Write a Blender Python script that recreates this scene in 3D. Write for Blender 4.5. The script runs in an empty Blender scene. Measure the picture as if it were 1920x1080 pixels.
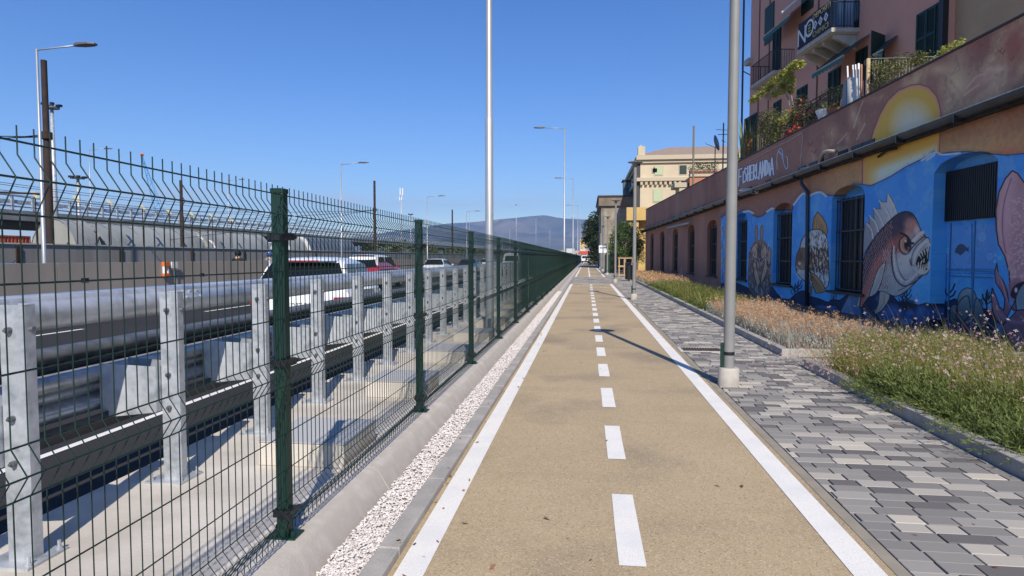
import bpy, bmesh, math, random
import numpy as np
from mathutils import Vector, Matrix
random.seed(7); RNG = np.random.default_rng(7)
R = math.radians
scene = bpy.context.scene

# ---------------------------------------------------------------- camera
F_PX = 1180.0; YAW = math.atan(140/F_PX); PIT = math.atan(58/F_PX); H = 1.5
cam_d = bpy.data.cameras.new('camera'); cam = bpy.data.objects.new('camera', cam_d)
scene.collection.objects.link(cam); scene.camera = cam
cam_d.sensor_width = 36.0; cam_d.lens = F_PX/1920*36.0
cam_d.clip_start = 0.05; cam_d.clip_end = 30000
cam.location = (0, 0, H); cam.rotation_euler = (R(90)-PIT, 0, YAW)
scene.render.resolution_x = 1920; scene.render.resolution_y = 1080

# ---------------------------------------------------------------- world, sun, exposure
SUN_EL = R(40.8); SUN_DIR = Vector((0.24*math.cos(SUN_EL), -0.971*math.cos(SUN_EL), math.sin(SUN_EL))).normalized()
world = bpy.data.worlds.new('World'); scene.world = world; world.use_nodes = True
wn = world.node_tree.nodes; wl = world.node_tree.links
bg = wn['Background']
sky = wn.new('ShaderNodeTexSky'); sky.sky_type = 'NISHITA'; sky.sun_disc = False
sky.sun_elevation = SUN_EL; sky.sun_rotation = math.atan2(SUN_DIR.x, SUN_DIR.y)
sky.altitude = 0; sky.air_density = 1.0; sky.dust_density = 0.0; sky.ozone_density = 4.5
# faint cloud veil low over the hills
tcw = wn.new('ShaderNodeTexCoord'); mpw = wn.new('ShaderNodeMapping'); mpw.inputs['Scale'].default_value = (2.2, 2.2, 16); nzw = wn.new('ShaderNodeTexNoise'); nzw.inputs['Scale'].default_value = 3.2; nzw.inputs['Detail'].default_value = 7
wl.new(tcw.outputs['Generated'], mpw.inputs[0]); wl.new(mpw.outputs[0], nzw.inputs['Vector']); spw = wn.new('ShaderNodeSeparateXYZ'); wl.new(tcw.outputs['Generated'], spw.inputs[0])
def mrw(src, a, b, c, d):
    r = wn.new('ShaderNodeMapRange'); [setattr(r.inputs[i+1], 'default_value', q) for i, q in enumerate((a, b, c, d))]; wl.new(src, r.inputs[0]); return r.outputs[0]
def mulw(a, b):
    q = wn.new('ShaderNodeMath'); q.operation = 'MULTIPLY'; wl.new(a, q.inputs[0]); wl.new(b, q.inputs[1]); return q.outputs[0]
cl_ = mulw(mulw(mrw(nzw.outputs[0], .50, .72, 0, .55), mrw(spw.outputs[2], .115, .075, 0, 1)), mrw(spw.outputs[2], .03, .055, 0, 1))
mxw = wn.new('ShaderNodeMix'); mxw.data_type = 'RGBA'; wl.new(cl_, mxw.inputs[0]); mxw.inputs[7].default_value = (5.2, 5.3, 5.9, 1)
hsv = wn.new('ShaderNodeHueSaturation'); hsv.inputs['Saturation'].default_value = 1.25; hsv.inputs['Hue'].default_value = .512
wl.new(sky.outputs[0], hsv.inputs['Color']); wl.new(hsv.outputs[0], mxw.inputs[6]); wl.new(mxw.outputs[2], bg.inputs[0]); bg.inputs[1].default_value = 0.115
sun_d = bpy.data.lights.new('sun', 'SUN'); sun = bpy.data.objects.new('sun', sun_d)
scene.collection.objects.link(sun); sun_d.energy = 4.3; sun_d.angle = R(0.5); sun_d.color = (1.0, 0.935, 0.84)
sun.rotation_euler = SUN_DIR.to_track_quat('Z', 'Y').to_euler(); sun.location = (20, -40, 60)
scene.view_settings.view_transform = 'Standard'; scene.view_settings.look = 'None'
scene.view_settings.exposure = 0.3; scene.view_settings.gamma = 1.0; scene.view_settings.use_curve_mapping = False
scene.render.engine = 'CYCLES'
scene.cycles.max_bounces = 6; scene.cycles.transparent_max_bounces = 12
scene.cycles.volume_bounces = 1

# ---------------------------------------------------------------- survey helpers (photo pixel -> point on a real plane)
def ray(px, py):
    x = (px-960)/F_PX; y = (540-py)/F_PX
    c, s = math.cos(PIT), math.sin(PIT); u = y*c-s; w = y*s+c
    c, s = math.cos(YAW), math.sin(YAW)
    return x*c-w*s, x*s+w*c, u
def on_ground(px, py, z=0):
    X, Y, u = ray(px, py); t = (z-H)/u; return X*t, Y*t
def on_x(px, py, x0):
    X, Y, u = ray(px, py); t = x0/X; return Y*t, H+u*t
def on_y(px, py, y0):
    X, Y, u = ray(px, py); t = y0/Y; return X*t, H+u*t
class Plane:
    """vertical wall plane: origin (x0,y0), heading angle a; out = metres in front of it (towards -x)"""
    def __init__(s, x0, y0, a): s.x0, s.y0, s.a = x0, y0, R(a); s.d = (math.sin(s.a), math.cos(s.a)); s.n = (-s.d[1], s.d[0])
    def sz(s, px, py, out=0.0):
        X, Y, u = ray(px, py); dx, dy = s.d; x0 = s.x0+s.n[0]*out; y0 = s.y0+s.n[1]*out
        det = -X*dy+dx*Y; t = (-x0*dy+dx*y0)/det
        return (t*X-x0)*dx+(t*Y-y0)*dy, H+u*t
    def pt(s, k, z, out=0.0):
        return Vector((s.x0+s.d[0]*k+s.n[0]*out, s.y0+s.d[1]*k+s.n[1]*out, z))
    def at(s, px, py, out=0.0):
        k, z = s.sz(px, py, out); return s.pt(k, z, out)
WALL = Plane(7.9, 0, -3.0)       # painted terrace building
FAC = Plane(9.0, 37.0, -7.6)     # pink apartment house

# ---------------------------------------------------------------- object helpers
col = scene.collection
def link(o, parent=None):
    col.objects.link(o)
    if parent: o.parent = parent
    return o
def tag(o, label=None, cat=None, group=None, kind=None):
    for k, v in (('label', label), ('category', cat), ('group', group), ('kind', kind)):
        if v: o[k] = v
    return o
def empty(name, loc, label=None, cat=None, group=None, rz=0.0):
    o = bpy.data.objects.new(name, None); link(o); o.location = loc; o.rotation_euler[2] = rz
    o.empty_display_size = 0.3
    return tag(o, label, cat, group)
def copy_tree(o, parent=None):
    c = o.copy(); col.objects.link(c); c.parent = parent
    for ch in [x for x in bpy.data.objects if x.parent == o]: copy_tree(ch, c)
    return c
def rebase(e, loc):
    """move a thing's empty to its base without moving its parts"""
    loc = Vector(loc); d = loc-e.location
    for ch in [x for x in bpy.data.objects if x.parent == e]: ch.location = ch.location-d
    e.location = loc
class MB:
    def __init__(s): s.v = []; s.f = []; s.m = []; s.uv = None
    def add(s, vs, fs, mi=0):
        b = len(s.v); s.v += [tuple(v) for v in vs]
        for f in fs: s.f.append(tuple(i+b for i in f)); s.m.append(mi)
        return s
    def quad(s, a, b, c, d, mi=0): return s.add([a, b, c, d], [(0, 1, 2, 3)], mi)
    def box(s, x0, x1, y0, y1, z0, z1, mi=0):
        return s.add([(x0,y0,z0),(x1,y0,z0),(x1,y1,z0),(x0,y1,z0),(x0,y0,z1),(x1,y0,z1),(x1,y1,z1),(x0,y1,z1)],
                     [(0,3,2,1),(4,5,6,7),(0,1,5,4),(1,2,6,5),(2,3,7,6),(3,0,4,7)], mi)
    def obox(s, c, ax, ay, az, mi=0):
        c = Vector(c); ax, ay, az = Vector(ax), Vector(ay), Vector(az)
        vs = [c+i*ax+j*ay+k*az for k in (-1, 1) for i, j in ((-1,-1),(1,-1),(1,1),(-1,1))]
        return s.add(vs, [(0,3,2,1),(4,5,6,7),(0,1,5,4),(1,2,6,5),(2,3,7,6),(3,0,4,7)], mi)
    def tube(s, pts, r, n=6, r2=None, cap=True, mi=0):
        pts = [Vector(p) for p in pts]; k = len(pts); rings = []; up = None
        for i, p in enumerate(pts):
            t = (pts[min(i+1, k-1)]-pts[max(i-1, 0)]).normalized()
            a = Vector((0, 0, 1)) if abs(t.z) < .95 else Vector((1, 0, 0))
            u = t.cross(a).normalized(); w = t.cross(u).normalized()
            if up is not None and u.dot(up) < 0: u, w = -u, -w
            up = u
            rr = r if r2 is None else r+(r2-r)*i/(k-1)
            if isinstance(r, (list, tuple)): rr = r[i]
            rings.append([p+u*math.cos(6.28318*j/n)*rr+w*math.sin(6.28318*j/n)*rr for j in range(n)])
        vs = [v for rg in rings for v in rg]; fs = []
        for i in range(k-1):
            for j in range(n):
                fs.append((i*n+j, i*n+(j+1) % n, (i+1)*n+(j+1) % n, (i+1)*n+j))
        if cap: fs.append(tuple(range(n))[::-1]); fs.append(tuple((k-1)*n+j for j in range(n)))
        return s.add(vs, fs, mi)
    def lathe(s, prof, c=(0, 0, 0), n=16, mi=0):
        vs = []; k = len(prof)
        for r, z in prof:
            vs += [(c[0]+r*math.cos(6.28318*j/n), c[1]+r*math.sin(6.28318*j/n), c[2]+z) for j in range(n)]
        fs = [(i*n+j, i*n+(j+1) % n, (i+1)*n+(j+1) % n, (i+1)*n+j) for i in range(k-1) for j in range(n)]
        fs.append(tuple(range(n))[::-1]); fs.append(tuple((k-1)*n+j for j in range(n)))
        return s.add(vs, fs, mi)
    def prism(s, poly, axis, a, b, mi=0):
        """poly of (u,v) extruded along axis from a to b: axis 'y' -> (u,*,v), 'x' -> (*,u,v), 'z' -> (u,v,*)"""
        def P(u, v, t): return {'y': (u, t, v), 'x': (t, u, v), 'z': (u, v, t)}[axis]
        n = len(poly); vs = [P(u, v, a) for u, v in poly]+[P(u, v, b) for u, v in poly]
        fs = [tuple(range(n)), tuple(range(n, 2*n))[::-1]]+[(i, i+n, (i+1) % n+n, (i+1) % n) for i in range(n)]
        return s.add(vs, fs, mi)
    def build(s, name, mats, parent=None, smooth=False, fixn=True, bevel=0, auto=None):
        me = bpy.data.meshes.new(name); me.from_pydata(s.v, [], s.f)
        if not isinstance(mats, (list, tuple)): mats = [mats]
        for m in mats: me.materials.append(m)
        if len(mats) > 1: me.polygons.foreach_set('material_index', s.m)
        if fixn:
            bm = bmesh.new(); bm.from_mesh(me); bmesh.ops.recalc_face_normals(bm, faces=bm.faces); bm.to_mesh(me); bm.free()
        if smooth: me.polygons.foreach_set('use_smooth', [True]*len(me.polygons))
        me.update()
        o = bpy.data.objects.new(name, me); link(o, parent)
        if auto is not None:
            me.polygons.foreach_set('use_smooth', [True]*len(me.polygons))
            e = o.modifiers.new('split', 'EDGE_SPLIT'); e.split_angle = R(auto)
        if bevel:
            b = o.modifiers.new('bevel', 'BEVEL'); b.width = bevel; b.segments = 2; b.limit_method = 'ANGLE'
        return o
def np_mesh(name, V, Fc, mat, parent=None, colors=None, smooth=False):
    """V (n,3) array, Fc (m,k) int array; colors per face scalar -> attribute 'v'"""
    me = bpy.data.meshes.new(name); k = Fc.shape[1]
    me.vertices.add(len(V)); me.vertices.foreach_set('co', V.astype(np.float32).ravel())
    me.loops.add(Fc.size); me.loops.foreach_set('vertex_index', Fc.astype(np.int32).ravel())
    me.polygons.add(len(Fc)); me.polygons.foreach_set('loop_start', np.arange(0, Fc.size, k, dtype=np.int32))
    if colors is not None:
        at = me.attributes.new('v', 'FLOAT', 'FACE'); at.data.foreach_set('value', colors.astype(np.float32))
    for m in (mat if isinstance(mat, list) else [mat]): me.materials.append(m)
    me.polygons.foreach_set('use_smooth', np.full(len(Fc), bool(smooth)))
    me.update(calc_edges=True); me.validate()
    o = bpy.data.objects.new(name, me); return link(o, parent)

# ---------------------------------------------------------------- materials
def lin(c):
    return tuple(((x/255/12.92) if x <= 10 else ((x/255+.055)/1.055)**2.4) for x in c)
MATS = {}
def mat(name, c, rough=.7, metal=0, c2=None, scale=3, c3=None, scale3=.4, bump=0, bscale=60, spec=None, stretch=None,
        detail=6, f=(.35, .65), attr=None, sub=0, coat=0, alpha=None):
    """c, c2, c3: linear base colours mixed by object-space noise; attr: per-face value picks between attr colours"""
    if name in MATS: return MATS[name]
    m = bpy.data.materials.new(name); m.use_nodes = True; n = m.node_tree.nodes; l = m.node_tree.links
    b = n['Principled BSDF']; b.inputs['Roughness'].default_value = rough; b.inputs['Metallic'].default_value = metal
    if spec is not None: b.inputs['Specular IOR Level'].default_value = spec
    if coat: b.inputs['Coat Weight'].default_value = coat; b.inputs['Coat Roughness'].default_value = .05
    tc = n.new('ShaderNodeTexCoord'); vec = tc.outputs['Object']
    if stretch:
        mp = n.new('ShaderNodeMapping'); mp.inputs['Scale'].default_value = stretch; l.new(vec, mp.inputs[0]); vec = mp.outputs[0]
    def noise(s, d=detail):
        t = n.new('ShaderNodeTexNoise'); t.inputs['Scale'].default_value = s; t.inputs['Detail'].default_value = d
        l.new(vec, t.inputs['Vector']); return t.outputs['Fac']
    def ramp(src, lo, hi):
        r = n.new('ShaderNodeMapRange'); r.inputs[1].default_value = lo; r.inputs[2].default_value = hi; l.new(src, r.inputs[0]); return r.outputs[0]
    def mix(fac, a, b2):
        x = n.new('ShaderNodeMix'); x.data_type = 'RGBA'
        if isinstance(fac, float): x.inputs[0].default_value = fac
        else: l.new(fac, x.inputs[0])
        for i, q in ((6, a), (7, b2)):
            if isinstance(q, tuple): x.inputs[i].default_value = (*q, 1)
            else: l.new(q, x.inputs[i])
        return x.outputs[2]
    cur = tuple(c)
    if attr:
        a = n.new('ShaderNodeAttribute'); a.attribute_name = 'v'
        cr = n.new('ShaderNodeValToRGB'); l.new(a.outputs['Fac'], cr.inputs[0]); el = cr.color_ramp.elements
        while len(el) < len(attr): el.new(.5)
        for i, (p, cc) in enumerate(attr): el[i].position = p; el[i].color = (*cc, 1)
        cur = cr.outputs[0]
    if c2: cur = mix(ramp(noise(scale), *f), cur, tuple(c2))
    if c3: cur = mix(ramp(noise(scale3), .45, .75), cur, tuple(c3))
    if isinstance(cur, tuple): b.inputs['Base Color'].default_value = (*cur, 1)
    else: l.new(cur, b.inputs['Base Color'])
    if bump:
        bp = n.new('ShaderNodeBump'); bp.inputs['Strength'].default_value = min(1, bump); bp.inputs['Distance'].default_value = .01*max(1, bump)
        l.new(noise(bscale, 4), bp.inputs['Height']); l.new(bp.outputs[0], b.inputs['Normal'])
    if sub:
        b.inputs['Transmission Weight'].default_value = 0
        tr = n.new('ShaderNodeBsdfTranslucent'); ms = n.new('ShaderNodeMixShader'); ms.inputs[0].default_value = sub
        if isinstance(cur, tuple): tr.inputs[0].default_value = (*cur, 1)
        else: l.new(cur, tr.inputs[0])
        l.new(b.outputs[0], ms.inputs[1]); l.new(tr.outputs[0], ms.inputs[2]); l.new(ms.outputs[0], n['Material Output'].inputs[0])
    MATS[name] = m; return m
galv = mat('galvanised_steel', (.46, .48, .50), .48, .30, (.27, .29, .31), 22, (.60, .62, .64), 5, bump=.12, bscale=60, f=(.3, .7))
lampz = mat('lamp_galvanised', (.42, .43, .44), .42, .35, (.37, .38, .39), 1.5)
rails_ = mat('rail_zinc', (.56, .57, .58), .33, .40, (.34, .35, .36), 14, (.66, .67, .68), 2.5, bump=.12, bscale=60, f=(.3, .7))
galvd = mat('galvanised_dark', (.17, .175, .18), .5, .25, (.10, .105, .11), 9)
green = mat('green_coated_steel', (.006, .030, .020), .42, 0, (.007, .036, .024), 6, spec=.4)
wireg = mat('green_wire', (.006, .026, .020), .5, 0)
blackp = mat('black_plastic', (.012, .012, .014), .45)
conc = mat('concrete_pale', (.60, .55, .475), .85, 0, (.47, .42, .35), 2.5, (.66, .61, .54), .8, bump=.25, bscale=35)
concd = mat('concrete_kerb', (.50, .45, .385), .85, 0, (.42, .37, .31), .6, (.55, .505, .44), 9, f=(.2, .9), bump=.25, bscale=70)
asphalt = mat('asphalt', (.030, .029, .030), .9, 0, (.048, .046, .045), 90, (.024, .023, .024), .35, bump=.5, bscale=150, spec=.15)
white_paint = mat('road_paint', (.84, .80, .72), .75, 0, (.46, .38, .27), 170, (.72, .70, .66), 3.5, f=(.60, .72), bump=.4, bscale=160)
granite = mat('granite', (.40, .37, .325), .8, 0, (.23, .215, .195), 160, (.48, .44, .385), 4, f=(.4, .7), bump=.15, bscale=200)
glassd = mat('dark_glass', (.008, .010, .012), .12, 0, spec=.35)
blackm = mat('black_metal', (.012, .012, .013), .5)
rust = mat('rusty_iron', (.022, .014, .011), .85, 0, (.040, .021, .014), 4)
whitep = mat('white_plastic', (.75, .75, .73), .5)
soil = mat('soil', (.10, .07, .05), .95, 0, (.17, .12, .08), 12, bump=1, bscale=40)
# ================================================================ SETTING: ground, road, path, pavement
def sheet(name, x0, x1, y0, y1, z, m, kind='structure', parent=None, ny=1):
    mb = MB()
    for i in range(ny):
        a = y0+(y1-y0)*i/ny; b = y0+(y1-y0)*(i+1)/ny
        mb.quad((x0, a, z), (x1, a, z), (x1, b, z), (x0, b, z))
    o = mb.build(name, m, parent, fixn=False)
    if kind: o['kind'] = kind
    return o
sheet('ground', -9000, 9000, -300, 9000, -0.45, mat('ground_dirt', (.16, .14, .11), .95, 0, (.10, .10, .07), .02, (.20, .18, .15), .5))
# motorway carriageway (near side) and the far one beyond the median wall
sheet('road', -14.6, -3.2, -30, 420, -0.10, asphalt)
sheet('far_road', -23.9, -15.1, -30, 420, -0.104, asphalt)
# concrete slab carrying the crash barrier
MB().box(-3.14, -1.60, -6, 200, -0.44, 0.0).build('concrete_slab', conc, fixn=True)['kind'] = 'structure'
# road line markings
mb = MB(); mb.quad((-4.36, -20, -.094), (-4.28, -20, -.094), (-4.28, 400, -.094), (-4.36, 400, -.094))
mb.quad((-14.1, -20, -.094), (-13.95, -20, -.094), (-13.95, 400, -.094), (-14.1, 400, -.094))
for xl in (-8.0, -11.1):
    for k in range(60):
        y = 2.2+k*7.5-(1.6 if xl == -8.0 else 0); mb.quad((xl-.055, y, -.094), (xl+.055, y, -.094), (xl+.055, y+3, -.094), (xl-.055, y+3, -.094))
mb.build('road_line_marking', white_paint, fixn=False)['kind'] = 'structure'
# kerb wall under the fence: rounded top shoulder, cast in lengths
prof = [(-1.60, -.4), (-1.60, .10), (-1.42, .10), (-1.394, .094), (-1.370, .075), (-1.283, -.065), (-1.283, -.4)]
mb = MB(); y = -6.0
while y < 190:
    mb.prism(prof, 'y', y, y+4.985); y += 5.0
mb.build('concrete_kerb', concd, fixn=True, auto=35)['kind'] = 'structure'
# granite edging between gravel and path
mb = MB(); y = -6.0
for k in range(205):
    dz = random.uniform(-.003, .003); mb.box(-1.035, -.925, y, y+.992, -.3, .045+dz); y += 1.0
o = mb.build('granite_edging', granite, bevel=.006); o['kind'] = 'structure'
sheet('gravel_bed', -1.29, -1.03, -6, 199, -.052, mat('gravel_bed', (.62, .57, .54), .9, 0, (.36, .32, .30), 70, (.70, .66, .63), 160, bump=2, bscale=110, f=(.4, .55)))
# individual pebbles near the camera
def pebbles():
    base = np.array([(-1,-.6,-.5),(1,-.7,-.4),(.9,.7,-.5),(-.8,.8,-.5),(-.7,-.5,.5),(.6,-.6,.55),(.7,.5,.45),(-.6,.6,.5)])
    fc = np.array([(0,3,2,1),(4,5,6,7),(0,1,5,4),(1,2,6,5),(2,3,7,6),(3,0,4,7)])
    n = 24000; t = RNG.random(n)**1.7; Y = 2.3+t*26; X = RNG.uniform(-1.292, -1.042, n); S = RNG.uniform(.0045, .0105, n)*(1+t*.5)
    V = np.zeros((n, 8, 3)); B = base[None]*(1+RNG.uniform(-.3, .3, (n, 8, 3)))
    B = B*np.stack([S, S*.8, S*.62], 1)[:, None]
    a = RNG.random(n)*6.283; c, s = np.cos(a)[:, None], np.sin(a)[:, None]; q = RNG.normal(0, .5, n)[:, None]
    x, y_, z = B[..., 0], B[..., 1], B[..., 2]; z, y_ = z*np.cos(q)+y_*np.sin(q), y_*np.cos(q)-z*np.sin(q)
    V[..., 0] = x*c-y_*s+X[:, None]; V[..., 1] = x*s+y_*c+Y[:, None]; V[..., 2] = z+(-.048+RNG.random(n)*.022)[:, None]
    F_ = (fc[None]+np.arange(n)[:, None, None]*8).reshape(-1, 4)
    m = mat('pebble', (.6, .56, .54), .8, attr=[(0, (.50, .45, .42)), (.25, (.66, .61, .575)), (1, (.78, .73, .69))])
    o = np_mesh('gravel', V.reshape(-1, 3), F_, m, colors=np.repeat(RNG.random(n), 6)); o['kind'] = 'stuff'
pebbles()
# bike path: resin-bound aggregate, three stretches between paved crossings
def path_mat():
    m = bpy.data.materials.new('bike_path_resin'); m.use_nodes = True; n = m.node_tree.nodes; l = m.node_tree.links; b = n['Principled BSDF']
    tc = n.new('ShaderNodeTexCoord')
    def noise(s, d=5, st=None):
        t = n.new('ShaderNodeTexNoise'); t.inputs['Scale'].default_value = s; t.inputs['Detail'].default_value = d
        v = tc.outputs['Object']
        if st: mp = n.new('ShaderNodeMapping'); mp.inputs['Scale'].default_value = st; l.new(v, mp.inputs[0]); v = mp.outputs[0]
        l.new(v, t.inputs['Vector']); return t.outputs['Fac']
    def mr(src, lo, hi, a=0, c=1):
        r = n.new('ShaderNodeMapRange'); r.inputs[1].default_value = lo; r.inputs[2].default_value = hi; r.inputs[3].default_value = a; r.inputs[4].default_value = c; l.new(src, r.inputs[0]); return r.outputs[0]
    def mix(fac, a, c, mode='MIX'):
        x = n.new('ShaderNodeMix'); x.data_type = 'RGBA'; x.blend_type = mode; l.new(fac, x.inputs[0])
        for i, q in ((6, a), (7, c)):
            if isinstance(q, tuple): x.inputs[i].default_value = (*q, 1)
            else: l.new(q, x.inputs[i])
        return x.outputs[2]
    base = mix(mr(noise(.8), .3, .7), (.470, .355, .205), (.410, .308, .175))
    patch = mix(mr(noise(.75, 9, (1, .8, 1)), .50, .70, 0, .85), base, (.235, .180, .118))
    patch = mix(mr(noise(2.2, 9, (.25, 1.0, 1)), .56, .75, 0, .35), patch, (.27, .21, .13)); patch = mix(mr(noise(9, 6), .55, .8, 0, .35), patch, (.52, .42, .28))
    v = n.new('ShaderNodeTexVoronoi'); v.inputs['Scale'].default_value = 130; l.new(tc.outputs['Object'], v.inputs['Vector'])
    sep = n.new('ShaderNodeSeparateColor'); l.new(v.outputs['Color'], sep.inputs[0])
    grain = mix(mr(sep.outputs[0], .78, .95, 0, .6), patch, (.62, .50, .34))
    grain = mix(mr(sep.outputs[1], .82, .97, 0, .6), grain, (.20, .145, .09))
    l.new(grain, b.inputs['Base Color']); b.inputs['Roughness'].default_value = .8
    bp = n.new('ShaderNodeBump'); bp.inputs['Strength'].default_value = .45; bp.inputs['Distance'].default_value = .004
    l.new(v.outputs['Distance'], bp.inputs['Height']); l.new(bp.outputs[0], b.inputs['Normal']); return m
pm = path_mat()
sheet('bike_path', -.925, 1.46, -6, 35.6, 0, pm); 
for a, b in ((47.6, 99), (104, 230)): sheet('bike_path', -.925, 1.46, a, b, 0, pm)
def lines():
    mb = MB(); z = .004
    def q(x0, x1, y0, y1):
        # slightly wavering edges like thermoplastic laid by hand
        n = max(1, int((y1-y0)/.35)) if y1 < 30 else 1
        for i in range(n):
            a = y0+(y1-y0)*i/n; b = y0+(y1-y0)*(i+1)/n
            ja = [random.uniform(-.0035, .0035) if 0 < i else 0 for _ in range(2)]
            if i == 0: pa = (x0, x1)
            pb = (x0+random.uniform(-.003, .003), x1+random.uniform(-.003, .003))
            mb.quad((pa[0], a, z), (pa[1], a, z), (pb[1], b, z), (pb[0], b, z)); pa = pb
    for a, b in ((-6, 35.2), (48, 98.6), (104.4, 229)):
        q(-.895, -.755, a, b); q(1.255, 1.415, a, b)
        mb.quad((-.755, b-.02, z), (1.255, b-.02, z), (1.255, b+.14, z), (-.755, b+.14, z))
        if a > 0: mb.quad((-.755, a-.14, z), (1.255, a-.14, z), (1.255, a, z), (-.755, a, z))
    y = 3.03-1.63*3
    while y < 34.5: q(.165, .297, y, y+.93); y += 1.63
    q(.17, .29, 48, 98)
    # bicycle symbols
    def bike(cx, cy, flip):
        def ring(x, y, r):
            for k in range(14):
                a0, a1 = k*.4488, (k+1)*.4488
                mb.quad(*[(x+rr*math.cos(a), y+rr*1.3*math.sin(a)*flip, z) for rr, a in ((r, a0), (r, a1), (r-.045, a1), (r-.045, a0))])
        def ln(x0, y0, x1, y1, w=.04):
            d = Vector((x1-x0, y1-y0)).normalized()*w*.5; mb.quad((x0-d.y, y0+d.x, z), (x0+d.y, y0-d.x, z), (x1+d.y, y1-d.x, z), (x1-d.y, y1+d.x, z))
        ring(cx-.24, cy, .17); ring(cx+.24, cy, .17)
        P = {'a': (-.24, 0), 'b': (-.10, .34), 'c': (.14, .34), 'd': (0, 0), 'e': (.24, 0), 'f': (.12, .5), 'g': (.24, .52), 'h': (-.15, .45), 'i': (-.03, .45)}
        for u, v in ('ab', 'bc', 'cd', 'da', 'bd', 'ce', 'cf', 'fg', 'hi', 'bh'): ln(cx+P[u][0], cy+P[u][1]*flip, cx+P[v][0], cy+P[v][1]*flip)
    bike(-.30, 33.4, 1); bike(.78, 31.6, -1); bike(-.3, 50, 1); bike(.78, 51, 1)
    o = mb.build('path_line_marking', white_paint, fixn=False); o['kind'] = 'structure'
lines()
# concrete strip between path and pavers
sheet('path_edge_strip', 1.46, 1.53, -6, 230, .003, mat('edge_strip', (.33, .28, .21), .85, 0, (.26, .23, .18), 6))
# pavers: individually laid blocks, running bond with random lengths
def pavers(x0f, x1f, y0, y1, name, r=0):
    V, F_, C = [], [], []; row = .116; y = y0; k = 0
    while y < y1:
        xa, xb = x0f(y), x1f(y); x = xa-random.random()*.24; d = row
        while x < xb:
            w = random.choice((.235, .235, .235, .175, .29)); a, b = max(x, xa), min(x+w, xb)
            if b-a > .02:
                g = .0022; q_ = .0058; h = .005+random.uniform(-.0014, .0014); bz = .0026
                v = [(a+q_, y+g, -.02), (b-q_, y+g, -.02), (b-q_, y+d-g, -.02), (a+q_, y+d-g, -.02)]
                t = [(a+q_, y+g, h-bz), (b-q_, y+g, h-bz), (b-q_, y+d-g, h-bz), (a+q_, y+d-g, h-bz)]
                u = [(a+q_+bz, y+g+bz, h), (b-q_-bz, y+g+bz, h), (b-q_-bz, y+d-g-bz, h), (a+q_+bz, y+d-g-bz, h)]
                n = len(V); V += v+t+u
                F_ += [(n+8, n+9, n+10, n+11)]+[(n+i, n+(i+1) % 4, n+4+(i+1) % 4, n+4+i) for i in range(4)]+[(n+4+i, n+4+(i+1) % 4, n+8+(i+1) % 4, n+8+i) for i in range(4)]
                c = random.choice((0, 0, 0, .3, .3, .36, .42, .42, .48, .55, .62, .75, .8, 1))+random.uniform(-.03, .03)
                C += [c]*9
            x += w
        y += row; k += 1
    m = mat('paver_block', (.3, .3, .3), .85, attr=[(0, (.150, .139, .130)), (.35, (.25, .232, .210)), (.62, (.38, .35, .305)), (1, (.53, .475, .385))],
            c2=(.30, .28, .25), scale=2.2, f=(.62, 1.1), bump=.35, bscale=220)
    m.node_tree.nodes['Principled BSDF'].inputs['Specular IOR Level'].default_value = .25
    o = np_mesh(name, np.array(V), np.array(F_), m, colors=np.array(C)); o['kind'] = 'structure'; return o
KX = 2.93   # face of the planter kerb
pavers(lambda y: 1.533, lambda y: KX+(4.0 if 9.15 < y < 9.9 else 0), 2.2, 35.6, 'pavement')
pavers(lambda y: -.925, lambda y: KX+1.5, 35.6, 47.6, 'pavement')
pavers(lambda y: 1.533, lambda y: 5.2, 47.6, 60, 'pavement')
pavers(lambda y: -.925, lambda y: 1.533, 99, 104, 'pavement')
sheet('pavement_bed', -.925, 9, -6, 230, -.006, mat('paver_joint', (.035, .032, .03), .95, 0, (.10, .09, .075), .35))
sheet('far_pavement', 1.533, 6, 60, 230, .004, mat('far_pavers', (.27, .265, .26), .85, 0, (.20, .20, .205), 8))
sheet('near_pavement', 1.533, KX, -6, 2.2, .003, mat('far_pavers', ()))
# planter beds with granite kerbs
def planter(name, y0, y1):
    mb = MB(); y = y0
    while y < y1-.05:
        e = min(y+1.0, y1); mb.box(KX, KX+.12, y, e-.006, -.2, .115); y += 1.0
    if y0 > 0: mb.box(KX+.12, 6.9, y0, y0+.12, -.2, .113)
    else: mb.box(KX+.12, 7.2, y1-.12, y1, -.2, .113)
    o = mb.build('planter_kerb', granite, bevel=.008); o['kind'] = 'structure'
    MB().add([(KX+.12, y0+.1, .05), (7.4-.0524*y0, y0+.1, .05), (7.9-.0524*y1, y1-.1, .05), (KX+.12, y1-.1, .05)], [(0, 1, 2, 3)]).build('planter_soil', soil, fixn=False)['kind'] = 'structure'
planter('a', -4, 8.95); planter('b', 9.85, 50)
# drain grate in the pavement
def grate(x, y, label):
    e = empty('drain_grate', (x, y, .004), label, 'drain', 'slotted drain grates in the pavement')
    MB().box(-.36, .36, -.25, -.20, 0, .006).box(-.36, .36, .20, .25, 0, .006).box(-.36, -.31, -.20, .20, 0, .006).box(.31, .36, -.20, .20, 0, .006).build('frame', conc, e)
    mb = MB(); 
    for k in range(14): mb.box(-.30+k*.043, -.30+k*.043+.026, -.195, .195, .001, .007)
    mb.build('slats', mat('grate_iron', (.10, .07, .05), .7), e); MB().quad((-.31, -.2, .0005), (.31, -.2, .0005), (.31, .2, .0005), (-.31, .2, .0005)).build('pit', blackm, e, fixn=False)
gx, gy = on_ground(1315, 656); grate(gx, gy, 'slotted iron drain grate in the pavement beside the nearest lamp post')
gx, gy = on_ground(1203, 571); grate(gx+.1, gy, 'slotted iron drain grate in the pavement beside the second lamp post')

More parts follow.
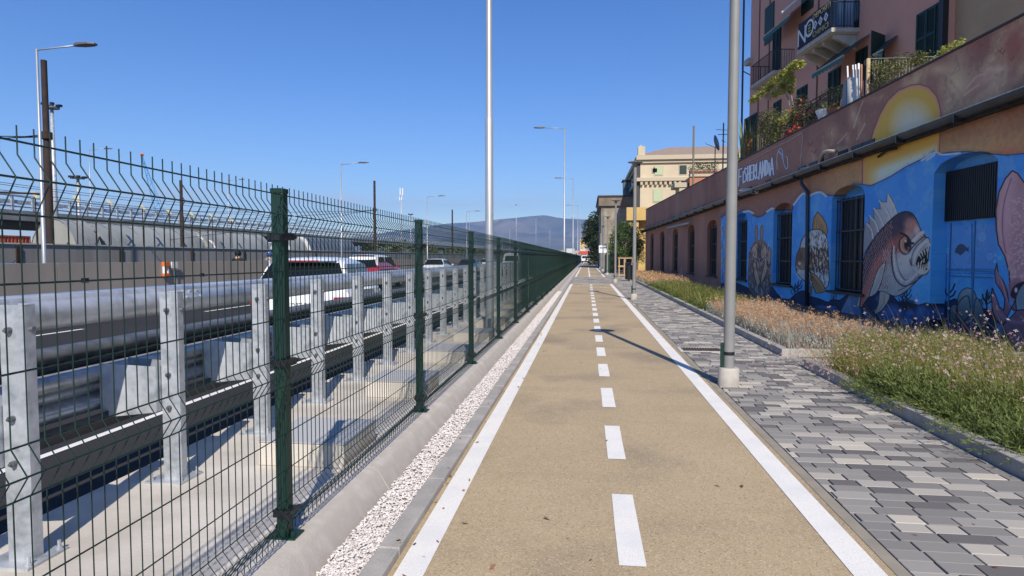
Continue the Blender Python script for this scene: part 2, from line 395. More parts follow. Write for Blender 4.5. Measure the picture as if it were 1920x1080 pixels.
# ================================================================ WIRE MESH FENCE
FX = -1.5; FY0 = 2.95; FP = 2.58
fence = empty('mesh_fence', (FX, FY0, .1), 'long dark green welded wire mesh fence on the concrete kerb beside the bike path', 'fence')
def wire_panel():
    mb = MB(); r = .0026
    zs = [(1.74, 0), (1.665, 0), (1.60, .045), (1.515, 0), (.905, 0), (.835, .045), (.765, 0), (.20, 0), (.14, .045), (.075, 0), (.03, 0)]
    L = FP-.03
    for k in range(50):
        y = .02+k*(L-.04)/49+.015; mb.tube([(o, y, z) for z, o in zs], r, 4, cap=False)
    for z, o in ((1.70, 0), (1.60, .045), (1.51, 0), (1.33, 0), (1.10, 0), (.905, 0), (.835, .045), (.765, 0), (.53, 0), (.35, 0), (.20, 0), (.14, .045), (.075, 0)):
        mb.tube([(o-.005, .01, z), (o-.005, L+.02, z)], r*1.15, 4, cap=False)
    return mb.build('wire_panel', wireg, fence, fixn=False, smooth=True)
wp = wire_panel(); wp.location = (.036, -FP, 0)
for k in range(66):
    c = wp.copy(); link(c, fence); c.location = (.036, k*FP, 0)
def fence_post():
    mb = MB(); mb.box(-.03, .03, -.03, .03, 0, 1.71); p = mb.build('post', green, fence, bevel=.004)
    c = MB().box(-.033, .033, -.033, .033, 1.71, 1.735).build('cap', green, p, bevel=.004)
    b = MB().box(-.075, .075, -.055, .055, 0, .01); b.lathe([(.012, 0), (.012, .03)], (-.055, .03, .01), 6).lathe([(.012, 0), (.012, .03)], (.055, -.03, .01), 6).build('base_plate', green, p)
    for z in (1.50, .88, .125):
        MB().box(-.040, .052, -.045, .045, z-.017, z+.017).box(.036, .0505, -.075, .075, z-.01, z+.01).build('clamp', blackp, p)
    return p
fp = fence_post()
for k in range(-1, 67):
    c = fp if k == 0 else copy_tree(fp, fence); c.location = (0, k*FP, 0)

# ================================================================ CRASH BARRIER
BX = -2.75; BP = 1.145; BY0 = 2.76
bar = empty('crash_barrier', (BX, BY0, 0), 'galvanised steel motorway crash barrier with round top rail and double corrugated beams', 'crash barrier')
def rail(name, prof, x, z, m, seg=None):
    mb = MB(); L = 4.58; n = len(prof); ys = [-3.2]
    while ys[-1] < 190: ys += [ys[-1]+.34, ys[-1]+.345, ys[-1]+L]
    # each length laps the next by a hand's breadth: the profile steps out 5 mm at the lap
    off = [.005 if k % 3 < 2 else 0 for k in range(len(ys))]
    vs = [(x+a+o, y, z+b) for y, o in zip(ys, off) for a, b in prof]
    mb.add(vs, [(k*n+i, k*n+i+1, k*n+i+1+n, k*n+i+n) for k in range(len(ys)-1) for i in range(n-1)])
    o = mb.build(name, m, bar, fixn=False, smooth=False, auto=50)
    s = o.modifiers.new('thick', 'SOLIDIFY'); s.thickness = .006
    return o
# rounded top rail, W-beams behind the spacers, bottom channel (all measured from the slab)
top = [(.02, .17)]+[( .02+.09*math.sin(a)*1.0, .085+.085*math.cos(a)) for a in [R(x) for x in range(15, 180, 15)]]+[(.0, -.005), (-.06, -.01)]
top = [(-.17, .215), (-.02, .205), (-.015, .19)]+[(-.02+.075*math.sin(R(x)), .105+.077*math.cos(R(x))) for x in range(10, 180, 17)]+[(-.03, .024), (-.08, .022)]
tr_ = rail('top_rail', top, -.20, 1.075, rails_)
def wprof(h=.31, d=.082):
    return [(-d*.9, h), (-.02, h-.02), (0, h-.045), (0, h-.085), (-d, h*.5+.03), (-d, h*.5-.03), (0, .085), (0, .045), (-.02, .02), (-d*.9, 0)]
rail('corrugated_beam', wprof(), -.46, .47, rails_)
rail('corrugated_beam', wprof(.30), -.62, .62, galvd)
rail('bottom_channel', [(-.03, .12), (-.03, .02), (-.16, .01)], -.36, .365, mat('channel_shadow_steel', (.05, .05, .052), .6, .2))  # near-black plate: the beam's shaded underside is put into the steel colour
# splice bolts on the top rail
for k in range(14):
    y_ = -3.2+k*4.58+.17; mb = MB()
    for dy in (-.12, -.04, .04, .12):
        for an in (28, 62): a_ = R(an); c_ = Vector((-.2-.02+.087*math.sin(a_), y_+dy, 1.075+.09+.092*math.cos(a_))); nn_ = Vector((math.sin(a_), 0, math.cos(a_))); mb.tube([c_, c_+nn_*.012], .013, 7)
    o_ = mb.build('splice_bolts', galv, tr_); o_['kind'] = 'stuff'
def bpost():
    # cold-formed sigma/C section, open towards the road
    w, d, t = .06, .055, .006
    pf = [(-.055, -d), (.055, -d), (.055, -.02), (.035, 0), (.055, .02), (.055, d), (-.055, d)]
    mb = MB(); vs = [(a, b, z) for z in (0.012, 1.27) for a, b in [(-.055, -d), (.03, -d), (.055, -.028), (.055, .028), (.03, d), (-.055, d)]]
    mb.add(vs, [(i, i+1, i+7, i+6) for i in range(5)])
    p = mb.build('post', galv, bar, fixn=False); p.modifiers.new('thick', 'SOLIDIFY').thickness = .006
    b = MB().box(-.15, .11, -.12, .12, 0, .013)
    for x, y in ((-.12, .09), (.085, .09), (-.12, -.09), (.085, -.09)): b.lathe([(.016, 0), (.016, .012), (.009, .012), (.009, .045)], (x, y, .013), 8)
    b.build('base_plate', galv, p)
    for z in (1.15, .72, .50): MB().tube([(.0, -d-.0, z), (.0, -d-.022, z)], .015, 8).tube([(0, -d-.021, z), (0, -d-.034, z)], .008, 6).build('bolt', galvd, p)
    MB().tube([(.050, 0, 1.15), (.075, 0, 1.15)], .013, 8).build('bolt', galvd, p)
    s = MB(); s.add([(-.06, -.10, .48), (-.06, .10, .48), (-.06, .10, .78), (-.06, -.10, .78), (-.44, -.13, .44), (-.44, .13, .44), (-.44, .13, .80), (-.44, -.13, .80)],
                    [(0, 3, 2, 1)[::-1], (1, 2, 6, 5), (0, 1, 5, 4), (3, 0, 4, 7)])
    s.build('spacer', galv, p, fixn=False).modifiers.new('thick', 'SOLIDIFY').thickness = .005
    return p
bp0 = bpost(); kids = [x for x in bpy.data.objects if x.parent == bp0]
for k in range(-1, 98):
    c = bp0 if k == 0 else copy_tree(bp0, bar); c.location = (0, k*BP, 0)
mb = MB()
for k in range(98, 165): mb.box(-.055, .055, k*BP-.055, k*BP+.055, 0, 1.27)
mb.build('far_posts', galv, bar)['kind'] = 'stuff'
# concrete foundation blocks with steel cover
mb0 = None
for k in range(9):
    y = 4.28+k*2.22
    e = empty('foundation_block', (-2.0, y, 0), None, 'concrete block', 'concrete blocks on the slab behind the fence')
    e['label'] = ['rectangular concrete block with grey top on the slab, nearest one behind the first fence post', 'second concrete block on the slab, seen left of the second fence post',
        'third concrete block along the slab behind the fence, before the third fence post', 'fourth concrete block along the slab behind the fence', 'fifth concrete block along the slab behind the fence', 'sixth concrete block along the slab behind the fence',
        'seventh concrete block along the slab behind the fence', 'eighth concrete block along the slab behind the fence', 'ninth and farthest concrete block along the slab behind the fence'][k]
    MB().box(-.34, .30, -.06, .62, 0, .17).build('block', conc, e, bevel=.008)
    MB().box(-.345, .305, -.065, .625, .173, .180).build('cover', mat('grey_cover', (.46, .46, .455), .7, 0), e)

# ================================================================ LAMP POSTS
def tall_lamp(loc, hgt, arm, lean, label, group, r0=.085, r1=.045, first=False, brack=True, head=1.0):
    e = empty('street_lamp', loc, label, 'street lamp', group)
    mb = MB(); mb.tube([(0, 0, 0), (0, 0, hgt*.33), (0, 0, hgt*.331), (0, 0, hgt)], [r0, r0*.92, r0*.8, r1], 14)
    mb.build('pole', lampz, e, auto=60)
    MB().tube([(0, 0, hgt-.04), (arm*.75, 0, hgt+.06*abs(arm)/2)], r1*.72, 8).build('arm', lampz, e, smooth=True)
    x0 = arm*.72; sg = 1 if arm > 0 else -1; z = hgt+.05*abs(arm)/2; L = .95*head
    mb = MB(); rows = []
    for t, w, th in ((0, .05, .05), (.12, .10, .06), (.35, .19, .05), (.75, .20, .035), (1, .10, .02)):
        x = x0+sg*t*L; zz = z+.035*t; rows.append([(x, -w*head, zz-.02), (x, w*head, zz-.02), (x, w*.8*head, zz+th*1.6), (x, -w*.8*head, zz+th*1.6)])
    vs = [v for r in rows for v in r]; fs = [(i*4+j, i*4+(j+1) % 4, i*4+4+(j+1) % 4, i*4+4+j) for i in range(4) for j in range(4)]+[(0, 1, 2, 3), (16, 17, 18, 19)]
    mb.add(vs, fs).build('lamp_head', mat('lamp_head_grey', (.10, .09, .09), .5), e, smooth=False)
    if brack: MB().box(-.17, .17, -.17, .17, 0, .03).build('base_plate', galv, e)
    return e
GL = 'tall lamp posts behind the mesh fence'
ordn = ['thick galvanised pole rising out of the picture behind the mesh fence', 'tall galvanised street lamp whose arm reaches left, first complete one above the fence', 'second complete tall street lamp above the fence, arm to the left',
        'third complete tall street lamp down the fence line', 'fourth tall street lamp down the fence line', 'fifth tall street lamp down the fence line', 'farthest tall street lamp at the end of the fence line']
for i, y in enumerate((12.57, 55, 90, 137, 183, 230, 290)):
    tall_lamp((-1.95, y, 0), 12.6 if i else 12.9, -2.4, 0, ordn[i], GL)
GM_ = 'tall lamp posts between the carriageways'
ordm = ['tall pale street lamp nearest on the left, beside the rusty pole, arm to the right', 'street lamp beyond the white car, second along the carriageway divide', 'third street lamp along the carriageway divide', 'fourth street lamp along the carriageway divide', 'fifth street lamp along the carriageway divide', 'farthest street lamp along the carriageway divide']
for i, y in enumerate((23.3, 54.8, 85.6, 114.5, 146, 180)):
    tall_lamp((-22, y, -.1), 9.95, 2.3, 0, ordm[i], GM_)
def park_lamp(x, y, label):
    e = empty('path_lamp', (x, y, 0), label, 'street lamp', 'low disc-topped lamp posts along the pavement')
    gm = mat('grey_painted_pole', (.25, .245, .23), .5, .0, (.22, .215, .20), 3)
    MB().lathe([(.118, -.05), (.118, .20), (.110, .212), (.06, .212)], n=28).build('concrete_foot', mat('concrete_foot', (.50, .455, .385), .85, 0, (.38, .34, .29), 6, bump=.2), e, auto=40)
    MB().lathe([(.062, .2), (.062, 2.3), (.060, 2.3), (.055, 4.55), (.055, 4.72)], n=20).build('pole', gm, e, auto=60)
    MB().lathe([(.064, .36), (.064, .40)], n=20).build('band', blackp, e); MB().box(-.095, -.062, -.02, .02, .2, .50).build('cable_tie', green, e)
    h = MB().lathe([(.07, 4.66), (.075, 4.74), (.25, 4.785), (.26, 4.795), (.25, 4.81), (.05, 4.83)], n=28).build('lamp_head', gm, e, auto=30)
    return e
lab = ['grey disc-topped lamp post with pale concrete foot nearest the camera', 'second disc-topped lamp post, at the end of the planter', 'third disc-topped lamp post, near the wooden crate stand', 'fourth disc-topped lamp post along the pavement', 'fifth disc-topped lamp post along the pavement', 'sixth disc-topped lamp post along the pavement', 'farthest disc-topped lamp post along the pavement']
for i in range(7):
    y = 7.55+14.9*i; park_lamp(1.655+.003*i*i, y, lab[i])
# ================================================================ LEFT: walls, far motorway, port
wallm = mat('precast_wall', (.40, .345, .29), .85, 0, (.34, .295, .25), 1.1, (.44, .385, .33), .25, bump=.15, bscale=25, stretch=(1, 1, .25))
wallg = mat('precast_wall_grey', (.34, .315, .285), .85, 0, (.25, .23, .21), 1.6, (.39, .36, .33), .3, bump=.2, bscale=25, stretch=(1, 1, .12))
def long_wall(name, x, y0, y1, step, z1, th, m, label, cat, foot=None):
    e = empty(name, (x, y0, -.1), label, cat); mb = MB(); y = 0
    while y < y1-y0:
        if foot: mb.prism([(-th/2-.18, 0), (th/2+.18, 0), (th/2+.13, .2), (th/2, .42), (th/2, z1), (-th/2, z1), (-th/2, .42), (-th/2-.13, .2)], 'y', y, y+step-.02)
        else: mb.box(-th/2, th/2, y, y+step-.03, 0, z1)
        y += step
    mb.build('wall_panels', m, e)
    return e
w1 = long_wall('median_wall', -14.85, -20, 400, 6.0, 1.43, .30, wallm, 'long low beige concrete wall between the two carriageways', 'wall', True)
mb = MB()
for y in (30.5, 36.8, 42.5, 48, 60): mb.box(.151, .156, y, y+.28, .86, .98)
mb.build('drain_hole', blackm, w1)
w2 = long_wall('boundary_wall', -24.0, -20, 380, 2.95, 2.14, .22, wallg, 'long grey precast concrete wall on the far side of the motorway, in front of the port', 'wall')
mb = MB(); mb.box(-.16, .16, 0, 400, 2.14, 2.20); mb.build('coping', conc, w2)
mb = MB()
for k in range(60): mb.box(.11, .17, 38+k*5.9, 38.22+k*5.9, .9, 2.05)
mb.build('drain_pipes', rust, w2)
# emergency post and small sign on the median wall
yy, zz = on_x(312, 505, -14.62)
e = empty('emergency_box', (-14.62, yy, .81), 'orange emergency box fixed to the beige median wall', 'emergency box')
og = mat('orange_paint', (.75, .16, .02), .5)
MB().box(-.08, .05, -.12, .12, .37, .52).build('panel', og, e); MB().box(-.08, .05, -.11, .11, 0, .12).build('panel', og, e); MB().box(-.07, .02, -.11, -.08, .12, .37).box(-.07, .02, .07, .11, .12, .37).box(-.07, -.05, -.08, .07, .12, .37).build('white_middle', whitep, e)
for (px, py, lb) in ((327, 497, 'small white plate on a rod beside the orange emergency box'), (508, 493, 'small white plate on top of the wall left of the first fence post')):
    y, z = on_x(px, py, -14.6); s = empty('wall_plate', (-14.6, y, z), lb, 'sign', 'small white plates on the median wall')
    MB().box(-.02, .02, -.16, .16, -.1, .12).build('plate', whitep, s); MB().box(-.015, .015, -.015, .015, -.6, -.1).build('rod', galv, s)
y, z = on_x(800, 463, -14.6)

# rusty catenary poles with wires
def rust_pole(x, y, h, label, brk=True):
    e = empty('rusty_pole', (x, y, 0), label, 'pole', 'dark rusty wire poles by the port wall')
    MB().tube([(0, 0, 0), (0, 0, h*.62), (0, 0, h*.63), (0, 0, h)], [.17, .165, .135, .125], 10).build('shaft', rust, e, auto=50)
    if brk:
        MB().tube([(0, 0, h*.66), (0, 0, h*.69)], .24, 10).build('collar', rust, e); MB().tube([(0, 0, h*.42), (-3.4, -1.6, h*.425)], .05, 6).tube([(-3.3, -1.6, h*.42), (-3.3, -1.6, h*.47)], .12, 6).build('bracket', rust, e)
        mb = MB()
        for dz, tx, ty, tz in ((.67, -22, -14, 6.3), (.67, -22, -14, 5.0), (.68, -20, -16, 2.6)):
            p0 = Vector((0, 0, h*dz)); p1 = Vector((tx, ty, tz)); mb.tube([p0.lerp(p1, t)+Vector((0, 0, -1.2*t*(1-t))) for t in [i/8 for i in range(9)]], .022, 4)
        mb.build('guy_wires', blackm, e)
    return e
yy, zz = on_x(82, 113, -24.6); rust_pole(-24.6, yy, zz, 'thick dark rusty pole with guy wires next to the nearest left street lamp')
for px, py, lb in ((339, 338, 'short dark rusty pole seen above the fence left of the first green post'), (702, 339, 'thin dark rusty pole above the red car'), (848, 393, 'farthest thin dark rusty pole, left of the tall galvanised lamp post')):
    x = -34 if px == 339 else -24.6; yy, zz = on_x(px, py, x); rust_pole(x, yy, zz, lb, px == 702)
e = empty('overhead_wires', (-30, 20, 0), 'thin overhead cables running above the port road beside the viaduct', 'cables')
mb = MB()
for k, (x, z) in enumerate(((-30, 5.1), (-32, 5.6), (-34, 6.2), (-31, 4.7), (-36, 6.6))):
    for s in range(6):
        a = Vector((x+30, s*38, z)); b = Vector((x+30, s*38+38, z)); mb.tube([a.lerp(b, t/8)+Vector((0, 0, -2.0*(t/8)*(1-t/8))) for t in range(9)], .018, 3)
mb.build('cable', blackm, e)

# tilted sign boards on rods above the far wall
# elevated road
e = empty('viaduct', (-58, -20, -.45), 'long raised motorway viaduct with grey steel railing, running behind the port sheds', 'viaduct')
MB().box(-5, 5, 0, 1400, 5.4, 6.35).build('deck', mat('viaduct_concrete', (.27, .265, .25), .85, 0, (.16, .16, .15), .35, (.33, .32, .30), .08, bump=.2, bscale=4), e)
MB().box(-4, 4.2, 0, 1400, 4.9, 5.4).build('girder', mat('viaduct_girder', (.06, .065, .06), .8), e)
mb = MB(); n = 0
for k in range(34): mb.box(-1.6, 1.6, 14+k*24, 15.6+k*24, 0, 4.9)
mb.build('pier', MATS['viaduct_concrete'], e)
mb = MB()
mb.box(4.86, 4.98, 0, 1400, 7.64, 7.78); mb.box(4.80, 4.90, 0, 1400, 6.95, 7.30); mb.box(4.86, 4.94, 0, 1400, 6.62, 6.72)
mb.build('guard_rail', galv, e)
mb = MB()
for k in range(260): mb.box(4.88, 5.02, 20+k*2.2, 20.24+k*2.2, 6.35, 7.74); mb.box(4.7, 4.88, 20.9+k*2.2, 21.5+k*2.2, 6.9, 7.25)
o = mb.build('rail_posts', galv, e); o['kind'] = 'stuff'
# yellowish slanted lamp boards on the shed side of the viaduct
GB = 'slanted yellow boards on thin poles along the viaduct'
yb = mat('yellow_board', (.55, .48, .25), .7)
bx = [(395, 'one'), ]
names = ['leftmost', 'second from the left', 'third from the left', 'fourth from the left', 'fifth from the left', 'sixth from the left', 'seventh from the left', 'rightmost']
for i, (px, py) in enumerate(((66, 366), (143, 373), (206, 380), (267, 388), (318, 398), (360, 402), (398, 406), (434, 412))):
    y, z = on_x(px, py, -40); s = empty('slanted_board', (-40, y, -.45), 'slanted yellowish board on a thin pole by the viaduct, '+names[i], 'sign board', GB)
    MB().box(-.03, .03, -.03, .03, 0, z+.45).build('pole', rust, s)
    mb = MB(); mb.obox((0, 0, z+.45), (.40, -.2, -.26), (.04, .09, 0), (.012, 0, .03)); mb.build('board', yb, s)

# tarpaulin sheds
def shed(x0, x1, y0, y1, h, m, me, label):
    e = empty('tarpaulin_shed', ((x0+x1)/2, y0, -.45), label, 'shed', 'arched tarpaulin sheds behind the grey wall')
    w = (x1-x0)/2; mb = MB(); N = 14; vs = []; ny = max(2, int((y1-y0)/1.5)); H_ = h+.45
    pr = [(-w*math.cos(math.pi*i/N)*1.0, H_*(math.sin(math.pi*i/N)**.75)) for i in range(N+1)]
    for k in range(ny+1):
        y = (y1-y0)*k/ny; s = 1-.012*(k % 2); vs += [(a*s, y, max(0, b)*s) for a, b in pr]
    mb.add(vs, [(k*(N+1)+i, k*(N+1)+i+1, (k+1)*(N+1)+i+1, (k+1)*(N+1)+i) for k in range(ny) for i in range(N)]); mb.build('cover', m, e, smooth=True)
    [MB().add([(a*.99, q, b*.99) for a, b in pr], [tuple(range(N+1))]).build('end_wall', me, e) for q in (.03, y1-y0-.03)]
    mb = MB()
    for k in range(0, ny+1, 1): mb.tube([(a*1.005, (y1-y0)*k/ny, max(0, b)*1.005) for a, b in pr], .035, 4)
    mb.build('ribs', mat('shed_rib', (.20, .205, .20), .7), e)
tg = mat('tarp_grey', (.30, .31, .29), .6, 0, (.20, .21, .20), .5, (.36, .37, .35), .15)
te = mat('tarp_end', (.34, .33, .29), .7, 0, (.27, .27, .24), .6)
tb = mat('tarp_blue', (.10, .125, .16), .5, 0, (.07, .09, .12), .8); tw = mat('tarp_white', (.62, .62, .60), .6, 0, (.5, .5, .5), 1)
def xr(px):   # heading ratio X/Y for a picture column
    X, Y, u = ray(px, 480); return X/Y
XS = -40.3
shed(XS-4.6, XS, XS/xr(150), XS/xr(196), 4.55, tg, te, 'grey arched shed with flat beige end wall, leftmost beside the rusty pole')
shed(XS-5.4, XS, XS/xr(206), XS/xr(392), 4.45, tg, te, 'longest grey ribbed arched shed, second from the left')
shed(XS-4.6, XS-.3, XS/xr(402), XS/xr(516), 4.4, tg, te, 'grey arched shed left of the first green fence post')
shed(XS-4.0, XS-.3, XS/xr(553), XS/xr(584), 4.3, tg, tw, 'short pale arched shed right of the first green fence post')
shed(XS-4.0, XS-.3, XS/xr(590), XS/xr(672), 4.6, tb, tw, 'dark blue-grey arched shed behind the red car')
e = empty('loose_tarpaulin', (XS-.2, XS/xr(396), 0), 'bright white loose tarpaulin flap between two grey sheds', 'tarpaulin')
MB().add([(0, 0, 1.2), (0, 2.2, .8), (-.5, 1.6, 3.2), (-1.6, .6, 3.9), (-1.8, -.6, 3.9)], [(0, 1, 2, 3, 4)]).build('flap', mat('white_tarp', (.75, .74, .72), .6), e).modifiers.new('t', 'SOLIDIFY').thickness = .03
# orange shipping containers
def container(x, y, z, L, m, label):
    e = empty('shipping_container', (x, y, z), label, 'container', 'orange shipping containers under the viaduct'); mb = MB(); n = int(L/.28); pts = []
    for k in range(n):
        a = k*L/n; pts += [(0, a), (0, a+L/n*.4), (-.05, a+L/n*.5), (-.05, a+L/n*.9)]
    vs = [(p[0], p[1], zz) for zz in (.12, 2.48) for p in pts]; q = len(pts)
    mb.add(vs, [(i, i+1, i+1+q, i+q) for i in range(q-1)]); mb.build('side_wall', m, e)
    MB().box(-2.4, 0.02, -.05, L+.05, 2.48, 2.6).box(-2.4, .02, -.05, L+.05, 0, .12).box(-2.4, .02, -.08, .04, 0, 2.6).box(-2.4, .02, L, L+.1, 0, 2.6).build('frame', m, e); MB().box(-2.39, -.08, .04, L, .12, 2.48).build('box', m, e)
om = mat('container_orange', (.42, .085, .03), .6, 0, (.30, .06, .025), .8)
y0 = -41/xr(0)*-1; yc = -41/xr(58)
container(-41, yc-6.15, .45, 6.06, om, 'orange corrugated shipping container nearest the grey sheds'); container(-41, yc-12.5, .45, 6.06, om, 'orange corrugated shipping container at the left edge of the picture')
MB().box(-.1, .1, 0, 1, 0, 1)
# shrubby bank in front of viaduct farther on
# port masts
def mast(px, py, x, label, kind='flood', base=None):
    y, z = on_x(px, py, x); e = empty('floodlight_mast' if kind == 'flood' else 'antenna_mast', (x, y, -.45), label, 'mast', 'floodlight masts in the port' if kind == 'flood' else None)
    h = z+.45; sc = max(1, abs(x)/50); MB().tube([(0, 0, 0), (0, 0, h)], .28*sc, 10, r2=.13*sc).build('pole', galv, e, smooth=True)
    if kind == 'flood':
        mb = MB(); mb.lathe([(.6*sc, h-.22), (.6*sc, h-.12)], n=12); mb.build('ring', galvd, e)
        mb = MB()
        for k in range(8):
            a = k*.785; mb.obox((.62*sc*math.cos(a), .62*sc*math.sin(a), h+.12*(k % 2)), (.13*sc, 0, 0), (0, .13*sc, 0), (0, 0, .10*sc))
        mb.build('floodlights', blackp, e)
    else:
        mb = MB()
        for k in range(3):
            a = k*2.09+.3; mb.obox((.45*sc*math.cos(a), .45*sc*math.sin(a), h-.8*sc), (.12*sc, 0, 0), (0, .12*sc, 0), (0, 0, 1.0*sc)); mb.obox((.4*sc*math.cos(a+1), .4*sc*math.sin(a+1), h-2.6*sc), (.1*sc, 0, 0), (0, .1*sc, 0), (0, 0, .5*sc))
        mb.build('antennas', whitep, e)
for a in ((97, 199, -48, 'floodlight mast behind the thick rusty pole at the left'), (146, 333, -110, 'small distant floodlight mast left of the blue crane'), (968, 384, -60, 'pale floodlight mast right of the thick galvanised lamp post'),
          (1005, 407, -55, 'shorter floodlight mast between the two tall lamp posts'), (1031, 425, -52, 'small distant floodlight mast just left of the tall street lamp'), (770, 402, -90, 'small distant floodlight mast above the port sheds')): mast(*a)
mast(752, 354, -62, 'white telephone antenna mast standing right of the red car', 'antenna')
# lamps on the viaduct
lb = ['pale street lamp on the viaduct, right of the rusty pole', 'distant street lamp on the viaduct, right of the blue crane', 'third distant street lamp on the viaduct, above the sheds']
for i, (px, py, x) in enumerate(((167, 281, -56), (427, 338, -56), (880, 396, -56))):
    y, z = on_x(px, py, x); tall_lamp((x, y, 5.9), z-5.9, 2.6, 0, lb[i], 'street lamps on the viaduct', brack=False)
# blue lattice crane
y, z = on_x(266, 292, -150); yb_ = on_x(285, 395, -150)
e = empty('harbour_crane', (-150, y, 0), 'thin pale blue lattice crane jib with an orange tip above the viaduct', 'crane')
mb = MB(); bl = mat('crane_blue', (.08, .30, .62), .5)
A = Vector((0, 0, z)); B = Vector((4, 6, 8)); 
for o in ((-.7, 0), (.7, 0)): mb.tube([A+Vector((o[0]*.3, 0, 0)), B+Vector((o[0]*2.2, 0, 0))], .16, 4)
for k in range(16):
    t0, t1 = k/16, (k+1)/16; s = 1 if k % 2 else -1
    p = A.lerp(B, t0)+Vector((s*.7*(.3+1.9*t0), 0, 0)); q = A.lerp(B, t1)-Vector((s*.7*(.3+1.9*t1), 0, 0)); mb.tube([p, q], .11, 4)
mb.build('jib', bl, e); mb = MB()
mb.tube([A, A+Vector((9, 4, -z+7))], .04, 3); mb.tube([A, A+Vector((4.5, 2, -z+7))], .04, 3); mb.build('ropes', blackm, e)
MB().lathe([(.2, -.55), (.6, -.3), (.6, .3), (.2, .55)], (0, 0, z+.3), 10).build('tip', og, e); MB().box(1, 7, 3, 9, 0, 8).build('cab_base', bl, e)

# ---------------------------------------------------------------- cars
def car(loc, kind, paint, roofm, label, group='vehicles on the motorway', heading=0, name='parked_car', trim=None):
    """rear at y=0, heading +y"""
    K = dict(hatch=dict(L=4.05, w=.88, h=1.47, belt=.93), suv=dict(L=4.4, w=.92, h=1.72, belt=1.06), van=dict(L=5.0, w=.98, h=2.0, belt=1.15), sedan=dict(L=4.6, w=.9, h=1.42, belt=.92))[kind]
    L, w, h, bt = K['L'], K['w'], K['h'], K['belt']
    e = empty('car' if kind != 'van' else 'van', loc, label, 'van' if kind == 'van' else 'car', group, rz=heading)
    # y, half width, z bottom, z belt, z roof, roof half width
    if kind == 'hatch': S = [(0, .80, .42, .80, .82), (.05, .96, .30, bt-.02, bt), (.16, 1, .24, bt, bt+.05), (.36, 1, .22, bt+.01, 1.30), (.46, 1, .2, bt, 1.40), (.75, 1, .2, bt, h-.01), (1.5, 1, .2, bt, h), (2.15, 1, .2, bt-.02, h-.05), (2.95, 1, .2, bt-.04, bt), (3.5, .97, .22, bt-.12, bt-.08), (3.9, .88, .25, .72, .75), (L, .7, .35, .6, .62)]
    elif kind == 'suv': S = [(0, .86, .45, .95, .97), (.04, .96, .35, bt, bt+.02), (.14, 1, .3, bt, bt+.18), (.28, 1, .28, bt, 1.60), (.40, 1, .26, bt, h-.04), (.9, 1, .26, bt, h), (1.7, 1, .26, bt, h-.01), (2.5, 1, .26, bt-.02, h-.09), (3.2, 1, .26, bt-.04, bt+.04), (3.7, .98, .28, bt-.1, bt-.04), (4.2, .9, .3, .9, .92), (L, .75, .4, .7, .72)]
    elif kind == 'van': S = [(0, .92, .45, bt, h-.1), (.04, .98, .3, bt, h-.03), (.3, 1, .26, bt, h), (1.5, 1, .26, bt, h), (3.0, 1, .26, bt, h-.02), (3.6, 1, .26, bt, h-.15), (4.3, 1, .26, bt-.04, bt+.03), (4.8, .92, .3, .9, .95), (L, .8, .4, .7, .75)]
    else: S = [(0, .84, .40, .84, .86), (.05, .95, .3, bt, bt+.02), (.5, 1, .25, bt, bt+.04), (1.05, 1, .22, bt, h-.08), (1.4, 1, .2, bt, h-.01), (2.1, 1, .2, bt, h), (2.6, 1, .2, bt, h-.06), (3.3, 1, .2, bt-.04, bt), (4.0, .97, .22, bt-.14, bt-.1), (4.45, .86, .26, .7, .72), (L, .7, .35, .6, .62)]
    rings = []
    for y, k, zb, zt, zr in S:
        W = w*k; up = max(0.0, (zr-zt)/(h-bt)); wr = W*(1-.20*up); wq = W*(1-.03)
        half = [(0, zb), (W*.85, zb), (W*.97, zb+.10), (W, zb+(zt-zb)*.45), (W*.985, zt-.05), (wq*.965, zt)]
        g = zr-zt
        half += [(wq*.965+(wr*.94-wq*.965)*.5, zt+g*.5), (wr*.92, zt+g*.90), (wr*.80, zt+g*.985), (wr*.4, zr+.012*up), (0, zr+.018*up)]
        rings.append([Vector((x, y, z)) for x, z in half]+[Vector((-x, y, z)) for x, z in half[-2:0:-1]])
    n = len(rings[0]); mb = MB(); vs = [v for r in rings for v in r]
    def F(i, j): return (i*n+j % n, i*n+(j+1) % n, (i+1)*n+(j+1) % n, (i+1)*n+j % n)
    fs = [F(i, j) for i in range(len(S)-1) for j in range(n)]+[tuple(range(n)), tuple((len(S)-1)*n+j for j in range(n))]
    mi = []
    roof_j = set(range(6, 14))
    gl = [i for i in range(len(S)) if S[i][4]-S[i][3] > .35*(h-bt)]; i0, i1 = min(gl), max(gl)
    for f in fs[:-2]:
        i, j = f[0]//n, f[0] % n; mb.add([vs[a] for a in f], [(0, 1, 2, 3)], 1 if (i0-1 <= i <= i1 and j in (7, 8, 9, 10, 11, 12)) or (kind != 'hatch' and i0-1 <= i <= i1 and 6 <= j <= 13) else 0)
    for f in fs[-2:]: mb.add([vs[a] for a in f], [tuple(range(n))], 0)
    me = mb.build('body', [paint, roofm], e); bm = bmesh.new(); bm.from_mesh(me.data); bmesh.ops.remove_doubles(bm, verts=bm.verts, dist=1e-4); bmesh.ops.recalc_face_normals(bm, faces=bm.faces); bm.to_mesh(me.data); bm.free()
    me.data.polygons.foreach_set('use_smooth', [True]*len(me.data.polygons)); me.modifiers.new('split', 'EDGE_SPLIT').split_angle = R(38)
    # glazing: panes standing 6 mm off the body
    def pane(q, name, inset=.05, out=.008, m=glassd):
        q = [Vector(v) for v in q]; c = sum(q, Vector())/4; nrm = (q[1]-q[0]).cross(q[3]-q[0]).normalized()
        if nrm.dot(c-Vector((0, L/2, .8))) < 0: nrm = -nrm
        q = [v+(c-v).normalized()*inset*1.2+nrm*out for v in q]; o = MB().quad(*q).build(name, m, e, fixn=False); return o
    rg = lambda i, j: rings[i][j % n]
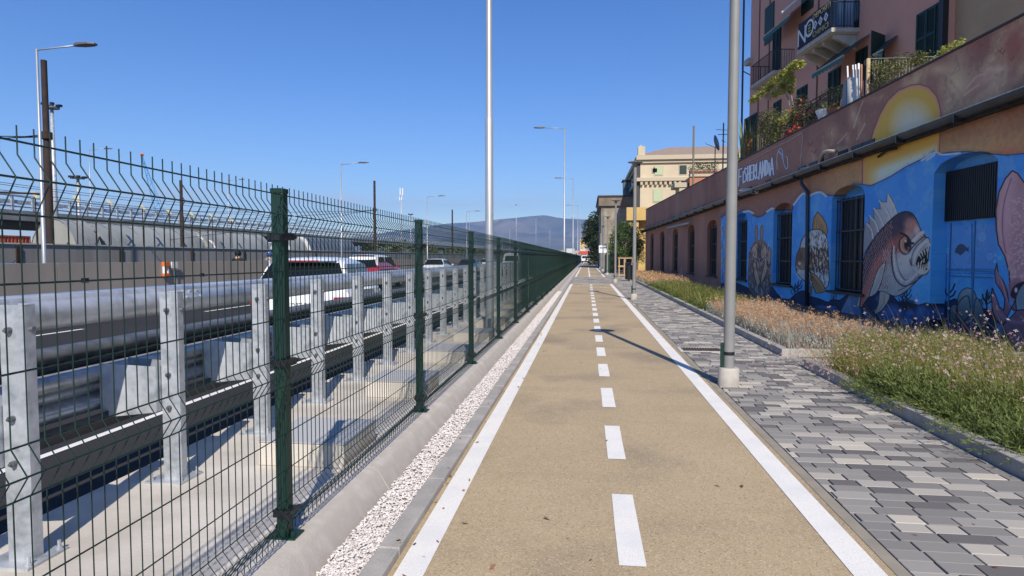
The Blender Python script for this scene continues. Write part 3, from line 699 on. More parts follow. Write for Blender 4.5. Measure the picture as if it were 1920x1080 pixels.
    # rear window: between belt ring and roof ring
    ra = i0-1 if kind != 'van' else 0; rb = min(i for i in range(len(S)) if S[i][4] > h-.12)
    if kind == 'van':
        pane([(-w*.75, -.01, bt+.05), (w*.75, -.01, bt+.05), (w*.68, -.01, h-.25), (-w*.68, -.01, h-.25)], 'rear_window')
    else:
        a, b = (2 if kind == 'hatch' else 1 if kind == 'suv' else 2), rb
        q = [rg(a, 7)*1, Vector((-rg(a, 7).x, rg(a, 7).y, rg(a, 7).z)), Vector((-rg(b, 7).x*.95, rg(b, 7).y, rg(b, 9).z-.05)), Vector((rg(b, 7).x*.95, rg(b, 7).y, rg(b, 9).z-.05))]
        q[0].z += .02; q[1].z += .02; pane(q, 'rear_window', .03, .05)
        MB().box(-.26, .26, rg(b, 7).y-.17, rg(b, 7).y-.15, rg(b, 9).z-.02, rg(b, 9).z+.015).build('brake_light', mat('tail_red', (.35, .01, .012), .25), e)
        if kind in ('hatch', 'suv'):
            MB().prism([(rg(b, 7).y-.20, rg(b, 9).z-.0), (rg(b, 7).y+.25, rg(b, 9).z+.03), (rg(b, 7).y+.25, rg(b, 9).z+.0)], 'x', -w*.62, w*.62).build('spoiler', roofm, e, bevel=.01)
    fa = max(i for i in range(len(S)) if S[i][4] > h-.12); fb = min(i for i in range(fa, len(S)) if S[i][4]-S[i][3] < .12)
    q = [rg(fb, 7), Vector((-rg(fb, 7).x, rg(fb, 7).y, rg(fb, 7).z)), Vector((-rg(fa, 8).x, rg(fa, 8).y, rg(fa, 8).z)), rg(fa, 8)]; pane(q, 'windscreen', .04, .03)
    for sg in (1, -1):
        ya, yb2 = S[rb][0]-.10, S[fa][0]; ym = (ya+yb2)/2
        def sp(y, t):
            z = bt+.02+(h-.11-bt)*t; zt_ = (z-bt)/(h-bt); W = w*.97*.97; x = W*.965+(w*(1-.20)*.93-W*.965)*zt_
            return Vector((sg*(x+.012), y, z))
        pane([sp(ya, 0), sp(ym-.04, 0), sp(ym-.04, .95), sp(ya+.16, .95)], 'side_window', .0, .006)
        pane([sp(ym+.04, 0), sp(yb2+.62, 0), sp(yb2+.05, .95), sp(ym+.04, .95)], 'side_window', .0, .006)
        MB().box(sg*w*1.0, sg*(w+.17), yb2+.45, yb2+.55, bt+.0, bt+.14).build('mirror', trim or paint, e, bevel=.02)
        MB().box(sg*w*.66, sg*w*.975, -.005, .10, bt-.25, bt-.12).build('tail_light', MATS.get('tail_red') or mat('tail_red', (.35, .01, .012), .25), e, bevel=.01)
        MB().box(sg*w*.55, sg*w*.9, L-.16, L-.02, .55, .68).build('headlight', mat('headlamp', (.8, .8, .8), .1), e, bevel=.02)
    for wy in (L*.17, L*.82):
        for sg in (1, -1):
            t = MB().tube([(sg*(w-.21), wy, .32), (sg*(w+.012), wy, .32)], .325, 20).build('wheel', blackp, e, auto=40); MB().tube([(sg*(w-.02), wy, .32), (sg*(w+.02), wy, .32)], .20, 12).build('rim', galv, t)
    MB().box(-.26, .26, -.012, .0, .60, .71).build('number_plate', whitep, e) if kind != 'hatch' else None
    MB().box(-w*.9, w*.9, -.03, .12, .27, .42).build('bumper', mat('bumper_dark', (.03, .03, .032), .6), e, bevel=.02)
    MB().tube([(0, S[rb][0]+.1, h), (0, S[rb][0]-.12, h+.14)], .008, 5).build('antenna', blackp, e)
    return e
def text_mesh(txt, m, size, name, parent=None, thick=.004, sx=1.0):
    cu = bpy.data.curves.new(name, 'FONT'); cu.body = txt; cu.size = size; cu.extrude = thick/2; cu.align_x = 'CENTER'; cu.align_y = 'CENTER'
    t = bpy.data.objects.new(name, cu); link(t); bpy.context.view_layer.update()
    me = bpy.data.meshes.new_from_object(t); bpy.data.objects.remove(t); me.materials.clear(); me.materials.append(m)
    if sx != 1: 
        for v in me.vertices: v.co.x *= sx
    o = bpy.data.objects.new(name, me); return link(o, parent)
wp_ = mat('car_paint_white', (.78, .79, .80), .18, 0, coat=.6); rp = mat('car_paint_red', (.38, .015, .022), .2, 0, coat=.6); dk = mat('car_paint_dark', (.02, .022, .028), .2, .2, coat=.6); sv = mat('car_paint_silver', (.35, .36, .38), .3, .6, coat=.5); bl2 = mat('car_paint_blue', (.01, .018, .05), .2, .1, coat=.6)
c1 = car((-5.14, 10.8, -.1), 'hatch', wp_, wp_, 'white hatchback just behind the crash barrier, nearest car', heading=R(9)); c1.scale = (1.04, 1, 1.08)
p = MB().box(-.26, .26, -.045, -.035, .62, .73).build('number_plate', whitep, c1); t = text_mesh('D7Z E', blackp, .10, 'plate_text', p); t.rotation_euler = (R(90), 0, 0); t.location = (0, -.048, .675)
car((-10.95, 29.6, -.1), 'suv', rp, wp_, 'red car with white roof in the middle lane beyond the white hatchback')
car((-11.75, 47.5, -.1), 'hatch', wp_, wp_, 'small white car seen just right of the second fence post')
car((-11.6, 60, -.1), 'sedan', dk, dk, 'dark car left of the third fence post')
car((-12.6, 78, -.1), 'sedan', wp_, wp_, 'far white saloon car seen between the third fence post and the thick lamp post')
car((-7.4, 62, -.1), 'van', wp_, wp_, 'white van seen between the fourth and sixth fence posts')
yy, zz = on_x(52, 491, -17.5); car((-17.5, yy+.6, -.1), 'sedan', bl2, bl2, 'dark blue car in the far carriageway at the left edge', heading=math.pi)

# ---------------------------------------------------------------- motorcyclists beyond the median wall
def skin_body(name, joints, edges, m, parent, sub=1):
    bm = bmesh.new(); V = [bm.verts.new(j[:3]) for j in joints]
    for a, b in edges: bm.edges.new((V[a], V[b]))
    me = bpy.data.meshes.new(name); bm.to_mesh(me); bm.free(); o = bpy.data.objects.new(name, me); link(o)
    sk = o.modifiers.new('s', 'SKIN'); 
    if not me.skin_vertices: me.attributes
    ly = me.skin_vertices[0] if len(me.skin_vertices) else None
    if ly:
        for i, j in enumerate(joints): ly.data[i].radius = (j[3], j[4] if len(j) > 4 else j[3])
        ly.data[0].use_root = True
    s = o.modifiers.new('ss', 'SUBSURF'); s.levels = s.render_levels = sub
    bpy.context.view_layer.update(); dg = bpy.context.evaluated_depsgraph_get(); me2 = bpy.data.meshes.new_from_object(o.evaluated_get(dg)); bpy.data.objects.remove(o)
    me2.materials.clear(); me2.materials.append(m); me2.polygons.foreach_set('use_smooth', [True]*len(me2.polygons))
    o = bpy.data.objects.new(name, me2); return link(o, parent)
def rider(x, y, helm, coatm, lab_p, lab_s, sc=1.0, shirt=None):
    sk = mat('skin', (.52, .30, .20), .6)
    # seated body, facing +y (pelvis root)
    J = [(0, 0, .82, .15, .13), (0, .03, 1.05, .15, .11), (0, .05, 1.27, .18, .11), (0, .06, 1.42, .10, .08), (0, .07, 1.50, .055), (0, .09, 1.62, .075, .09),
         (-.20, .05, 1.38, .07), (-.30, .22, 1.16, .055), (-.30, .46, 1.10, .038), (.20, .05, 1.38, .07), (.30, .22, 1.16, .055), (.30, .46, 1.10, .038),
         (-.11, .10, .80, .095), (-.16, .42, .74, .075), (-.15, .40, .38, .055), (-.15, .52, .30, .045), (.11, .10, .80, .095), (.16, .42, .74, .075), (.15, .40, .38, .055), (.15, .52, .30, .045)]
    E_ = [(0, 1), (1, 2), (2, 3), (3, 4), (4, 5), (3, 6), (6, 7), (7, 8), (3, 9), (9, 10), (10, 11), (0, 12), (12, 13), (13, 14), (14, 15), (0, 16), (16, 17), (17, 18), (18, 19)]
    p = empty('person', (x, y, -.1), lab_p, 'person'); p.scale = (sc, sc, sc)
    skin_body('body', J, E_, sk, p); JJ = [(a[0], a[1], a[2], *(r*1.10 for r in a[3:])) for a in J]
    skin_body('jacket', [JJ[i] for i in (0, 1, 2, 3, 6, 7, 9, 10)], [(0, 1), (1, 2), (2, 3), (3, 4), (4, 5), (3, 6), (6, 7)], coatm, p)
    skin_body('trousers', [JJ[i] for i in (0, 12, 13, 14, 16, 17, 18)], [(0, 1), (1, 2), (2, 3), (0, 4), (4, 5), (5, 6)], mat('trousers_dark', (.03, .035, .05), .8), p)
    hm = MB().lathe([(.02, -.13), (.10, -.13), (.135, -.06), (.145, .03), (.125, .11), (.07, .155), (.01, .165)], (0, .09, 1.66), 18).build('helmet', helm, p, smooth=True)
    MB().box(-.09, .09, .20, .235, 1.60, 1.70).build('visor', glassd, hm, bevel=.01)
    for sg in (-1, 1):
        h = MB(); h.obox((sg*.30, .50, 1.10), (.04, 0, 0), (0, .045, 0), (0, 0, .018))
        for k in range(4): h.tube([(sg*(.30+.035-.022*k), .53, 1.11), (sg*(.30+.035-.022*k), .57-.004*abs(k-1.5), 1.10), (sg*(.30+.035-.022*k), .565, 1.07)], .009, 6)
        h.tube([(sg*.27, .49, 1.10), (sg*.25, .53, 1.08)], .010, 6); h.build('hand', sk, p, smooth=True)
    s = empty('scooter', (x, y, -.1), lab_s, 'scooter'); s.scale = (sc, sc, sc); sm = mat('scooter_paint', (.05, .05, .055), .3, coat=.4)
    MB().prism([(-.62, .45), (-.55, .62), (-.1, .68), (.22, .60), (.22, .38), (.5, .28), (.5, .22), (-.3, .22)], 'x', -.15, .15).build('body', sm, s, bevel=.03)
    MB().prism([(.48, .22), (.62, 1.0), (.70, 1.02), (.62, .4), (.56, .22)], 'x', -.19, .19).build('leg_shield', sm, s, bevel=.02)
    MB().prism([(-.55, .67), (-.5, .76), (.15, .73), (.2, .66)], 'x', -.14, .14).build('seat', blackp, s, bevel=.03)
    for wy in (-.5, .78): wv = MB().tube([(-.06, wy, .25), (.06, wy, .25)], .25, 18).build('wheel', blackp, s, auto=40)
    MB().tube([(-.36, .52, 1.10), (-.2, .60, 1.08), (.2, .60, 1.08), (.36, .52, 1.10)], .016, 6).tube([(0, .60, 1.08), (0, .80, .3)], .03, 6).build('handlebar', blackp, s)
y, z = on_x(446, 474, -16.2); rider(-16.2, y-.09, mat('helmet_black', (.012, .012, .014), .12, coat=.6), mat('jacket_black', (.015, .015, .017), .8), 'motorcyclist in a black helmet and black top riding behind the median wall', 'dark scooter under the rider with the black helmet', 1.08)
y, z = on_x(503, 480, -17.8); rider(-17.8, y, mat('helmet_blue', (.05, .09, .25), .15, coat=.6), mat('jacket_grey', (.2, .2, .22), .8), 'motorcyclist in a blue helmet just left of the first green fence post', 'dark scooter under the rider with the blue helmet', 1.06)

# ================================================================ HILLS
def hills():
    prof = [(-200, 470), (300, 462), (560, 455), (640, 448), (700, 440), (780, 428), (840, 419), (890, 416), (933, 411), (960, 409), (985, 406), (1021, 403), (1045, 408), (1062, 410), (1085, 411), (1105, 412), (1140, 416), (1200, 424), (1300, 430), (1500, 440), (2100, 455)]
    D = 6500; NX, NY = 240, 40; V = np.zeros((NY, NX, 3)); r = np.random.default_rng(3)
    xs = np.linspace(-250, 2150, NX); top = np.interp(xs, [p[0] for p in prof], [p[1] for p in prof])
    nz = r.random((14, 60)); 
    def fb(u, v, nz=nz):
        i, j = np.floor(u).astype(int), np.floor(v).astype(int); a, b = u-i, v-j; a = a*a*(3-2*a); b = b*b*(3-2*b)
        g = lambda p, q: nz[p % nz.shape[0], q % nz.shape[1]]
        return (g(i, j)*(1-a)+g(i+1, j)*a)*(1-b)+(g(i, j+1)*(1-a)+g(i+1, j+1)*a)*b
    for k in range(NY):
        t = k/(NY-1); d = 3600+(D-3600)*t
        rx = np.array([ray(x, 482)[:2] for x in xs]); rx /= np.linalg.norm(rx, axis=1)[:, None]
        Ht = (482-top)/F_PX*D; u = np.linspace(0, 26, NX)
        rid = .55+.45*fb(np.full(NX, t*6), u)+.22*(fb(np.full(NX, t*13+3), u*2.7)-.5)+.1*(fb(np.full(NX, t*23+3), u*6)-.5)
        prof_t = min(1, (t/.92))**1.25
        h = Ht*prof_t*(rid if t < .92 else rid*(1-(t-.92)/.08)+(t-.92)/.08*1.0)
        V[k, :, 0] = rx[:, 0]*d; V[k, :, 1] = rx[:, 1]*d; V[k, :, 2] = h-2
    idx = np.arange(NX*NY).reshape(NY, NX); Fc = np.stack([idx[:-1, :-1], idx[:-1, 1:], idx[1:, 1:], idx[1:, :-1]], -1).reshape(-1, 4)
    m = mat('hill_scrub', (.10, .10, .06), .95, 0, (.035, .05, .025), .006, (.26, .21, .15), .0022, detail=10)
    o = np_mesh('hills', V.reshape(-1, 3), Fc, m, smooth=True); o['kind'] = 'structure'
hills()
# distant town at the foot of the hills
tw_ = [mat('town_white', (.6, .58, .54), .8), mat('town_cream', (.5, .42, .3), .8), mat('town_pink', (.42, .28, .22), .8)]
blocks = [(1047, 470, 1060, 1), (1062, 466, 1077, 0), (1022, 474, 1034, 0), (1078, 470, 1086, 1), (1000, 476, 1012, 0), (984, 477, 993, 2), (1035, 477, 1046, 1)]
wherew = ['right of the tall street lamps', 'white, centre of the far town', 'small and white, left of the tall street lamp', 'narrow, nearest the path end', 'low and white, over the fence top', 'low and pinkish, over the fence top', 'low and cream, over the fence top']
for i, (xa, yt, xb, mi) in enumerate(blocks):
    Yd = 560+40*i; a, zt = on_y(xa, yt, Yd); b, _ = on_y(xb, yt, Yd); e = empty('town_building', (a, Yd, -.45), 'distant town building below the hills, '+wherew[i], 'building', 'distant buildings at the foot of the hills')
    MB().box(0, b-a, 0, 14, 0, zt+.45).build('wall', tw_[mi], e); mb = MB()
    for fl in range(int(zt/3.2)):
        for wv in range(max(1, int((b-a)/3))): mb.box(.8+wv*3, 2.0+wv*3, -.05, .0, 1.2+fl*3.2, 2.7+fl*3.2)
    if mb.v: mb.build('windows', glassd, e)
# ================================================================ MURAL: paint laid on the terrace building's wall, drawn in wall metres
S0, S1, Z0, Z1, PPM = 6.0, 32.5, -.3, 5.8, 110
NW, NH = int((S1-S0)*PPM), int((Z1-Z0)*PPM)
ss = S0+(np.arange(NW)+.5)/PPM; zs_ = Z0+(np.arange(NH)+.5)/PPM
SS, ZZ = np.meshgrid(ss, zs_)
def project(X, Y, Z):
    Zc = Z-H; c, s = math.cos(YAW), math.sin(YAW); a = X*c+Y*s; w = -X*s+Y*c; c, s = math.cos(PIT), math.sin(PIT)
    return 960+F_PX*a/(w*c-Zc*s), 540-F_PX*(Zc*c+w*s)/(w*c-Zc*s)
PX, PY = project(WALL.x0+WALL.d[0]*SS, WALL.y0+WALL.d[1]*SS, ZZ)      # survey grid: which photo sample belongs to which wall point
colx = PX[NH//3]                                                      # decreasing with s
IMG = np.zeros((NH, NW, 3), np.float32)
def vnoise(scale, oct=4, seed=0):
    r = np.random.default_rng(seed); out = np.zeros((NH, NW), np.float32); amp = 1; tot = 0
    for o in range(oct):
        f = scale*2**o; g = r.random((int((Z1-Z0)*f)+3, int((S1-S0)*f)+3)).astype(np.float32)
        u = (SS[0]-S0)*f; v = (ZZ[:, 0]-Z0)*f; i = u.astype(int); j = v.astype(int); a = u-i; b = (v-j)[:, None]; a = a*a*(3-2*a); b = b*b*(3-2*b)
        out += amp*((g[j][:, i]*(1-a)+g[j][:, i+1]*a)*(1-b)+(g[j+1][:, i]*(1-a)+g[j+1][:, i+1]*a)*b); tot += amp; amp *= .5
    return out/tot
N1, N2, N3 = vnoise(.7, 5, 1), vnoise(3, 4, 2), vnoise(14, 3, 3)
def cols(x0, x1):
    i = np.nonzero((colx >= x0-14) & (colx <= x1+14))[0]
    return slice(i[0], i[-1]+1) if len(i) else slice(0, 0)
def smooth(pts, closed=False, k=5):
    P_ = np.array(pts, float); n = len(P_); out = []
    rng_ = range(n if closed else n-1)
    for i in rng_:
        p0, p1, p2, p3 = (P_[(i-1) % n] if closed or i > 0 else P_[i]), P_[i], P_[(i+1) % n], (P_[(i+2) % n] if closed or i+2 < n else P_[min(i+1, n-1)])
        for t in np.arange(k)/k: out.append(.5*((2*p1)+(-p0+p2)*t+(2*p0-5*p1+4*p2-p3)*t*t+(-p0+3*p1-3*p2+p3)*t**3))
    if not closed: out.append(P_[-1])
    return np.array(out)
def inside(x, y, P_):
    m = np.zeros(x.shape, bool); n = len(P_); j = n-1
    for i in range(n):
        xi, yi, xj, yj = *P_[i], *P_[j]
        if yi != yj: m ^= ((yi > y) != (yj > y)) & (x < (xj-xi)*(y-yi)/(yj-yi)+xi)
        j = i
    return m
def blend(sl, a, c):
    c = np.asarray(c, np.float32)
    if c.ndim == 1: c = c[None, None]
    IMG[:, sl] = IMG[:, sl]*(1-a[..., None])+c*a[..., None]
def poly(pts, c, alpha=1.0, sm=False, tex=0, line=None, lw=1.2):
    """c: colour or function(px,py)->colour array"""
    P_ = smooth(pts, True) if sm else np.array(pts, float)
    sl = cols(P_[:, 0].min(), P_[:, 0].max())
    if sl.stop-sl.start < 1: return
    x, y = PX[:, sl], PY[:, sl]; rows = np.nonzero(((y > P_[:, 1].min()-2) & (y < P_[:, 1].max()+2)).any(1))[0]
    if not len(rows): return
    m = np.zeros(x.shape, np.float32); r = slice(rows[0], rows[-1]+1); m[r] = inside(x[r], y[r], P_)
    cc = c(x, y) if callable(c) else np.asarray(c, np.float32)
    if tex: cc = cc*(1+tex*(N3[:, sl]-.5)[..., None]*2)
    blend(sl, m*alpha, cc)
    if line is not None: stroke(np.vstack([P_, P_[:1]]), lw, line)
def stroke(pts, w, c, alpha=1.0, soft=.5, sm=False, w2=None):
    P_ = smooth(pts) if sm else np.array(pts, float)
    sl = cols(P_[:, 0].min()-w*2, P_[:, 0].max()+w*2)
    if sl.stop-sl.start < 1: return
    x, y = PX[:, sl], PY[:, sl]; rows = np.nonzero(((y > P_[:, 1].min()-w*2-2) & (y < P_[:, 1].max()+w*2+2)).any(1))[0]
    if not len(rows): return
    r = slice(rows[0], rows[-1]+1); x = x[r]; y = y[r]; A = np.zeros(x.shape, np.float32); n = len(P_)-1
    for i in range(n):
        a, b = P_[i], P_[i+1]; d = b-a; L2 = max(1e-6, d@d); t = np.clip(((x-a[0])*d[0]+(y-a[1])*d[1])/L2, 0, 1)
        D = np.hypot(x-a[0]-t*d[0], y-a[1]-t*d[1]); ww = w if w2 is None else w+(w2-w)*(i+t)/n
        A = np.maximum(A, np.clip((ww/2+soft-D)/(2*soft), 0, 1))
    full = np.zeros((NH, x.shape[1]), np.float32); full[r] = A*alpha; blend(sl, full, c)
def blob(cx, cy, rx, ry, c, alpha=1.0, p=1.5):
    sl = cols(cx-rx, cx+rx)
    if sl.stop-sl.start < 1: return
    d = np.sqrt(((PX[:, sl]-cx)/rx)**2+((PY[:, sl]-cy)/ry)**2); blend(sl, np.clip(1-d, 0, 1)**p*alpha if p else (d < 1)*alpha, c)
def C(*a): return np.array(a, np.float32)
# --- plaster
IMG[:] = C(108, 79, 72)
k = np.clip((N1-.35)*2.2, 0, 1)[..., None]; IMG[:] = IMG*(1-k*.5)+C(132, 98, 86)*k*.5
IMG *= (1+.10*(N3-.5))[..., None]
full = slice(0, NW)
xx, yy_ = PX, PY
# cream/brown clouds on the upper band right of the lettering
a = np.clip((PX-1480)/60, 0, 1); st = np.clip((N2*.6+N1*.9-.72)*3.2, 0, 1)*a
blend(full, st*.75, C(165, 148, 122)); st = np.clip((vnoise(1.2, 4, 9)-.5)*3.5, 0, 1)*a; blend(full, st*.55, C(84, 58, 58))
for cx, cy, rx, ry, c_, al in ((1795, 160, 45, 70, (180, 168, 140), .8), (1760, 130, 40, 22, (172, 152, 124), .7), (1800, 100, 40, 60, (150, 128, 112), .5), (1850, 150, 60, 45, (178, 160, 150), .45), (1870, 130, 40, 10, (190, 170, 160), .5),
                               (1830, 80, 60, 40, (112, 68, 62), .7), (1905, 80, 50, 60, (120, 70, 62), .8), (1600, 215, 16, 34, (172, 156, 126), .6), (1560, 250, 22, 26, (160, 140, 118), .5), (1640, 185, 40, 14, (150, 122, 104), .4), (1900, 190, 40, 40, (104, 62, 56), .6)): blob(cx, cy, rx, ry, C(*c_), al)
for pts in ([(1735, 150), (1768, 158), (1786, 182), (1796, 215)], [(1808, 190), (1850, 160), (1900, 120)], [(1760, 140), (1790, 160), (1812, 196)]): stroke(pts, 4, C(110, 92, 84), .5, 4, True)
for pts in ([(1600, 240), (1612, 205), (1618, 190)], [(1606, 262), (1622, 232)], [(1570, 270), (1588, 250)], [(1812, 165), (1830, 145), (1846, 138)], [(1808, 178), (1836, 158)]): stroke(pts, 1.2, C(196, 180, 164), .6, 1.5, True)
for b in ((1515, 268), (1522, 282), (1875, 96), (1892, 108), (1870, 92)): stroke([(b[0], b[1]), (b[0]+5, b[1]+6), (b[0]+9, b[1]-2)], 1.5, C(92, 44, 40), .8)
# --- lower brown/ochre sky zone
P0 = [(1351, 300), (1351, 420), (1620, 380), (1980, 330), (1980, 150), (1620, 280)]
def ochre(x, y):
    t = np.clip((x-1480)/130, 0, 1)[..., None]; base = C(108, 78, 70)*(1-t)+C(142, 114, 82)*t
    u = np.clip((x-1765)/150, 0, 1)[..., None]; v = np.clip((y-(232-(x-1765)*.28))/70, 0, 1)[..., None]
    r = C(96, 66, 54)*(1-v)+C(156, 128, 88)*v; r = r*(1-u*.35)+C(124, 80, 66)*u*.35
    return np.where((x > 1758)[..., None], r, base)
poly([(1351, 400), (1390, 378), (1500, 340), (1615, 300), (1760, 250), (1995, 170), (1995, 330), (1760, 320), (1600, 380), (1351, 430)], ochre, .85, tex=.12)
blob(1800, 285, 40, 14, C(190, 150, 104), .5); blob(1890, 285, 50, 18, C(176, 96, 76), .6)
# --- sun
sunP = [(1617, 350), (1617, 300), (1628, 280), (1633, 262), (1638, 244), (1649, 216), (1664, 189), (1684, 170), (1707, 160), (1724, 158), (1742, 164), (1756, 180), (1762, 198), (1764, 213), (1762, 262), (1761, 292), (1740, 310), (1690, 335), (1640, 352)]
poly(sunP, C(205, 148, 128), line=C(96, 66, 58), lw=2.2)
cxs, cys = 1702, 268
def shrink(k): return [(cxs+(x-cxs)*k, cys+(y-cys)*k) for x, y in sunP]
poly(shrink(.945), C(196, 158, 92))
def sg(x, y):
    d = np.clip(1-np.sqrt(((x-1710)/46)**2+((y-236)/55)**2), 0, 1)[..., None]**.6*1.25; d = np.clip(d, 0, 1)
    base = C(196, 162, 78)*(1-d)+C(190, 187, 176)*d
    low = np.clip((y-(300-(x-1660)*.36))/18, 0, 1)[..., None]*np.clip((x-1622)/30, 0, 1)[..., None]; m = (y > 295-(x-1617)*.33)[..., None]
    lo = C(186, 152, 78)*(1-low)+C(170, 184, 184)*low
    return np.where(m, lo, base)
poly(shrink(.925), sg, tex=.03)
# --- blue sea
top = [(1352, 408), (1362, 401), (1380, 402), (1393, 394), (1407, 396), (1413, 404), (1422, 407), (1431, 404), (1440, 396), (1447, 390), (1452, 394), (1486, 394), (1487, 384), (1496, 372), (1505, 361), (1514, 368), (1524, 364), (1536, 358), (1547, 365), (1563, 367), (1571, 366), (1584, 356), (1600, 345), (1615, 345.5), (1633, 348), (1649, 341), (1671, 330), (1698, 313), (1729, 298), (1752, 284), (1760, 289), (1782, 285.5), (1815, 284), (1849, 288), (1889, 291), (1920, 288), (2000, 284), (9000, -1140)]
sea = top+[(9000, 6000), (1352, 640)]
def seac(x, y):
    hz = np.clip((y-(420-(x-1350)*.16))/190, 0, 1)[..., None]
    r = C(70, 138, 214)*(1-hz)+C(72, 150, 212)*hz; cy = np.clip((x-1735)/40, 0, 1)[..., None]*np.clip((y-420)/80, 0, 1)[..., None]
    return r*(1-cy*.6)+C(78, 156, 200)*cy*.6
poly(sea, seac, tex=.05)
seam = np.zeros((NH, NW), bool); st_ = smooth(sea, False, 1); slc = cols(1352, 9000); seam[:, slc] = inside(PX[:, slc], PY[:, slc], st_)
blend(full, np.clip((N1-.47)*3, 0, .45)*seam, C(38, 100, 190)); blend(full, np.clip((N2-.52)*3, 0, .35)*seam, C(110, 172, 226)); blend(full, np.clip((N3-.6)*2, 0, .18)*seam, C(30, 70, 140))
stroke(top, 7, C(24, 44, 92), .35, 5); stroke(top, 1.6, C(44, 30, 34), .9)
for pts in ([(1395, 397), (1404, 396), (1412, 400)], [(1438, 397), (1447, 391), (1450, 392)], [(1488, 384), (1505, 363), (1513, 369)], [(1514, 369), (1536, 360), (1549, 368)], [(1728, 301), (1752, 286), (1768, 290), (1800, 287)], [(1738, 300), (1752, 290)]): stroke(pts, 3, C(205, 212, 224), .8, 1.4, True)
# arched recess heads
for q in ([(1562, 368), (1571, 362), (1590, 350), (1606, 345), (1619, 350), (1620, 362)], ): poly(q, C(44, 96, 150), .8)
# --- reef
reef = [(1352, 532), (1380, 530), (1396, 537), (1412, 545), (1440, 536), (1448, 538), (1456, 550), (1466, 560), (1480, 562), (1491, 552), (1500, 546), (1514, 545), (1520, 556), (1535, 560), (1552, 567), (1560, 562), (1575, 563), (1584, 556), (1600, 546), (1640, 535), (1665, 545), (1684, 566), (1700, 568), (1722, 572), (1738, 568), (1748, 572), (1763, 573), (1775, 566), (1790, 560), (1800, 566), (1850, 580), (1870, 582), (1876, 604), (1900, 606), (1925, 600), (2100, 620), (9000, 1500), (9000, 6000), (1352, 640)]
poly(reef, lambda x, y: C(20, 32, 60)*np.clip(1+(N2[:, cols(1352, 9000)][:, :x.shape[1]]-.5)[..., None]*.8, .6, 1.5), 1.0)
for cx, cy, rx, ry in ((1395, 560, 12, 10), (1420, 575, 14, 10), (1476, 582, 14, 12), (1500, 590, 12, 10), (1540, 580, 16, 9), (1570, 600, 18, 12), (1625, 596, 9, 8), (1672, 590, 26, 22), (1706, 590, 10, 12), (1728, 590, 14, 20), (1748, 588, 9, 16), (1700, 605, 12, 10), (1880, 615, 16, 12), (1655, 560, 14, 9), (1560, 580, 10, 8)):
    blob(cx, cy, rx, ry, C(58, 98, 158), .85, .45); blob(cx+rx*.2, cy+ry*.35, rx*.9, ry*.7, C(24, 40, 76), .6, .8)
stroke(reef[:-3], 2.0, C(12, 18, 32), .9)
def coral(x, y, s, c=C(14, 20, 34)):
    for pts in ([(0, 0), (0, -14), (1, -26)], [(0, -8), (-5, -14), (-6, -20)], [(0, -12), (6, -19), (9, -27)], [(0, -6), (7, -10), (10, -16)], [(-6, 0), (-9, -8), (-10, -12)]): stroke([(x+a*s, y+b*s) for a, b in pts], 2.4*s, c, 1, .6)
coral(1779, 566, 1.25); coral(1700, 567, .9); coral(1692, 566, .7); coral(1850, 578, 1.3); coral(1563, 566, .6); coral(1490, 552, .7); coral(1496, 548, .8); coral(1848, 570, .8)
blob(1700, 570, 18, 10, C(16, 22, 36), 1, .3)
# grey boulders on the door
for P_ in ([(1781, 590), (1783, 575), (1792, 571), (1800, 576), (1803, 590), (1802, 606), (1782, 606)], [(1795, 566), (1800, 549), (1812, 540), (1824, 544), (1831, 560), (1833, 604), (1796, 604)], [(1829, 562), (1838, 566), (1846, 590), (1852, 610), (1826, 610)], [(1795, 575), (1805, 559), (1816, 557), (1818, 590), (1800, 604)]):
    poly(P_, lambda x, y: C(50, 62, 72)+C(52, 60, 62)*np.clip((y-545)/-60+.9, 0, 1)[..., None], 1, True, .1, C(18, 22, 30), 1.6)
# --- big snapper
G1, G2, DK = C(172, 172, 176), C(112, 112, 120), C(28, 26, 34)
tail = [(1598, 540), (1590, 556), (1578, 580), (1570, 598), (1580, 610), (1600, 612), (1616, 600), (1612, 570), (1612, 548)]
poly(tail, lambda x, y: C(60, 84, 120)+C(36, 30, 20)*np.clip((1606-x)/30, 0, 1)[..., None], 1, True, .1, C(24, 30, 46), 1)
poly([(1607, 574), (1612, 552), (1618, 540), (1620, 560), (1614, 574)], C(140, 128, 120), 1, False, .1)
fin = [(1618, 480), (1619, 440), (1622, 420), (1624, 417), (1628, 418), (1630, 420), (1629, 405), (1633, 405), (1639, 412), (1638, 391), (1645, 391), (1651, 392), (1648, 376), (1654, 378), (1662, 379), (1664, 363), (1668, 366), (1675, 378), (1680, 392), (1684, 406), (1670, 413), (1658, 424), (1647, 434), (1637, 448), (1628, 462)]
poly(fin, lambda x, y: C(104, 108, 122)+C(42, 42, 40)*np.clip((x-1630)/40, 0, 1)[..., None], 1, False, .06, C(52, 48, 60), 1.1)
for pts in ([(1665, 365), (1676, 384), (1683, 406)], [(1649, 377), (1662, 393), (1670, 412)], [(1639, 391), (1650, 406), (1657, 424)], [(1631, 405), (1642, 418), (1647, 434)], [(1625, 419), (1634, 430), (1637, 447)]): stroke(pts, 2.4, C(196, 196, 192), 1, .6, True); stroke([(a+1.6, b+.6) for a, b in pts], 1, C(66, 60, 66), .7, .5, True)
body = [(1617, 500), (1622, 478), (1630, 462), (1640, 447), (1655, 428), (1670, 412), (1684, 401), (1698, 396.5), (1710, 400), (1718, 411), (1726, 430), (1731, 436), (1735, 444), (1741, 447), (1744, 458), (1742, 468), (1741, 480), (1740, 492), (1742, 505), (1737, 514), (1726, 518), (1716, 530), (1700, 545), (1686, 554), (1676, 555), (1664, 551), (1648, 546), (1640, 548), (1630, 556), (1622, 566), (1616, 576), (1612, 575), (1614, 560), (1615, 540)]
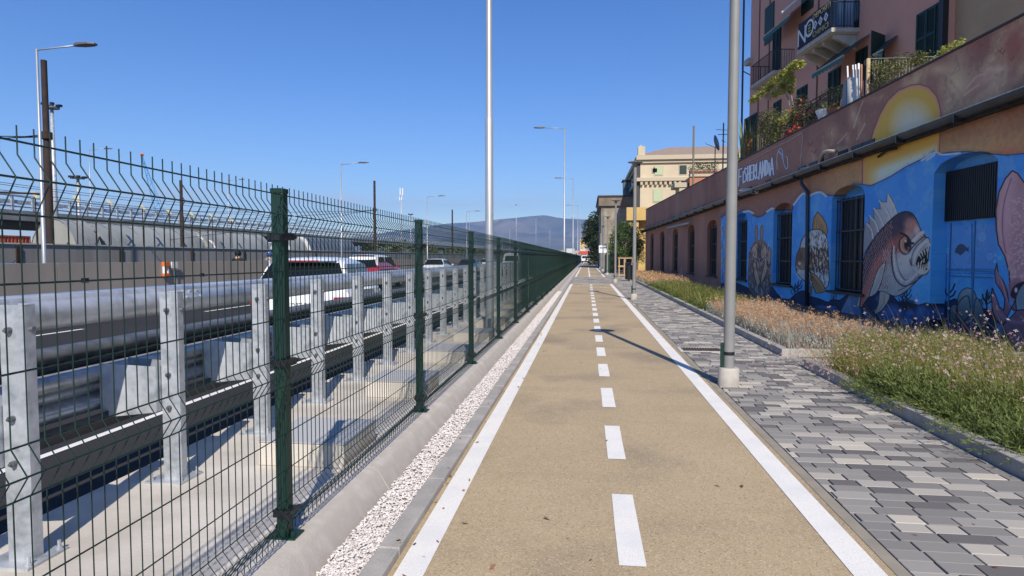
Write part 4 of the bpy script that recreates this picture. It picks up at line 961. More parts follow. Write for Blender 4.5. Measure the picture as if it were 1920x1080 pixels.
def bodyc(x, y):
    # distance inward from the back line: dark back, red flank, silver belly
    bl_ = np.interp(x, [1612, 1617, 1640, 1670, 1700, 1720, 1745], [520, 500, 447, 412, 397, 415, 447]); d = (y-bl_)
    d = d*.82-(1700-x)*.06; t1 = np.clip((d-22)/14, 0, 1)[..., None]; t2 = np.clip((d-52)/18, 0, 1)[..., None]
    c = C(48, 44, 60)*(1-t1)+C(140, 84, 78)*t1; c = c*(1-t2)+C(128, 130, 136)*t2
    h = np.clip((x-1690)/12, 0, 1)[..., None]; hc = C(132, 96, 92)*np.clip(1-(y-432)/25, 0, 1)[..., None]+C(132, 134, 142)*np.clip((y-432)/25, 0, 1)[..., None]
    hh = np.clip((y-402)/18, 0, 1)[..., None]; hc = C(52, 46, 60)*(1-hh)+hc*hh
    return c*(1-h)+hc*h
poly(body, bodyc, 1, True, .12, C(20, 18, 26), 1.8)
bsm = smooth(body, True)
def scales(x0, x1, y0, y1, step, ang, test, cdark, clight, r):
    q = np.random.default_rng(5)
    for i in range(int((y1-y0)/step)):
        for j in range(int((x1-x0)/step)):
            x = x0+(j+(i % 2)*.5)*step+q.uniform(-.9, .9); y = y0+i*step*.9+q.uniform(-.8, .8)
            if not inside(np.array([[x]]), np.array([[y]]), bsm)[0, 0] or not test(x, y): continue
            dx, dy = math.cos(ang)*r, math.sin(ang)*r; j_ = q.uniform(-.3, .3)
            stroke([(x-dx*.7, y-dy*.7), (x+j_, y+r*.2), (x+dx*.6, y+dy*.6+j_)], 1.1, cdark, .75, .5); stroke([(x+.8, y-r*.4), (x+.9+dx*.2, y+r*.55)], 1.0, clight, .55, .45)
scales(1615, 1690, 400, 560, 4.0, 1.9, lambda x, y: x < 1672+(y-400)*.02 and not (x > 1640 and y > 500 and x > 1665), DK*1.1, C(215, 160, 148), 3.3)
poly([(1674, 425), (1690, 430), (1688, 470), (1676, 470)], C(78, 50, 52), .35, True)
scales(1655, 1700, 470, 548, 4.6, 1.7, lambda x, y: x < 1684, C(96, 96, 104), C(214, 214, 216), 3.4)
# gill plate lines, cheek
stroke([(1673, 462), (1672, 480), (1673, 500), (1678, 520), (1688, 533), (1700, 536), (1716, 528), (1730, 516)], 2.4, DK, .95, .8, True)
stroke([(1676, 462), (1676, 482), (1678, 500), (1683, 516), (1692, 526)], 3.2, C(200, 200, 206), .8, .9, True); stroke([(1680, 466), (1681, 486), (1684, 502), (1690, 516), (1698, 525), (1710, 521), (1722, 509)], 1.6, C(50, 48, 56), .9, .7, True)
blob(1697, 488, 20, 28, C(192, 192, 198), .8, .7); blob(1694, 492, 9, 9, C(150, 146, 130), .6); stroke([(1700, 528), (1712, 520), (1724, 508), (1736, 508)], 3, C(196, 194, 192), .85, 1.2, True)
stroke([(1684, 545), (1702, 536), (1720, 520), (1734, 515)], 2.2, C(70, 66, 72), .8, 1, True)
# snout and lips
stroke([(1703, 462), (1712, 452), (1724, 440), (1730, 436)], 6.5, C(176, 176, 182), 1, 1, True); stroke([(1706, 470), (1716, 458), (1728, 447), (1735, 443)], 2, DK, .9, .8, True); stroke([(1700, 458), (1708, 450), (1718, 438)], 1.3, C(70, 66, 74), .8, .7, True)
stroke([(1712, 494), (1714, 482), (1720, 468), (1730, 456), (1740, 450), (1742, 460)], 6.5, C(150, 150, 154), 1, 1, True); stroke([(1713, 492), (1716, 480), (1722, 468), (1731, 457), (1738, 453)], 2.4, C(208, 208, 208), .9, 1, True)
stroke([(1709, 495), (1710, 480), (1716, 466), (1728, 453), (1740, 445), (1744, 455)], 1.3, DK, .95, .5, True); stroke([(1714, 500), (1708, 496), (1706, 486)], 2, DK, .9, .6, True)
mouth = [(1718, 490), (1722, 480), (1730, 470), (1740, 464), (1742, 470), (1738, 480), (1741, 492), (1741, 500), (1736, 507), (1724, 503), (1718, 497)]
poly(mouth, C(20, 16, 22), 1, True)
for x, y, dx, dy, w_ in ((1728, 473, 3, 8, 3), (1733, 470, 2, 8, 3), (1738, 467, 1.5, 9, 3), (1724, 478, 4, 7, 2.6), (1741, 465, 0, 7, 2)): stroke([(x, y), (x+dx, y+dy)], w_, C(206, 204, 192), 1, .5, w2=.6)
for x, y, dx, dy, w_ in ((1722, 500, 0, -8, 3), (1726, 503, .5, -9, 3), (1730, 505, .6, -9, 3.2), (1734, 505, .6, -9, 3), (1738, 502, 0, -8, 2.6), (1727, 493, 2, -5, 2.4), (1732, 491, 1, -6, 2.4)): stroke([(x, y), (x+dx, y+dy)], w_, C(196, 194, 182), 1, .5, w2=1.2)
stroke([(1712, 500), (1722, 510), (1734, 512), (1741, 504), (1741, 492)], 3.4, C(176, 174, 174), 1, .8, True)
# eye
blob(1697, 460, 13, 19, DK, 1, .25); poly([(1688, 462), (1690, 448), (1699, 442), (1705, 452), (1707, 464), (1701, 474), (1692, 472)], C(150, 104, 84), 1, True, 0, DK, 1.4)
stroke([(1690, 450), (1689, 462), (1693, 471), (1701, 474)], 2, C(206, 172, 150), .9, .7, True); blob(1701, 459, 6.2, 11, C(14, 10, 14), 1, .2); blob(1698, 452, 2.2, 3, C(240, 240, 240), 1, .4); blob(1703, 465, 3, 4, C(120, 100, 96), .8, .6)
stroke([(1689, 437), (1700, 443), (1708, 455), (1712, 456)], 4.2, C(30, 24, 30), 1, .9, True)
blob(1719, 432, 7, 12, C(188, 188, 200), .8, .8); blob(1708, 420, 12, 14, C(160, 116, 106), .6, .8)
# pectoral, pelvic fins
poly([(1660, 492), (1657, 510), (1652, 530), (1643, 549), (1632, 556), (1630, 553), (1636, 536), (1642, 516), (1650, 500)], C(150, 150, 152), 1, True, .08, DK, 1.2)
for t in (.25, .5, .75): stroke([(1657-6*t, 500), (1652-10*t, 526), (1640-8*t, 552)], .8, C(84, 82, 88), .7, .4, True)
poly([(1651, 546), (1668, 553), (1662, 570), (1650, 584), (1640, 588), (1646, 572), (1648, 560)], C(138, 130, 128), 1, True, .08, DK, 1.2)
for t in (.3, .6): stroke([(1653+10*t, 550), (1655+4*t, 568), (1643, 586)], .8, C(84, 78, 82), .7, .4, True)
# --- striped bream
b2 = [(1492, 500), (1494, 478), (1499, 466), (1503, 452), (1510, 440), (1520, 432), (1535, 430), (1546, 437), (1551, 450), (1553, 470), (1554, 500), (1555, 525), (1550, 540), (1540, 536), (1524, 534), (1508, 526), (1497, 516)]
poly([(1523, 432), (1525, 410), (1533, 397), (1543, 408), (1549, 420), (1552, 432), (1549, 444), (1540, 438)], C(128, 104, 78), 1, False, .1, C(52, 36, 26), 1.4)
for i in range(6): stroke([(1525+i*4.4, 436+i*1.3), (1529+i*3.6, 404+i*5)], .9, C(74, 54, 38), .8, .4)
def b2c(x, y):
    s = np.clip(np.sin((y-432)/34*3.1416), -1, 1); c = C(130, 138, 150)+0*x[..., None]
    brown = ((y > 464) & (y < 506))[..., None]; return np.where(brown, C(92, 72, 56), c)
poly(b2, b2c, 1, True, .12, C(30, 26, 30), 1.5)
q = np.random.default_rng(8); b2s = smooth(b2, True)
for _ in range(420):
    x, y = q.uniform(1515, 1554), q.uniform(434, 530)
    if inside(np.array([[x]]), np.array([[y]]), b2s)[0, 0]:
        br = 464 < y < 506; stroke([(x, y), (x+q.uniform(-1, 1.5), y+q.uniform(4, 7))], 1.3, C(198, 200, 206) if q.random() < (.3 if br else .55) else C(44, 38, 40), .75, .45)
poly([(1519, 510), (1530, 516), (1542, 530), (1549, 546), (1540, 549), (1530, 550), (1524, 536)], C(126, 102, 76), 1, False, .1, C(44, 32, 24), 1.4)
for i in range(5): stroke([(1521, 514), (1530+i*4, 549-i*.6)], .8, C(62, 46, 34), .8, .4)
poly([(1517, 536), (1524, 536), (1523, 552), (1518, 556)], C(88, 74, 62), .9)
stroke([(1493, 500), (1500, 508), (1494, 514), (1502, 524)], 1.4, C(210, 210, 214), .8, .5, True); blob(1501, 480, 5, 10, C(62, 52, 50), .9, .4); blob(1499, 494, 3, 4, C(210, 206, 200), .9, .5); blob(1504, 500, 7, 14, C(150, 146, 142), .5)
# --- crab figure with raised feelers
for xa in (1418, 1428.5): poly([(xa-2, 448), (xa-2.5, 432), (xa-1, 423), (xa+2, 424), (xa+2.5, 440), (xa+1, 450)], C(116, 98, 92), 1, True, 0, C(52, 40, 42), .9)
c3 = [(1403, 500), (1404, 478), (1408, 464), (1415, 452), (1424, 449), (1434, 452), (1440, 462), (1445, 468), (1446, 500), (1446, 535), (1436, 560), (1418, 560), (1406, 545), (1402, 525)]
poly(c3, lambda x, y: C(78, 70, 74)+C(20, 14, 8)*np.clip((520-y)/60, 0, 1)[..., None], 1, True, .3)
for P_ in ([(1408, 472), (1413, 460), (1420, 456), (1421, 474), (1416, 488)], [(1430, 456), (1436, 462), (1438, 474), (1432, 490), (1426, 476)]): poly(P_, C(136, 120, 112), 1, True, .1, C(44, 34, 36), 1.1)
for P_ in ([(1412, 494), (1417, 492), (1421, 512), (1425, 528), (1420, 534), (1414, 516)], [(1434, 494), (1438, 492), (1438, 508), (1430, 528), (1426, 536), (1428, 516)]): poly(P_, C(142, 120, 104), 1, True, .1, C(40, 30, 32), 1.1)
poly([(1441, 466), (1445, 468), (1445, 492), (1440, 494)], C(128, 112, 104), 1, True, 0, C(44, 34, 36), .9)
for _ in range(160):
    x, y = q.uniform(1404, 1446), q.uniform(456, 558); stroke([(x, y), (x+q.uniform(-3, 3), y+q.uniform(3, 9))], .9, C(180, 176, 180) if q.random() < .45 else C(36, 30, 36), .6, .4)
blob(1424, 470, 4, 16, C(44, 36, 40), .8, .5); stroke([(1416, 484), (1424, 489), (1432, 484)], 1.5, C(44, 34, 38), .9, .5, True)
# faint figure at the start of the painting
for _ in range(120):
    x, y = q.uniform(1353, 1364), q.uniform(420, 556); stroke([(x, y), (x+q.uniform(-2, 2), y+q.uniform(4, 12))], 1.2, C(120, 120, 132) if q.random() < .5 else C(52, 48, 62), .55, .5)
# --- squid
sq = [(1898, 320), (1908, 325), (1920, 342), (1945, 372), (1958, 400), (1958, 470), (1950, 560), (1930, 600), (1905, 560), (1894, 540), (1892, 510), (1884, 480), (1872, 458), (1868, 430), (1867, 395), (1873, 360), (1885, 335)]
poly(sq, lambda x, y: C(138, 108, 118)+C(28, 26, 28)*np.clip(1-np.abs(x-1888)/22, 0, 1)[..., None], 1, False, .06, C(38, 24, 34), 2.6)
stroke([(1896, 335), (1885, 370), (1880, 400), (1880, 440), (1886, 474)], 2.4, C(92, 62, 76), .8, 1.2, True); blob(1900, 460, 30, 60, C(112, 78, 92), .4); stroke([(1878, 380), (1874, 420), (1878, 450)], 4, C(180, 150, 158), .7, 2, True)
for _ in range(260):
    x, y = q.normal(1911, 13), q.uniform(370, 520)
    if 1891 < x < 1950: blob(x, y, q.uniform(.8, 1.9), q.uniform(.8, 2.2), C(214, 196, 204), .8, .4)
blob(1905, 545, 18, 24, C(104, 76, 92), 1, .2); poly([(1896, 549), (1902, 537), (1914, 530), (1925, 532), (1925, 575), (1906, 562), (1897, 556)], C(34, 24, 38), 1, True, 0, C(20, 14, 24), 1.4); blob(1905, 544, 3, 5, C(230, 232, 240), 1, .3); poly([(1905, 562), (1914, 540), (1930, 530), (1935, 580), (1910, 582)], C(96, 112, 128), .9, True)
poly([(1904, 562), (1906, 582), (1900, 590), (1880, 610), (1868, 600), (1861, 585), (1859, 560), (1860, 540), (1866, 552), (1874, 575), (1882, 582), (1884, 560), (1877, 545), (1867, 530), (1865, 510), (1869, 494), (1872, 515), (1882, 528), (1888, 545), (1892, 570), (1900, 582), (1930, 580), (1990, 590), (1990, 680), (1900, 680), (1895, 640), (1880, 612)], lambda x, y: C(86, 66, 84)+C(26, 20, 20)*np.clip((580-y)/60, 0, 1)[..., None], 1, False, .1, C(28, 18, 30), 2)
stroke([(1870, 510), (1880, 532), (1886, 555), (1894, 576)], 1.4, C(160, 136, 150), .7, .8, True); stroke([(1863, 556), (1870, 580), (1886, 598), (1910, 604), (1950, 600)], 5, C(128, 104, 122), .55, 3, True)
poly([(1791, 468), (1796, 460), (1803, 457), (1811, 462), (1813, 465), (1816, 463), (1816, 473), (1812, 470), (1806, 475), (1800, 479), (1797, 476), (1791, 474)], C(14, 14, 22), 1, True)
for xa in (1774, 1822.5): stroke([(xa, 420), (xa, 572)], 2.6, C(18, 50, 100), .8, .8)
for ya in (504, 512): stroke([(1774, ya), (1866, ya+1)], 1.6, C(24, 66, 120), .8, .6)
poly([(1776, 424), (1821, 424), (1821, 502), (1776, 502)], C(86, 110, 160), .45)
poly([(1826, 422), (1866, 422), (1866, 503), (1826, 503)], C(86, 110, 160), .45)
# --- bubbles
for x, y, r_ in ((1856, 481, 5), (1874, 484, 3), (1842, 444, 6), (1866, 478, 2), (1778, 470, 4), (1865, 490, 2), (1640, 382, 0)):
    if r_: stroke([(x+r_*math.cos(a/8*6.283), y+r_*1.2*math.sin(a/8*6.283)) for a in range(9)], .9, C(150, 196, 226), .7, .6); blob(x, y, r_, r_*1.2, C(120, 175, 215), .3, .5)
# --- lettering FISHERLANDIA, stroke letters between two slanted guide lines
GLY = {'F': [[(0, 1), (.1, 0)], [(.1, .02), (.9, 0)], [(.06, .48), (.7, .45)]], 'I': [[(.5, .25), (.5, 1)]], 'S': [[(.9, .12), (.3, .05), (.15, .3), (.75, .55), (.8, .85), (.1, .98)]], 'H': [[(.15, 0), (.15, 1)], [(.85, 0), (.85, 1)], [(.15, .5), (.85, .5)]],
       'E': [[(.85, .02), (.15, .02), (.15, .98), (.9, .98)], [(.15, .5), (.75, .5)]], 'R': [[(.15, 1), (.15, .02), (.8, .1), (.75, .45), (.2, .52), (.9, 1)]], 'L': [[(.2, 0), (.2, .97), (.9, .97)]], 'A': [[(.0, 1), (.5, 0), (1, 1)], [(.2, .62), (.8, .62)]],
       'N': [[(.1, 1), (.1, 0), (.9, 1), (.9, 0)]], 'D': [[(.15, .02), (.15, .98), (.75, .85), (.85, .45), (.65, .1), (.15, .02)]]}
def lpos(u, v):      # u 0..1 along the word, v 0 top..1 bottom
    tl, tr, bl__, br_ = (1384.5, 318), (1451, 295), (1384, 349), (1451, 327.5)
    b = .0 if u > .06 else 0
    return (tl[0]*(1-u)*(1-v)+tr[0]*u*(1-v)+bl__[0]*(1-u)*v+br_[0]*u*v, tl[1]*(1-u)*(1-v)+tr[1]*u*(1-v)+bl__[1]*(1-u)*v+br_[1]*u*v)
word = 'FISHERLANDIA'; wd = [1.2, .45, .85, .9, .8, .9, .75, 1, .95, .95, .4, 1.15]; tot = sum(wd); u0 = 0
for pas in (0, 1):
    u0 = 0
    for ch, w_ in zip(word, wd):
        for pts in GLY[ch]:
            v1 = 1.0 if ch in 'FA' else .9
            P_ = [lpos((u0+(.08+.84*a)*w_)/tot, b*v1) for a, b in pts]
            stroke(P_, 4.6 if pas == 0 else 2.6, C(24, 34, 70) if pas == 0 else C(196, 204, 224), 1, .5)
        u0 += w_
hk = [(1457, 318), (1457, 292), (1462, 279), (1467, 283), (1468, 296), (1470, 308), (1474, 317), (1477, 312), (1476, 296), (1474, 293)]
stroke(hk, 2.4, C(22, 30, 60), .9, .5, True); stroke(hk, 1.1, C(200, 204, 220), 1, .4, True); stroke([(1460, 284), (1466, 290), (1468, 298)], 2.6, C(120, 150, 200), .9, .5)
# weathering
blend(full, np.clip((N3*N2-.38)*4, 0, .16), C(40, 36, 40))
# paint colours -> base colours: the wall stands in open shade, so its pigments are lighter than the picture's values
def to_lin(a):
    a = np.clip(a/255, 0, 1); return np.where(a <= .04045, a/12.92, ((a+.055)/1.055)**2.4)
MGAIN = np.array([2.75, 2.45, 1.95])
ALB = to_lin(IMG)*MGAIN; MX = ALB.max(2, keepdims=True); ALB = (ALB/(1+(MX/.90)**5)**.2).astype(np.float32)
img = bpy.data.images.new('mural_paint', NW, NH, float_buffer=True, is_data=True)
buf = np.ones((NH, NW, 4), np.float32); buf[..., :3] = ALB; img.pixels.foreach_set(buf.ravel()); img.pack() if False else None
mm = bpy.data.materials.new('painted_plaster'); mm.use_nodes = True; n_ = mm.node_tree.nodes; l_ = mm.node_tree.links; b_ = n_['Principled BSDF']; b_.inputs['Roughness'].default_value = .8
ti = n_.new('ShaderNodeTexImage'); ti.image = img; ti.extension = 'EXTEND'; uvn = n_.new('ShaderNodeUVMap'); uvn.uv_map = 'UVMap'; l_.new(uvn.outputs[0], ti.inputs[0]); l_.new(ti.outputs[0], b_.inputs['Base Color'])
nt = n_.new('ShaderNodeTexNoise'); nt.inputs['Scale'].default_value = 45; nt.inputs['Detail'].default_value = 6; tcn = n_.new('ShaderNodeTexCoord'); l_.new(tcn.outputs['Object'], nt.inputs['Vector'])
bpn = n_.new('ShaderNodeBump'); bpn.inputs['Strength'].default_value = .35; bpn.inputs['Distance'].default_value = .01; l_.new(nt.outputs[0], bpn.inputs['Height']); l_.new(bpn.outputs[0], b_.inputs['Normal'])
MURAL = mm
del PX, PY, SS, ZZ, buf
# ================================================================ TERRACE BUILDING (painted wall)
pink = mat('pink_plaster', (.42, .185, .118), .85, 0, (.33, .15, .10), 1.0, (.47, .25, .165), .35, bump=.3, bscale=40, stretch=(1, 1, .5))
tbd = empty('terrace_building', (0, 0, 0), 'long single-storey building with sea creature mural and roof terrace behind the planters', 'building')
SW0, SW1, ZT = 6.5, 55.0, 5.56
OPEN = [(12.25, 14.15, 3.24, .25, .02), (17.05, 18.95, 3.14, .28, .56), (21.9, 23.7, 3.06, .30, .56), (26.75, 28.5, 3.06, .30, .56), (31.55, 33.45, 3.05, .30, .56), (36.4, 38.2, 3.05, .30, .56), (41.15, 42.95, 3.05, .30, .56), (46.0, 47.8, 3.08, .30, .56), (50.9, 52.6, 3.1, .30, .56)]
def wall_mesh(name, s_a, s_b, z_a, z_b, opens, material, depth=.34, uv=False, parent=None, plane=WALL, out=0.0):
    """front face with arched openings (s0,s1,spring z,rise,sill z) and their reveals"""
    V, Fs = [], []
    def q(a, b, c, d): n = len(V); V.extend([a, b, c, d]); Fs.append((n, n+1, n+2, n+3))
    T = lambda s, z, o=0.0: (s, z, o)
    cur = s_a; N = 8
    def arch(o, t): return o[2]+o[3]*(1-(2*t-1)**2)**.5*1.0 if o[3] else o[2]
    for o in sorted(opens):
        if o[0] > cur: q(T(cur, z_a), T(o[0], z_a), T(o[0], z_b), T(cur, z_b))
        for i in range(N):
            t0, t1 = i/N, (i+1)/N; x0 = o[0]+(o[1]-o[0])*t0; x1 = o[0]+(o[1]-o[0])*t1; h0, h1 = arch(o, t0), arch(o, t1)
            if o[4] > z_a: q(T(x0, z_a), T(x1, z_a), T(x1, o[4]), T(x0, o[4]))
            q(T(x0, h0), T(x1, h1), T(x1, z_b), T(x0, z_b)); q(T(x0, h0), T(x0, h0, -depth), T(x1, h1, -depth), T(x1, h1))
        q(T(o[0], o[4]), T(o[0], o[4], -depth), T(o[0], arch(o, 0), -depth), T(o[0], arch(o, 0)))
        q(T(o[1], o[4]), T(o[1], arch(o, 1)), T(o[1], arch(o, 1), -depth), T(o[1], o[4], -depth))
        q(T(o[0], o[4]), T(o[1], o[4]), T(o[1], o[4], -depth), T(o[0], o[4], -depth))
        cur = o[1]
    if cur < s_b: q(T(cur, z_a), T(s_b, z_a), T(s_b, z_b), T(cur, z_b))
    me = bpy.data.meshes.new(name); me.from_pydata([tuple(plane.pt(s, z, o+out)) for s, z, o in V], [], Fs); me.materials.append(material)
    if uv:
        u = me.uv_layers.new(name='UVMap')
        for lp in me.loops: s, z, o = V[lp.vertex_index]; u.data[lp.index].uv = ((s-S0-o*.0)/(S1-S0), (z-Z0)/(Z1-Z0))
    me.update(); ob = bpy.data.objects.new(name, me); return link(ob, parent)
SM = 31.0
wall_mesh('wall', SW0, SM, -.3, ZT, [o for o in OPEN if o[1] < SM], MURAL, uv=True, parent=tbd)
wall_mesh('wall', SM, SW1, -.3, ZT, [o for o in OPEN if o[0] > SM], pink, parent=tbd)
def uvquad(name, pts, m, parent):     # plane patch carrying the mural; pts are (s,z,out); each corner looks up the paint it shows
    me = bpy.data.meshes.new(name); n = 6; V = []; uvs = []
    for i in range(n+1):
        for j in range(n+1):
            a, b = i/n, j/n; s = (1-a)*(1-b)*pts[0][0]+a*(1-b)*pts[1][0]+a*b*pts[2][0]+(1-a)*b*pts[3][0]; z = (1-a)*(1-b)*pts[0][1]+a*(1-b)*pts[1][1]+a*b*pts[2][1]+(1-a)*b*pts[3][1]; o = pts[0][2]
            p = WALL.pt(s, z, o); V.append(tuple(p)); d = p-Vector((0, 0, H)); X, Y, u = d; dx, dy = WALL.d; det = -X*dy+dx*Y; t = (-WALL.x0*dy+dx*WALL.y0)/det
            uvs.append((((t*X-WALL.x0)*dx+(t*Y-WALL.y0)*dy-S0)/(S1-S0), (H+u*t-Z0)/(Z1-Z0)))
    F_ = [(i*(n+1)+j, (i+1)*(n+1)+j, (i+1)*(n+1)+j+1, i*(n+1)+j+1) for i in range(n) for j in range(n)]
    me.from_pydata(V, [], F_); me.materials.append(m); u = me.uv_layers.new(name='UVMap')
    for lp in me.loops: u.data[lp.index].uv = uvs[lp.vertex_index]
    me.update(); o = bpy.data.objects.new(name, me); return link(o, parent)
# back, top, ends of the building
def wbox(mb, s0, s1, z0, z1, o0, o1, pl=WALL, mi=0):
    P = [pl.pt(s, z, o) for z in (z0, z1) for s, o in ((s0, o0), (s1, o0), (s1, o1), (s0, o1))]
    mb.add(P, [(0, 3, 2, 1), (4, 5, 6, 7), (0, 1, 5, 4), (1, 2, 6, 5), (2, 3, 7, 6), (3, 0, 4, 7)], mi); return mb
mb = MB(); wbox(mb, SW0, SW1, -.3, ZT, -.62, -.40); wbox(mb, SW1, SW1+.25, -.3, ZT, -6, 0); wbox(mb, SW0, SW0+.3, -.3, ZT, -6, -.63); mb.build('side_walls', pink, tbd)
mb = MB(); wbox(mb, SW0+.3, SW1, 4.3, 4.45, -9, -.42); mb.build('terrace_floor', conc, tbd)
mb = MB(); wbox(mb, SW0, SW1+.25, ZT, ZT+.04, -.42, .03); mb.build('coping', mat('slate_coping', (.05, .045, .045), .7), tbd)
# windows
grey_bar = mat('iron_bar', (.016, .016, .018), .55); dirty = mat('dirty_glass', (.035, .035, .038), .35, 0, (.015, .015, .018), 2)
recess_pink = pink
for i, o in enumerate(OPEN):
    s0, s1, zs, rise, sill = o; door = (i == 0); mur = i < 4
    if mur: uvquad('recess_head', [(s0-.02, zs-.12, -.335), (s1+.02, zs-.12, -.335), (s1+.02, zs+rise+.05, -.335), (s0-.02, zs+rise+.05, -.335)], MURAL, tbd)
    else: wbox(MB(), s0-.02, s1+.02, zs-.12, zs+rise+.05, -.36, -.335).build('recess_head', pink, tbd)
    if door:
        uvquad('door', [(s0-.02, -.1, -.30), (s1+.3, -.1, -.30), (s1+.3, 2.28, -.30), (s0-.02, 2.28, -.30)], MURAL, tbd)
        d = bpy.data.objects[[x.name for x in bpy.data.objects if x.name.startswith('door')][0]]
        mb = MB()
        for s in (s0+.02, s0+1.0, s1-.16): wbox(mb, s, s+.035, 0, 2.2, -.299, -.285)
        for z in (1.22, 1.10): wbox(mb, s0+.05, s1-.1, z, z+.025, -.299, -.288)
        mb.build('door_rail', mat('door_rail_blue', (.06, .20, .38), .6), d)
        w = wbox(MB(), s0, s1, 2.24, zs+.02, -.31, -.24).build('roller_blind', mat('black_slats', (.010, .010, .011), .7), tbd); mb = MB()
        for k in range(30): wbox(mb, s0+.02+k*.063, s0+.05+k*.063, 2.25, zs+.01, -.24, -.225)
        mb.build('slats', blackm, w)
        continue
    w = wbox(MB(), s0, s1, sill, zs, -.325, -.30).build('window', dirty, tbd); mb = MB()
    for k in range(7): a = s0+.03+k*(s1-s0-.1)/6; wbox(mb, a, a+(.05 if k in (0, 3, 6) else .02), sill, zs, -.30, -.27)
    mb.build('window_frame', blackm, w); mb = MB()
    nb = 12
    for k in range(nb): a = s0+.04+k*(s1-s0-.08)/(nb-1); p0, p1 = WALL.pt(a, sill, -.14), WALL.pt(a, zs-.02, -.14); mb.tube([p0, p1], .0125, 6)
    for t in (.02, .32, .64, .97): wbox(mb, s0, s1, sill+(zs-sill)*t-.02, sill+(zs-sill)*t+.02, -.150, -.13)
    mb.build('window_bars', grey_bar, w); wbox(MB(), s0-.12, s1+.08, sill-.07, sill, -.30, .07).build('window_sill', mat('slate_coping', ()), w)
# eaves shelf and gutter, sloping gently
def gz(s): return 4.20-(s-12)*.0098
mb = MB()
for a in range(int(SW0), int(SW1), 3):
    b = a+2.98; P = []
    for s in (a, b):
        z = gz(s); P += [WALL.pt(s, z-.13, .003), WALL.pt(s, z-.15, .19), WALL.pt(s, z+.04, .20), WALL.pt(s, z+.13+random.uniform(0, .03), .003)]
    mb.add(P, [(0, 1, 5, 4), (1, 2, 6, 5), (2, 3, 7, 6), (0, 3, 2, 1), (4, 5, 6, 7)])
mb.build('eaves', mat('eaves_slate', (.022, .020, .019), .85, 0, (.05, .045, .04), 6), tbd)
mb = MB(); n = 7
for a in range(int(SW0), int(SW1), 2):
    P = []
    for s in (a, a+1.995):
        z = gz(s)+.02
        for k in range(n): t = math.pi*k/(n-1); P.append(WALL.pt(s, z-.135*math.sin(t), .285-.09*math.cos(t)))
    mb.add(P, [(k, k+1, n+k+1, n+k) for k in range(n-1)]); 
    wbox(mb, a+.9, a+.93, gz(a+.9)-.17, gz(a+.9)-.02, .191, .392)
g = mb.build('gutter', mat('gutter_black', (.020, .019, .02), .35, 0, (.05, .045, .04), 3), tbd, fixn=False); g.modifiers.new('t', 'SOLIDIFY').thickness = .008
mb = MB(); mb.tube([WALL.pt(SW0, gz(SW0)+.022, .378), WALL.pt(SW1, gz(SW1)+.022, .378)], .009, 4); mb.build('gutter_lip', galv, tbd)
# scuppers above the gutter
mb = MB()
for px, py in ((1405, 352), (1440, 341), (1503, 318), (1524, 312), (1580, 292), (1606, 286), (1628, 279)):
    s, z = WALL.sz(px, py, .02); wbox(MB(), s-.28, s+.3, gz(s)+.15, gz(s)+.27, .003, .02).build('scupper', blackm, tbd)
s = 34
while s < 54: wbox(MB(), s, s+.7, gz(s)+.16, gz(s)+.28, .003, .02).build('scupper', blackm, tbd); s += 2.05
def wtube(name, pts, r, m, parent=tbd, n=10, label=None):
    P = [WALL.at(px, py, o) for px, py, o in pts]; ob = MB().tube(P, r, n).build(name, m, parent, smooth=True)
    if label: ob['label'] = label
    return ob
wtube('drain_spout', [(1541, 305, .05), (1541, 292, .22), (1545, 286, .26), (1553, 283.5, .26), (1567, 283.5, .26)], .055, mat('pale_pipe', (.46, .36, .27), .6), label='short beige elbow pipe above the gutter')
wtube('downpipe', [(1502, 336, .24), (1503, 345, .2), (1513, 358, .08), (1514, 368, .06), (1513, 470, .06), (1512, 600, .06)], .055, mat('pipe_blue', (.035, .06, .11), .5, 0, (.02, .025, .035), 2), label='blue-black downpipe running through the striped fish')
wtube('white_cable', [(1405, 302, .02), (1435, 287, .02), (1447, 280, .02), (1480, 264, .02), (1500, 251.5, .02), (1505, 249, .02), (1505, 254, .02), (1502.5, 290, .02), (1500.5, 316, .02), (1520, 313, .02), (1540, 306, .02)], .014, mat('white_cable', (.55, .53, .52), .5), n=5)
wtube('gutter_bracket', [(1647, 294, .03), (1660, 283, .10), (1668, 281, .10), (1681, 278, .10)], .03, rust, n=6)
wtube('awning_rail', [(1252, 427, .3), (1292, 418, .3)], .07, mat('grey_blind', (.4, .38, .35), .7), n=8, label='rolled grey blind fixed under the eaves')
# broken brighter tile
MB().obox(WALL.at(1405, 358, .24), WALL.pt(1, 0)-WALL.pt(0, 0)+Vector((0, 0, .12)), Vector((.05, 0, .05)), Vector((.06, 0, -.05))).build('loose_tile', conc, tbd)
# stains of flaked paint on the unpainted part
mb = MB()
for px, py, w_, h_ in ((1277, 512, .12, .9), (1255, 448, .07, .5)):
    s, z = WALL.sz(px, py); V = [WALL.pt(s+w_*math.cos(a)*random.uniform(.6, 1.2), z+h_*.5*math.sin(a)*random.uniform(.8, 1.1), .004) for a in [i*.5236 for i in range(12)]]; mb.add(V, [tuple(range(12))])
mb.build('flaked_patch', mat('bare_plaster', (.50, .45, .40), .9), tbd, fixn=False)

